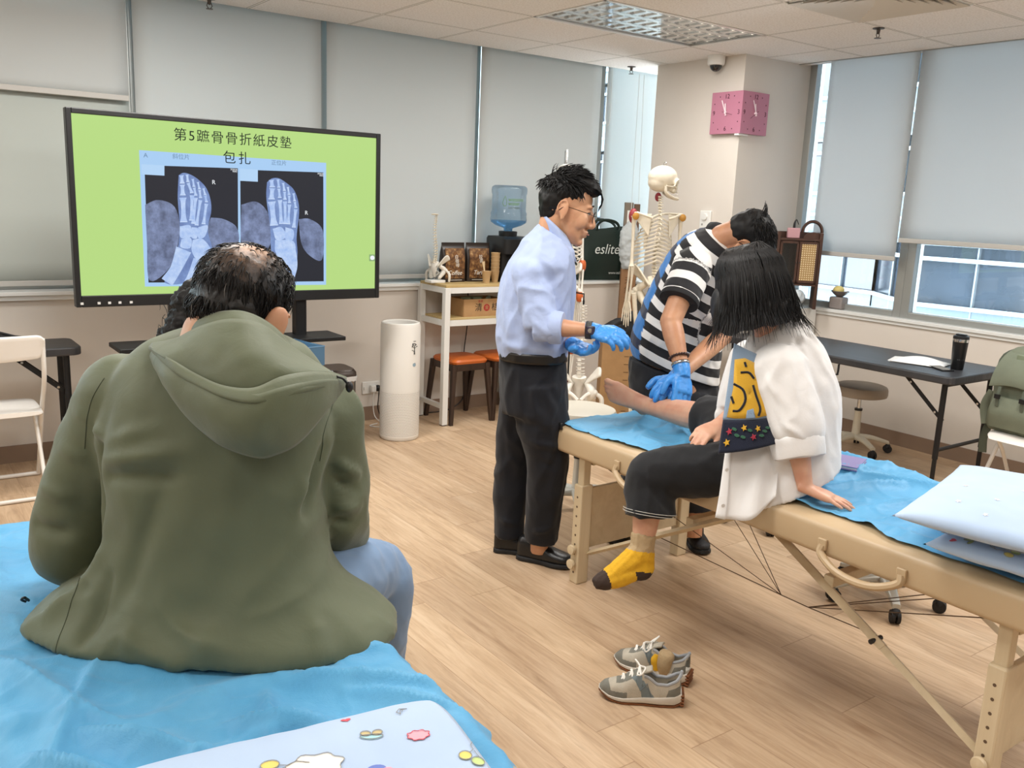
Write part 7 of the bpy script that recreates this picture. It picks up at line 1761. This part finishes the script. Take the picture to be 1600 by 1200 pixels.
# ================================================================ man in the striped polo, bending over the table
def polo_man():
    base = V((3.12, 2.95, 0))
    t = thing('person', 'man in a striped polo bending over the table, blue gloved hands on a leg', 'person', tuple(base))
    RS, RE, RW = V((2.892,2.667,1.347)), V((2.728,2.613,1.128)), V((2.691,2.491,0.939))
    LS, LE, LW = V((3.225,2.744,1.317)), V((3.109,2.656,1.038)), V((2.716,2.547,0.9))
    s = 1.05
    hc = V((3.107,2.596,1.474)); uh = (RV*.88+UP*.28-DV*.25).normalized(); fh = (-UP*.86+RV*.30+DV*.32)
    mb = MB(); 
    fh = (fh-uh*fh.dot(uh)).normalized(); L, Mx = head(mb, hc, fh, uh, s)
    mb.tube([L(-.035, 0, .0), L(-.03, 0, -.07), (3.05,2.724,1.435), (3.028,2.765,1.361)], [.058, .056, .066, .09], 18, res=14)
    HC = V((3.122,2.944,0.824))
    loft_px(mb, [((3.022,2.769,1.367,0.0995,-0.073,-0.0165), .11, 2.4), ((3.038,2.833,1.195,0.1075,-0.0785,-0.009), .11, 2.4), ((3.091,2.917,0.9395,0.1235,-0.0905,-0.0085), .12, 2.4), ((3.126,2.942,0.7525,0.1315,-0.0965,-0.0005), .12, 2.4)], 24, 18)
    for S_, E_, W_ in ((RS, RE, RW), (LS, LE, LW)):
        mb.tube([S_, (S_+E_)/2, E_], [.054, .050, .045], 16, res=12); mb.ell(E_, (.046, .046, .046)); mb.tube([E_, E_+(W_-E_)*.28, E_+(W_-E_)*.7, W_], [.045, .046, .036, .030], 16, res=14, flat=(1, .92))
    rf = (V((2.628,2.413,0.773))-RW).normalized(); lf = (V((2.601,2.507,0.858))-LW).normalized()
    hand(mb, RW, rf, DV*.8-RV*.3, -RV, (.3, .32, .34, .36)); hand(mb, LW, lf, -UP*.6+DV*.5, -RV-UP*.2, (.7, .75, .8, .8))
    lgs = [[(3.136,2.859,0.775), (3.098,2.751,0.491), (3.066,2.688,0.077)], [(3.112,3.025,0.746), (3,2.984,0.38), (2.882,2.996,0.084)]]
    for q in lgs: mb.tube(q, [.08, .06, .045], 14, res=16)
    finish('body', fused(mb, .005, 3), M_SKINT, t, angle=0, world=True)
    # ---- hair
    hb = MB(); E = lambda x, y, z, a, b, c: hb.ell(L(x, y, z), (a*s, b*s, c*s), Mx, 22, 14)
    E(-.018, 0, .058, .100, .081, .08); E(-.045, 0, .025, .068, .078, .07); E(.035, 0, .1, .06, .065, .036)
    hm = fused(hb, .005, 2); displace(hm, lambda p, n: .004*noise.noise(p*40)); hair = finish('hair', hm, M_HAIR, t, angle=0, world=True)
    random.seed(21); R = []
    for i in range(900):
        a = random.uniform(-PI, PI); e = random.uniform(.0, 1.55); x, y, z = math.cos(a)*math.cos(e), math.sin(a)*math.cos(e), math.sin(e)
        p = V((-.018+.098*x, .080*y, .058+.078*z)); n0 = V((x, y, z)); d = V((.6+.4*z, y*.3, -.3))+V((random.uniform(-.4, .4), random.uniform(-.4, .4), random.uniform(-.2, .3))); d.normalize(); k = random.uniform(.02, .045)
        R.append([L(*p), L(*(p+d*k*.5+n0*.010)), L(*(p+d*k+n0*.009))])
    for i in range(26):                                     # a tuft that stands up at the back of the head
        p = V((-.075+random.uniform(-.02, .02), random.uniform(-.03, .03), .105)); k = random.uniform(.4, .8)
        R.append([L(*p), L(p.x-.03*k, p.y, p.z+.012), L(p.x-.055*k, p.y+.006, p.z+.008+.02*k), L(p.x-.06*k, p.y+.012, p.z+.03*k)])
    sb = MB(); strands(sb, R, .0022, 6); sb.build('hair_locks', M_HAIR, hair, world=True, angle=0)
    g = MB()
    for q in (-1, 1):
        g.tube([L(.1, q*.058, .01), L(.06, q*.079, .012), L(-.005, q*.088, .012), L(-.028, q*.089, -.006)], .0018, 6, res=14)
        g.tube([L(.104-.004*abs(math.cos(a)), q*.034+.024*math.cos(a), .004+.018*math.sin(a)) for a in [2*PI*i/20 for i in range(21)]], .0018, 6)
    g.tube([L(.104, -.011, .008), L(.11, 0, .012), L(.104, .011, .008)], .0016, 6, res=8); g.build('glasses', mat('glasses_frame', '#1C1716', .3, .4), t, world=True)
    # ---- polo shirt: stripes follow the body and each sleeve (an attribute measured along them)
    mb = MB()
    specs = [((3.12,2.933,0.83,0.171,-0.125,-0.065), .150, 2.5), ((3.107,2.931,0.9095,0.1755,-0.1285,-0.0575), .158, 2.5), ((3.093,2.904,1.026,0.162,-0.1185,-0.045), .165, 2.5), ((3.079,2.864,1.16,0.144,-0.106,-0.037), .168, 2.5), ((3.065,2.812,1.276,0.13,-0.095,-0.0295), .168, 2.5), ((3.056,2.769,1.363,0.1195,-0.0875,-0.025), .160, 2.4), ((3.05,2.736,1.431,0.0965,-0.071,-0.029), .14, 2.3), ((3.057,2.72,1.469,0.062,-0.0455,-0.0335), .10, 2.1), ((3.058,2.699,1.476,0.0255,-0.019,-0.0405), .072, 2)]
    loft_px(mb, specs, 44, 44)
    for S_, E_, q in ((RS, RE, -1), (LS, LE, 1)):
        d = (E_-S_).normalized(); mb.ell(S_+UP*.004, (.086, .086, .084), None, 20, 14); mb.tube([S_, S_+d*.09, S_+d*.165], [.085, .082, .083], 24, res=14)
    me_fns = (creases([((2.853,2.683,1.423), (2.876,2.665,1.232), .014, -.009), ((2.94,2.706,1.226), (3.062,2.691,1.109), .016, .009), ((2.979,2.714,1.138), (3.1,2.687,1.049), .014, -.009), ((2.932,2.835,1.037), (3.128,2.729,0.922), .018, .009), ((2.861,2.924,0.998), (3.035,2.797,0.887), .016, -.009), ((2.863,2.886,1.092), (2.984,2.797,0.965), .016, .008)]), cloth_noise(.006, (12, 12, 9), 6.))
    st = NT('striped_jersey'); a = st.add('ShaderNodeAttribute', attribute_name='along'); b_ = st.add('ShaderNodeAttribute', attribute_name='back')
    fr = st.math('FRACT', st.math('DIVIDE', a.outputs['Fac'], .083)); stripe = st.math('LESS_THAN', fr, .52)
    c = st.mix(stripe, lin('#E3E2DF'), lin('#101116'))
    blue = st.mix(st.math('LESS_THAN', st.math('ABSOLUTE', st.math('SUBTRACT', st.math('FRACT', st.math('DIVIDE', a.outputs['Fac'], .155)), .5)), .17), lin('#2E73B8'), lin('#1C2740'))
    c = st.mix(b_.outputs['Fac'], c, blue); st.col(c); st.b.inputs['Roughness'].default_value = .8; st.b.inputs['Sheen Weight'].default_value = .15; st.bump(st.noise(st.obj(), 500, 2), .1, .001)
    me = fused(mb, .0075, 4)
    for fnn in me_fns: displace(me, lambda p, n, f=fnn: f(p))
    A = [V(specs[k][0][:3]) for k in (0, 3, 5, 7)]; along = []; back = []
    ax = (A[2]-A[0]).normalized(); cum = [0]
    for i in range(1, len(A)): cum.append(cum[-1]+(A[i]-A[i-1]).length)
    dR, dL = (RE-RS).normalized(), (LE-LS).normalized()
    for v in me.vertices:
        p = v.co; best = None
        for i in range(len(A)-1):
            ab = A[i+1]-A[i]; k = (p-A[i]).dot(ab)/ab.length_squared; kk = max(0 if i else -1., min(1 if i < len(A)-2 else 2., k)); d = (p-A[i]-ab*kk).length
            if best is None or d < best[0]: best = (d, cum[i]+ab.length*kk, A[i]+ab*kk)
        val, bk = best[1], 0.
        for S_, d_ in ((RS, dR), (LS, dL)):
            q = (p-S_).dot(d_); r = (p-S_-d_*q).length
            if q > .015 and r < .105 and (p-best[2]).length > .105: val = .9-q; bk = -1
        n_ = (p-best[2]); lat = n_.dot(RV)/max(.01, n_.length)
        if bk == 0: val += .36*n_.dot(RV)
        along.append(val); back.append(1. if bk == 0 and lat < -.93 or (bk == 0 and best[1] > .50 and n_.z > .06) else 0.)
    at = me.attributes.new('along', 'FLOAT', 'POINT'); at.data.foreach_set('value', along); at = me.attributes.new('back', 'FLOAT', 'POINT'); at.data.foreach_set('value', back)
    po = finish('polo_shirt', me, st.m, t, angle=0, world=True)
    nk = V((3.061,2.704,1.467)); ax2 = (L(0, 0, -.03)-nk).normalized(); x, y = frame_from(ax2)
    MB().lathe([(.072, -.025), (.074, 0), (.07, .02), (.066, .022)], nk, 30, cap=False, M=UP.rotation_difference(ax2).to_matrix()).build('collar', mat('black_rib', '#111216', .8), po, world=True, solid=.005)
    for S_, d_ in ((RS, dR), (LS, dL)): MB().tube([S_+d_*.157, S_+d_*.16, S_+d_*.177, S_+d_*.178], [.0815, .084, .084, .0815], 28, cap=False, res=6).build('sleeve_cuff', mat('black_rib', '#111216', .8), po, world=True, solid=.003)
    # ---- trousers, shoes
    M_TR = fabric('charcoal_trousers', '#1B1D22', .8, .1, 600, .1, .12, .25); mb = MB()
    loft_px(mb, [((3.122,2.944,0.8265,0.1735,-0.127,-0.0565), .14, 2.6), ((3.133,2.949,0.7505,0.174,-0.1275,-0.0305), .155, 2.6), ((3.147,2.95,0.661,0.1705,-0.125,-0.023), .16, 2.6), ((3.147,2.926,0.5535,0.162,-0.119,-0.0075), .15, 2.5)], 40, 16)
    mb.tube([(3.132,2.837,0.718), (3.105,2.746,0.491), (3.092,2.718,0.28), (3.088,2.697,0.192)], [.10, .085, .078, .072], 22, res=24)
    mb.tube([(3.108,3.029,0.648), (3,2.984,0.38), (2.934,2.983,0.161), (2.876,2.976,0.036)], [.105, .088, .08, .072], 22, res=24)
    garment('trousers', mb, M_TR, t, .009, 4, (cloth_noise(.009, (9, 9, 6), 12.),))
    MB().tube([(3.09,2.695,0.08), (3.078,2.704,0.191)], [.042, .045], 14).build('dark_sock', M_BLK_MATTE, t, world=True)
    sl = mat('black_sole', '#1C1D1F', .7)
    shoe(t, (3.193,2.841,0), (3.084,2.624,0), mat('black_runner', '#15161A', .6, bump=.5, bs=160), sl, .052, h=.1); shoe(t, (3.091,3.134,0), (2.801,2.95,0), mat('black_runner', '#15161A', .6, bump=.5, bs=160), sl, .052, h=.1)
    # ---- gloves and bracelets
    for W_, E_, ff, p, td, cu in ((RW, RE, rf, DV*.8-RV*.3, -RV, (.3, .32, .34, .36)), (LW, LE, lf, -UP*.6+DV*.5, -RV-UP*.2, (.7, .75, .8, .8))):
        mb = MB(); hand(mb, W_, ff, p, td, cu, 1.08, pad=.0025); d = (W_-E_).normalized(); mb.tube([W_-d*.035, W_-d*.01, W_+ff*.03], [.034, .035, .033], 16, res=6)
        garment('glove', mb, M_GLOVE, t, .0034, 2, (cloth_noise(.0018, (40, 40, 40), 7.),))
    d = (RW-RE).normalized(); c = RE+(RW-RE)*.72; x, y = frame_from(d); mb = MB()
    for k in range(22): a = 2*PI*k/22; mb.ell(c+(x*math.cos(a)+y*math.sin(a))*.0385, (.006, .006, .006), n=8, m=6)
    mb.build('bead_bracelet', mat('dark_beads', '#3B2018', .3), t, world=True)
    c = RE+(RW-RE)*.86; MB().tube([c-d*.006, c+d*.006], .0365, 24, cap=False).build('silver_bracelet', M_CHROME, t, world=True, solid=.004)
polo_man()

# ================================================================ seated woman in the white shirt
def woman():
    base = V((2.50, 1.88, .69))
    t = thing('person', 'woman with black bob in a white shirt and cat-patterned vest sitting on the table', 'person', tuple(base))
    F = V((-.93, .37, 0)).normalized(); l = UP.cross(F)          # l points towards the camera side (her left)
    s = 1.02
    hc = V((2.417,1.973,1.341)); fh = (-RV*.72+DV*.62-UP*.28).normalized(); uh = UP+RV*.05
    LS, LE, LW = V((2.415,1.813,1.087)), V((2.401,1.712,0.908)), V((2.387,1.642,0.735))
    RS, RE, RW = V((2.605,2.083,1.055)), V((2.579,2.102,0.853)), V((2.416,2.048,0.845))
    mb = MB(); L, Mx = head(mb, hc, fh, uh, s)
    mb.tube([L(-.03, 0, -.03), L(-.035, 0, -.09), (2.564,1.952,1.138)], [.052, .05, .05], 16, res=10)
    loft_px(mb, [((2.57,1.911,1.099,0.072,-0.0525,0.004), .11, 2.4), ((2.551,1.9,0.966,0.0945,-0.0695,0.005), .11, 2.4), ((2.522,1.872,0.814,0.103,-0.0755,0.006), .12, 2.4), ((2.505,1.846,0.719,0.112,-0.0815,0.006), .14, 2.4)], 24, 16)
    for S_, E_, W_, r in ((LS, LE, LW, 1), (RS, RE, RW, .95)):
        mb.tube([S_, (S_+E_)/2, E_], [.045*r, .042*r, .038*r], 14, res=10); mb.ell(E_, (.038, .038, .038)); mb.tube([E_, E_+(W_-E_)*.3, E_+(W_-E_)*.75, W_], [.038*r, .038*r, .029*r, .0255*r], 14, res=12)
    lf = V((2.471,1.492,0.7))-LW; lf.z = 0; lf = (lf.normalized()*.97-UP*.24)
    hand(mb, LW, lf, -UP, DV, (.10, .10, .10, .1), .96, topen=.9, tcurl=.1, spread=.14, k2=.4)
    rf = (V((2.265,2.035,0.806))-RW).normalized()
    hand(mb, RW, rf, -UP*.9+DV*.2, -DV, (.42, .45, .48, .5), .96, topen=.5, spread=.08)
    # legs: the left one hangs, the right one lies along the table
    HL, KL, AL = V((2.455,1.895,0.713)), V((2.197,2.134,0.678)), V((2.139,2.102,0.412))
    HR, KR, AR = V((2.548,2.001,0.718)), V(2.69 if False else (2.612,2.245,0.8)), V((2.624,2.607,0.775))
    mb.tube([HL, (HL+KL)/2, KL], [.085, .075, .06], 16, res=12); mb.tube([KL, KL+(AL-KL)*.3, KL+(AL-KL)*.75, AL], [.058, .058, .043, .036], 16, res=14)
    mb.tube([HR, (HR+KR)/2, KR], [.085, .075, .058], 16, res=12); mb.tube([KR, KR+(AR-KR)*.35, KR+(AR-KR)*.75, AR], [.055, .056, .043, .035], 16, res=14); mb.ell(KR, (.058, .058, .058)); mb.ell(KL, (.06, .06, .06))
    # bare right foot, toes up and outwards
    T = V((2.539,2.767,0.82)); fd = (T-AR).normalized(); sd = fd.cross(DV).normalized()
    if sd.z < 0: sd = -sd
    nr = fd.cross(sd); nr = nr if nr.dot(DV) < 0 else -nr; hd = AR+(AR-KR).normalized()*.03-sd*.012-nr*.03
    mb.ell(hd, (.036, .036, .036)); mb.loft([(AR-fd*.02, sd, nr, .036, .038, 2.2), (AR+fd*.04, sd, nr, .036, .036, 2.2), (AR+fd*.10, sd, nr, .042, .028, 2.4), (AR+fd*.15+sd*.004, sd, nr, .046, .021, 2.6), (AR+fd*.17+sd*.004, sd, nr, .043, .015, 2.5)], 20, res=14); mb.tube([hd, hd+fd*.07, AR+fd*.12-nr*.012], [.032, .026, .024], 14, res=10)
    for i in range(5):
        o = (.034, .012, -.006, -.022, -.036)[i]; q = AR+fd*(.158, .160, .153, .143, .130)[i]+sd*o; e = (.052, .046, .042, .037, .031)[i]; r = (.0145, .0105, .0098, .009, .0085)[i]
        mb.tube([q-fd*.02, q, q+fd*e*.5+nr*.006, q+fd*e*.85+nr*.002, q+fd*e-nr*.003], [r*1.05, r, r*.95, r, r*.7], 10, res=12)
    # left foot inside the sock
    heel, toe = V((2.143,2.093,0.347)), V((1.974,2.149,0.303)); fd2 = (toe-heel).normalized()
    mb.tube([AL, heel], [.034, .033], 14, res=5); mb.tube([heel, heel+fd2*.1, toe], [.033, .032, .022], 14, res=8); mb.tube([AL, (AL+heel)/2+fd2*.05, heel+fd2*.12+UP*.004], [.034, .036, .03], 14, res=8)
    finish('body', fused(mb, .0048, 3), M_SKINF, t, angle=0, world=True)
    nm = mat('pale_nail', '#E6C3B5', .25)
    # ---- hair: black bob falling forward round the face
    hb = MB(); E = lambda x, y, z, a, b, c: hb.ell(L(x, y, z), (a*s, b*s, c*s), Mx, 24, 16)
    E(-.012, 0, .05, .112, .098, .094); E(-.035, 0, -.02, .105, .112, .10); E(.0, 0, -.07, .125, .122, .07)
    E(.055, .05, -.06, .06, .055, .09); E(-.08, -.0, -.08, .07, .10, .06)
    hm = fused(hb, .007, 3); displace(hm, lambda p, n: .006*noise.noise(V((p.x*30, p.y*30, p.z*6)))+.004*noise.noise(V((p.x*80, p.y*80, p.z*10))))
    hair = finish('hair', hm, M_HAIRW, t, angle=0, world=True)
    random.seed(31); R = []
    for i in range(1900):
        a = random.uniform(-PI, PI); part = V((-.01+random.uniform(-.06, .06), random.uniform(-.012, .012), .142))
        ca, sa = math.cos(a), math.sin(a)
        if ca > .86 and random.random() < .8: continue
        end = -.128+random.uniform(-.035, .02)+.02*max(0, ca); fl = random.uniform(.95, 1.10)
        p1 = V((-.012+.095*ca, .085*sa, .108)); p2 = V((-.018+.118*ca, .105*sa, .04)); p3 = V((-.02+.122*ca*fl, .118*sa*fl, -.05)); p4 = V((-.015+.128*ca*fl+.012*max(0, ca)+random.uniform(-.02, .02), .126*sa*fl+random.uniform(-.02, .02), end))
        R.append([L(*part), L(*p1), L(*p2), L(*p3), L(*p4)])
    for i in range(260):                                    # loose ends
        a = random.uniform(-PI, PI); ca, sa = math.cos(a), math.sin(a); p = V((-.018+.12*ca, .115*sa, -.06)); o = V((ca, sa, 0))
        R.append([L(*p), L(*(p+o*.02+V((0, 0, -.05)))), L(*(p+o*random.uniform(.03, .07)+V((0, 0, -.09-random.uniform(0, .05)))))])
    sb = MB(); strands(sb, R, .0019, 9); sb.build('hair_locks', M_HAIRW, hair, world=True, angle=0)
    # ---- white shirt
    SH = NT('white_shirt'); n = SH.noise(SH.obj(), 6, 3); SH.col(SH.ramp(n, [(.3, lin('#DAD8D6')), (.7, lin('#E6E4E2'))])); SH.b.inputs['Roughness'].default_value = .8; SH.b.inputs['Sheen Weight'].default_value = .15
    SH.bump(SH.math('ADD', SH.math('MULTIPLY', SH.noise(SH.obj(), 600, 2), .06), SH.noise(SH.obj(), 18, 4, .55, .8)), .28, .006); M_S = SH.m
    mb = MB()
    loft_px(mb, [((2.492,1.806,0.7005,0.1365,-0.1005,0.0845), .20, 2.3), ((2.503,1.824,0.7455,0.144,-0.1055,0.0675), .205, 2.3), ((2.523,1.845,0.8375,0.1425,-0.1045,0.0475), .20, 2.3), ((2.54,1.857,0.939,0.1345,-0.0985,0.039), .195, 2.3), ((2.549,1.877,1.039,0.121,-0.0885,0.029), .19, 2.3), ((2.55,1.901,1.119,0.105,-0.0775,0.0225), .175, 2.2), ((2.544,1.917,1.18,0.082,-0.06,0.0245), .135, 2.1), ((2.539,1.933,1.236,0.059,-0.0435,0.0205), .092, 2), ((2.531,1.939,1.265,0.05,-0.037,0.018), .07, 2)], 48, 40)
    mb.ell(LS, (.094, .094, .09), None, 20, 14); mb.tube([LS, (LS+LE)/2+UP*.0, LE, LE+(LW-LE)*.22], [.094, .096, .092, .076], 24, res=22)
    mb.tube([RS-DV*.05+UP*.01, RS, (RS+RE)/2, RE, RE+(RW-RE)*.3], [.07, .08, .08, .075, .06], 22, res=20)
    fl = creases([((2.44,1.808,1.221), (2.459,1.744,0.963), .008, .011), ((2.475,1.806,1.22), (2.501,1.713,0.834), .009, -.013), ((2.501,1.8,1.219), (2.539,1.71,0.83), .009, .013), ((2.534,1.8,1.207), (2.572,1.711,0.848), .009, -.011), ((2.557,1.796,1.195), (2.607,1.71,0.843), .009, .011), ((2.43,1.814,1.21), (2.407,1.757,1.094), .008, -.009),
                  ((2.433,1.763,1.101), (2.492,1.683,0.843), .014, -.024), ((2.284,1.797,1.054), (2.306,1.682,0.899), .013, -.012), ((2.309,1.779,1.077), (2.353,1.673,0.948), .013, .013), ((2.337,1.759,1.057), (2.374,1.67,0.967), .010, -.011), ((2.285,1.698,0.96), (2.367,1.638,0.892), .010, .012), ((2.273,1.707,0.903), (2.363,1.641,0.866), .009, -.012), ((2.344,1.804,1.133), (2.41,1.755,1.136), .010, -.008), ((2.376,1.73,0.846), (2.315,1.725,0.683), .018, .010), ((2.479,1.729,0.964), (2.538,1.674,0.75), .014, .012), ((2.503,1.711,0.944), (2.56,1.67,0.748), .010, -.010)])
    sh = garment('shirt', mb, M_S, t, .007, 3, (fl, cloth_noise(.007, (11, 11, 5), 15.)))
    # the open left front hanging past the table edge, with its button band
    def panel(u, v):
        top = V((2.315,1.899,1.032)).lerp(V((2.459,1.794,0.952)), u); bot = V((2.17,1.813,0.623)).lerp(V((2.301,1.686,0.706)), u)
        p = top.lerp(bot, v); n = noise.noise(V((u*3, v*2, 4)))
        return p-DV*(.03*math.sin(PI*u)*v*v+.012*math.sin(u*11+1.5*v)*v)+UP*(-.035*math.sin(PI*u)*v**4)+F*.012*n
    MB().grid(panel, 36, 30).build('front_panel', M_S, sh, world=True, solid=.004, angle=0)
    MB().grid(lambda u, v: panel(u*.14-.02, v)-DV*.006, 6, 30).build('button_band', M_S, sh, world=True, solid=.005, angle=0)
    bb = sh.children[-1]
    for k in range(3): 
        p = panel(.05, .38+.26*k)-DV*.010; MB().lathe([(.006, 0), (.006, .002), (.0, .0025)], p, 14, M=UP.rotation_difference(-DV).to_matrix()).build('button', mat('shirt_button', '#D5D2CE', .3), bb, world=True)
    d = (LW-LE).normalized()
    MB().tube([LE+d*.02, LE+d*.03, LE+d*.085, LE+d*.09], [.078, .088, .084, .074], 26, res=12).build('rolled_cuff', M_S, sh, world=True)
    me = sh.children[-1].data; displace(me, lambda p, n: .006*noise.noise(p*26))
    # ---- knitted vest front with a striped yellow cat and a flowered border
    M_V = {k: fabric('knit_'+k, c, .95, .1, 300, .5, .3) for k, c in dict(blue='#7F93A8', navy='#161C2E', yellow='#C79A2B', black='#14141A', red='#9A2A3C', green='#2F5B45', white='#D8D2C4').items()}
    def vest(u, v):
        top = V((2.315,1.924,1.166)).lerp(V((2.386,1.847,1.122)), u); bot = V((2.184,1.84,0.826)).lerp(V((2.34,1.713,0.876)), u); p = top.lerp(bot, v)
        return p-DV*(.020*math.sin(PI*min(1, u*1.05))+.004)
    vb = MB().grid(lambda u, v: vest(u, v*.70), 24, 24).build('vest', M_V['blue'], t, world=True, solid=.008, angle=0)
    MB().grid(lambda u, v: vest(u, .70+v*.30)-DV*.002, 24, 10).build('vest_border', M_V['navy'], vb, world=True, solid=.005, angle=0)
    def patch(pts, col, k=1, name='knit_motif'):
        n = len(pts); ca, cb = sum(p[0] for p in pts)/n, sum(p[1] for p in pts)/n; m = MB()
        rows = [[vest(ca+(a-ca)*r, cb+(b-cb)*r)-DV*(.006+.0015*k) for a, b in pts] for r in (.02, .25, .5, .75, 1.)]
        m.rings(rows, False).add(rows[0], [tuple(range(n))]).build(name, M_V[col], vb, world=True, solid=.002)
    patch([(.05, .14), (.30, .09), (.60, .10), (.78, .24), (.72, .38), (.80, .52), (.84, .665), (.60, .68), (.40, .68), (.18, .68), (.05, .67), (.10, .40)], 'yellow')
    patch([(.40, .60), (.52, .58), (.56, .68), (.38, .68)], 'blue', 2)
    for pts in ([(.22, .24), (.42, .22), (.55, .27)], [(.10, .36), (.30, .40), (.36, .50), (.26, .60), (.14, .61)], [(.52, .34), (.58, .44), (.66, .58), (.62, .66)], [(.70, .30), (.74, .42)], [(.30, .13), (.34, .17)], [(.08, .48), (.14, .54)]):
        MB().tube([vest(a, b)-DV*.0085 for a, b in pts], .0042, 6, res=14).build('knit_line', M_V['black'], vb, world=True)
    random.seed(2)
    for k, (a, b, col) in enumerate(((.12, .80, 'red'), (.36, .77, 'yellow'), (.60, .79, 'yellow'), (.86, .76, 'red'), (.52, .87, 'red'), (.10, .90, 'yellow'))):
        patch([(a+(.055 if i % 2 else .025)*math.cos(PI*i/5), b+(.038 if i % 2 else .017)*math.sin(PI*i/5)) for i in range(10)], col, 2)
    for a, b in ((.25, .84), (.35, .86), (.46, .80), (.72, .83), (.78, .80), (.66, .87), (.2, .78)): patch([(a+.04*math.cos(q)+.02*math.sin(q), b+.018*math.sin(q)) for q in [2*PI*i/8 for i in range(8)]], 'green', 1)
    # ---- cropped black trousers with pale stitching
    M_TR = fabric('black_culottes', '#17181B', .8, .1, 600, .1, .15, .25); mb = MB()
    mb.tube([HL+RV*.03, (HL+KL)/2+UP*.005, KL+RV*.012-UP*.008, KL-RV*.006-UP*.05, KL.lerp(AL, .40)+RV*.006, KL.lerp(AL, .56)+RV*.012], [.115, .098, .088, .09, .086, .092], 28, res=36)
    d2 = (AR-KR).normalized(); mb.tube([HR, (HR+KR)/2, KR-d2*.04, KR+d2*.03, KR+d2*.045], [.11, .098, .086, .088, .08], 24, res=22)
    mb.ell((HL+HR)/2, (.15, .15, .085), None, 20, 12)
    tr = garment('culottes', mb, M_TR, t, .0085, 4, (creases([((2.09,2.088,0.69), (2.186,2.018,0.568), .014, -.012), ((2.113,2.072,0.76), (2.148,2.021,0.666), .013, .012), ((2.18,1.998,0.725), (2.131,2.034,0.801), .014, -.009), ((2.063,2.108,0.7), (2.08,2.096,0.563), .014, .010), ((2.597,2.312,0.877), (2.555,2.281,0.785), .012, -.012), ((2.626,2.291,0.883), (2.589,2.256,0.787), .010, .010), ((2.216,1.996,0.799), (2.276,1.928,0.73), .016, .007)]), cloth_noise(.007, (11, 11, 8), 33.)))
    th = mat('pale_thread', '#B9B7B0', .8)
    e0 = KL.lerp(AL, .50)+RV*.010; a0 = (AL-KL).normalized()
    x, y = frame_from(a0)
    for k in range(2):
        pts = [e0+a0*.009*k+(x*math.cos(q)+y*math.sin(q))*.0945 for q in [2*PI*i/30 for i in range(31)]]; MB().tube(pts, .0012, 4).build('stitching', th, tr, world=True)
    # ---- socks
    d = (AL-KL).normalized(); mb = MB()
    mb.tube([KL.lerp(AL, .80), AL-d*.01, AL+(heel-AL)*.5], [.044, .041, .042], 18, res=10)
    mb.tube([AL+(heel-AL)*.3, heel+d*.004, heel+fd2*.03, heel+fd2*.10-UP*.001, toe-fd2*.02, toe+fd2*.006], [.040, .041, .041, .042, .033, .018], 18, res=22, flat=(1, .92), up=(0, 0, 1))
    mb.tube([AL-d*.0, (AL+heel)/2+fd2*.05, heel+fd2*.125+UP*.005], [.040, .041, .035], 16, res=8)
    sockm = [M_SOCKB, M_SOCKY, M_SOCKD]
    def pick(c, n):
        q = (c-heel).dot(fd2); 
        if q > (toe-heel).length-.042: return 2
        if q < .045 and (c-heel).dot(d) > .012: return 2
        return 0 if (c-AL).dot(d) < .004 else 1
    garment('sock', mb, sockm, t, .005, 3, (lambda p: .0012*math.sin((p-AL).dot(d.cross(fd2).normalized())*420), cloth_noise(.003, (26, 26, 26), 3.)), mi=pick)
woman()
tag(MB().grid(lambda u, v: V((2.805,2.681,0.7)).lerp(V((2.738,2.466,0.7)), u)+(V((2.986,2.77,0.7))-V((2.805,2.681,0.7)))*v*1.6+V((0, 0, .012*math.sin(PI*u)*math.sin(PI*v)+.004)), 10, 10).build('gauze_pad', mat('pale_gauze', '#BFD0EA', .8, bump=.2, bs=80), None, solid=.006), 'folded pale blue cloth pad under the raised calf on the blue sheet', 'pad')
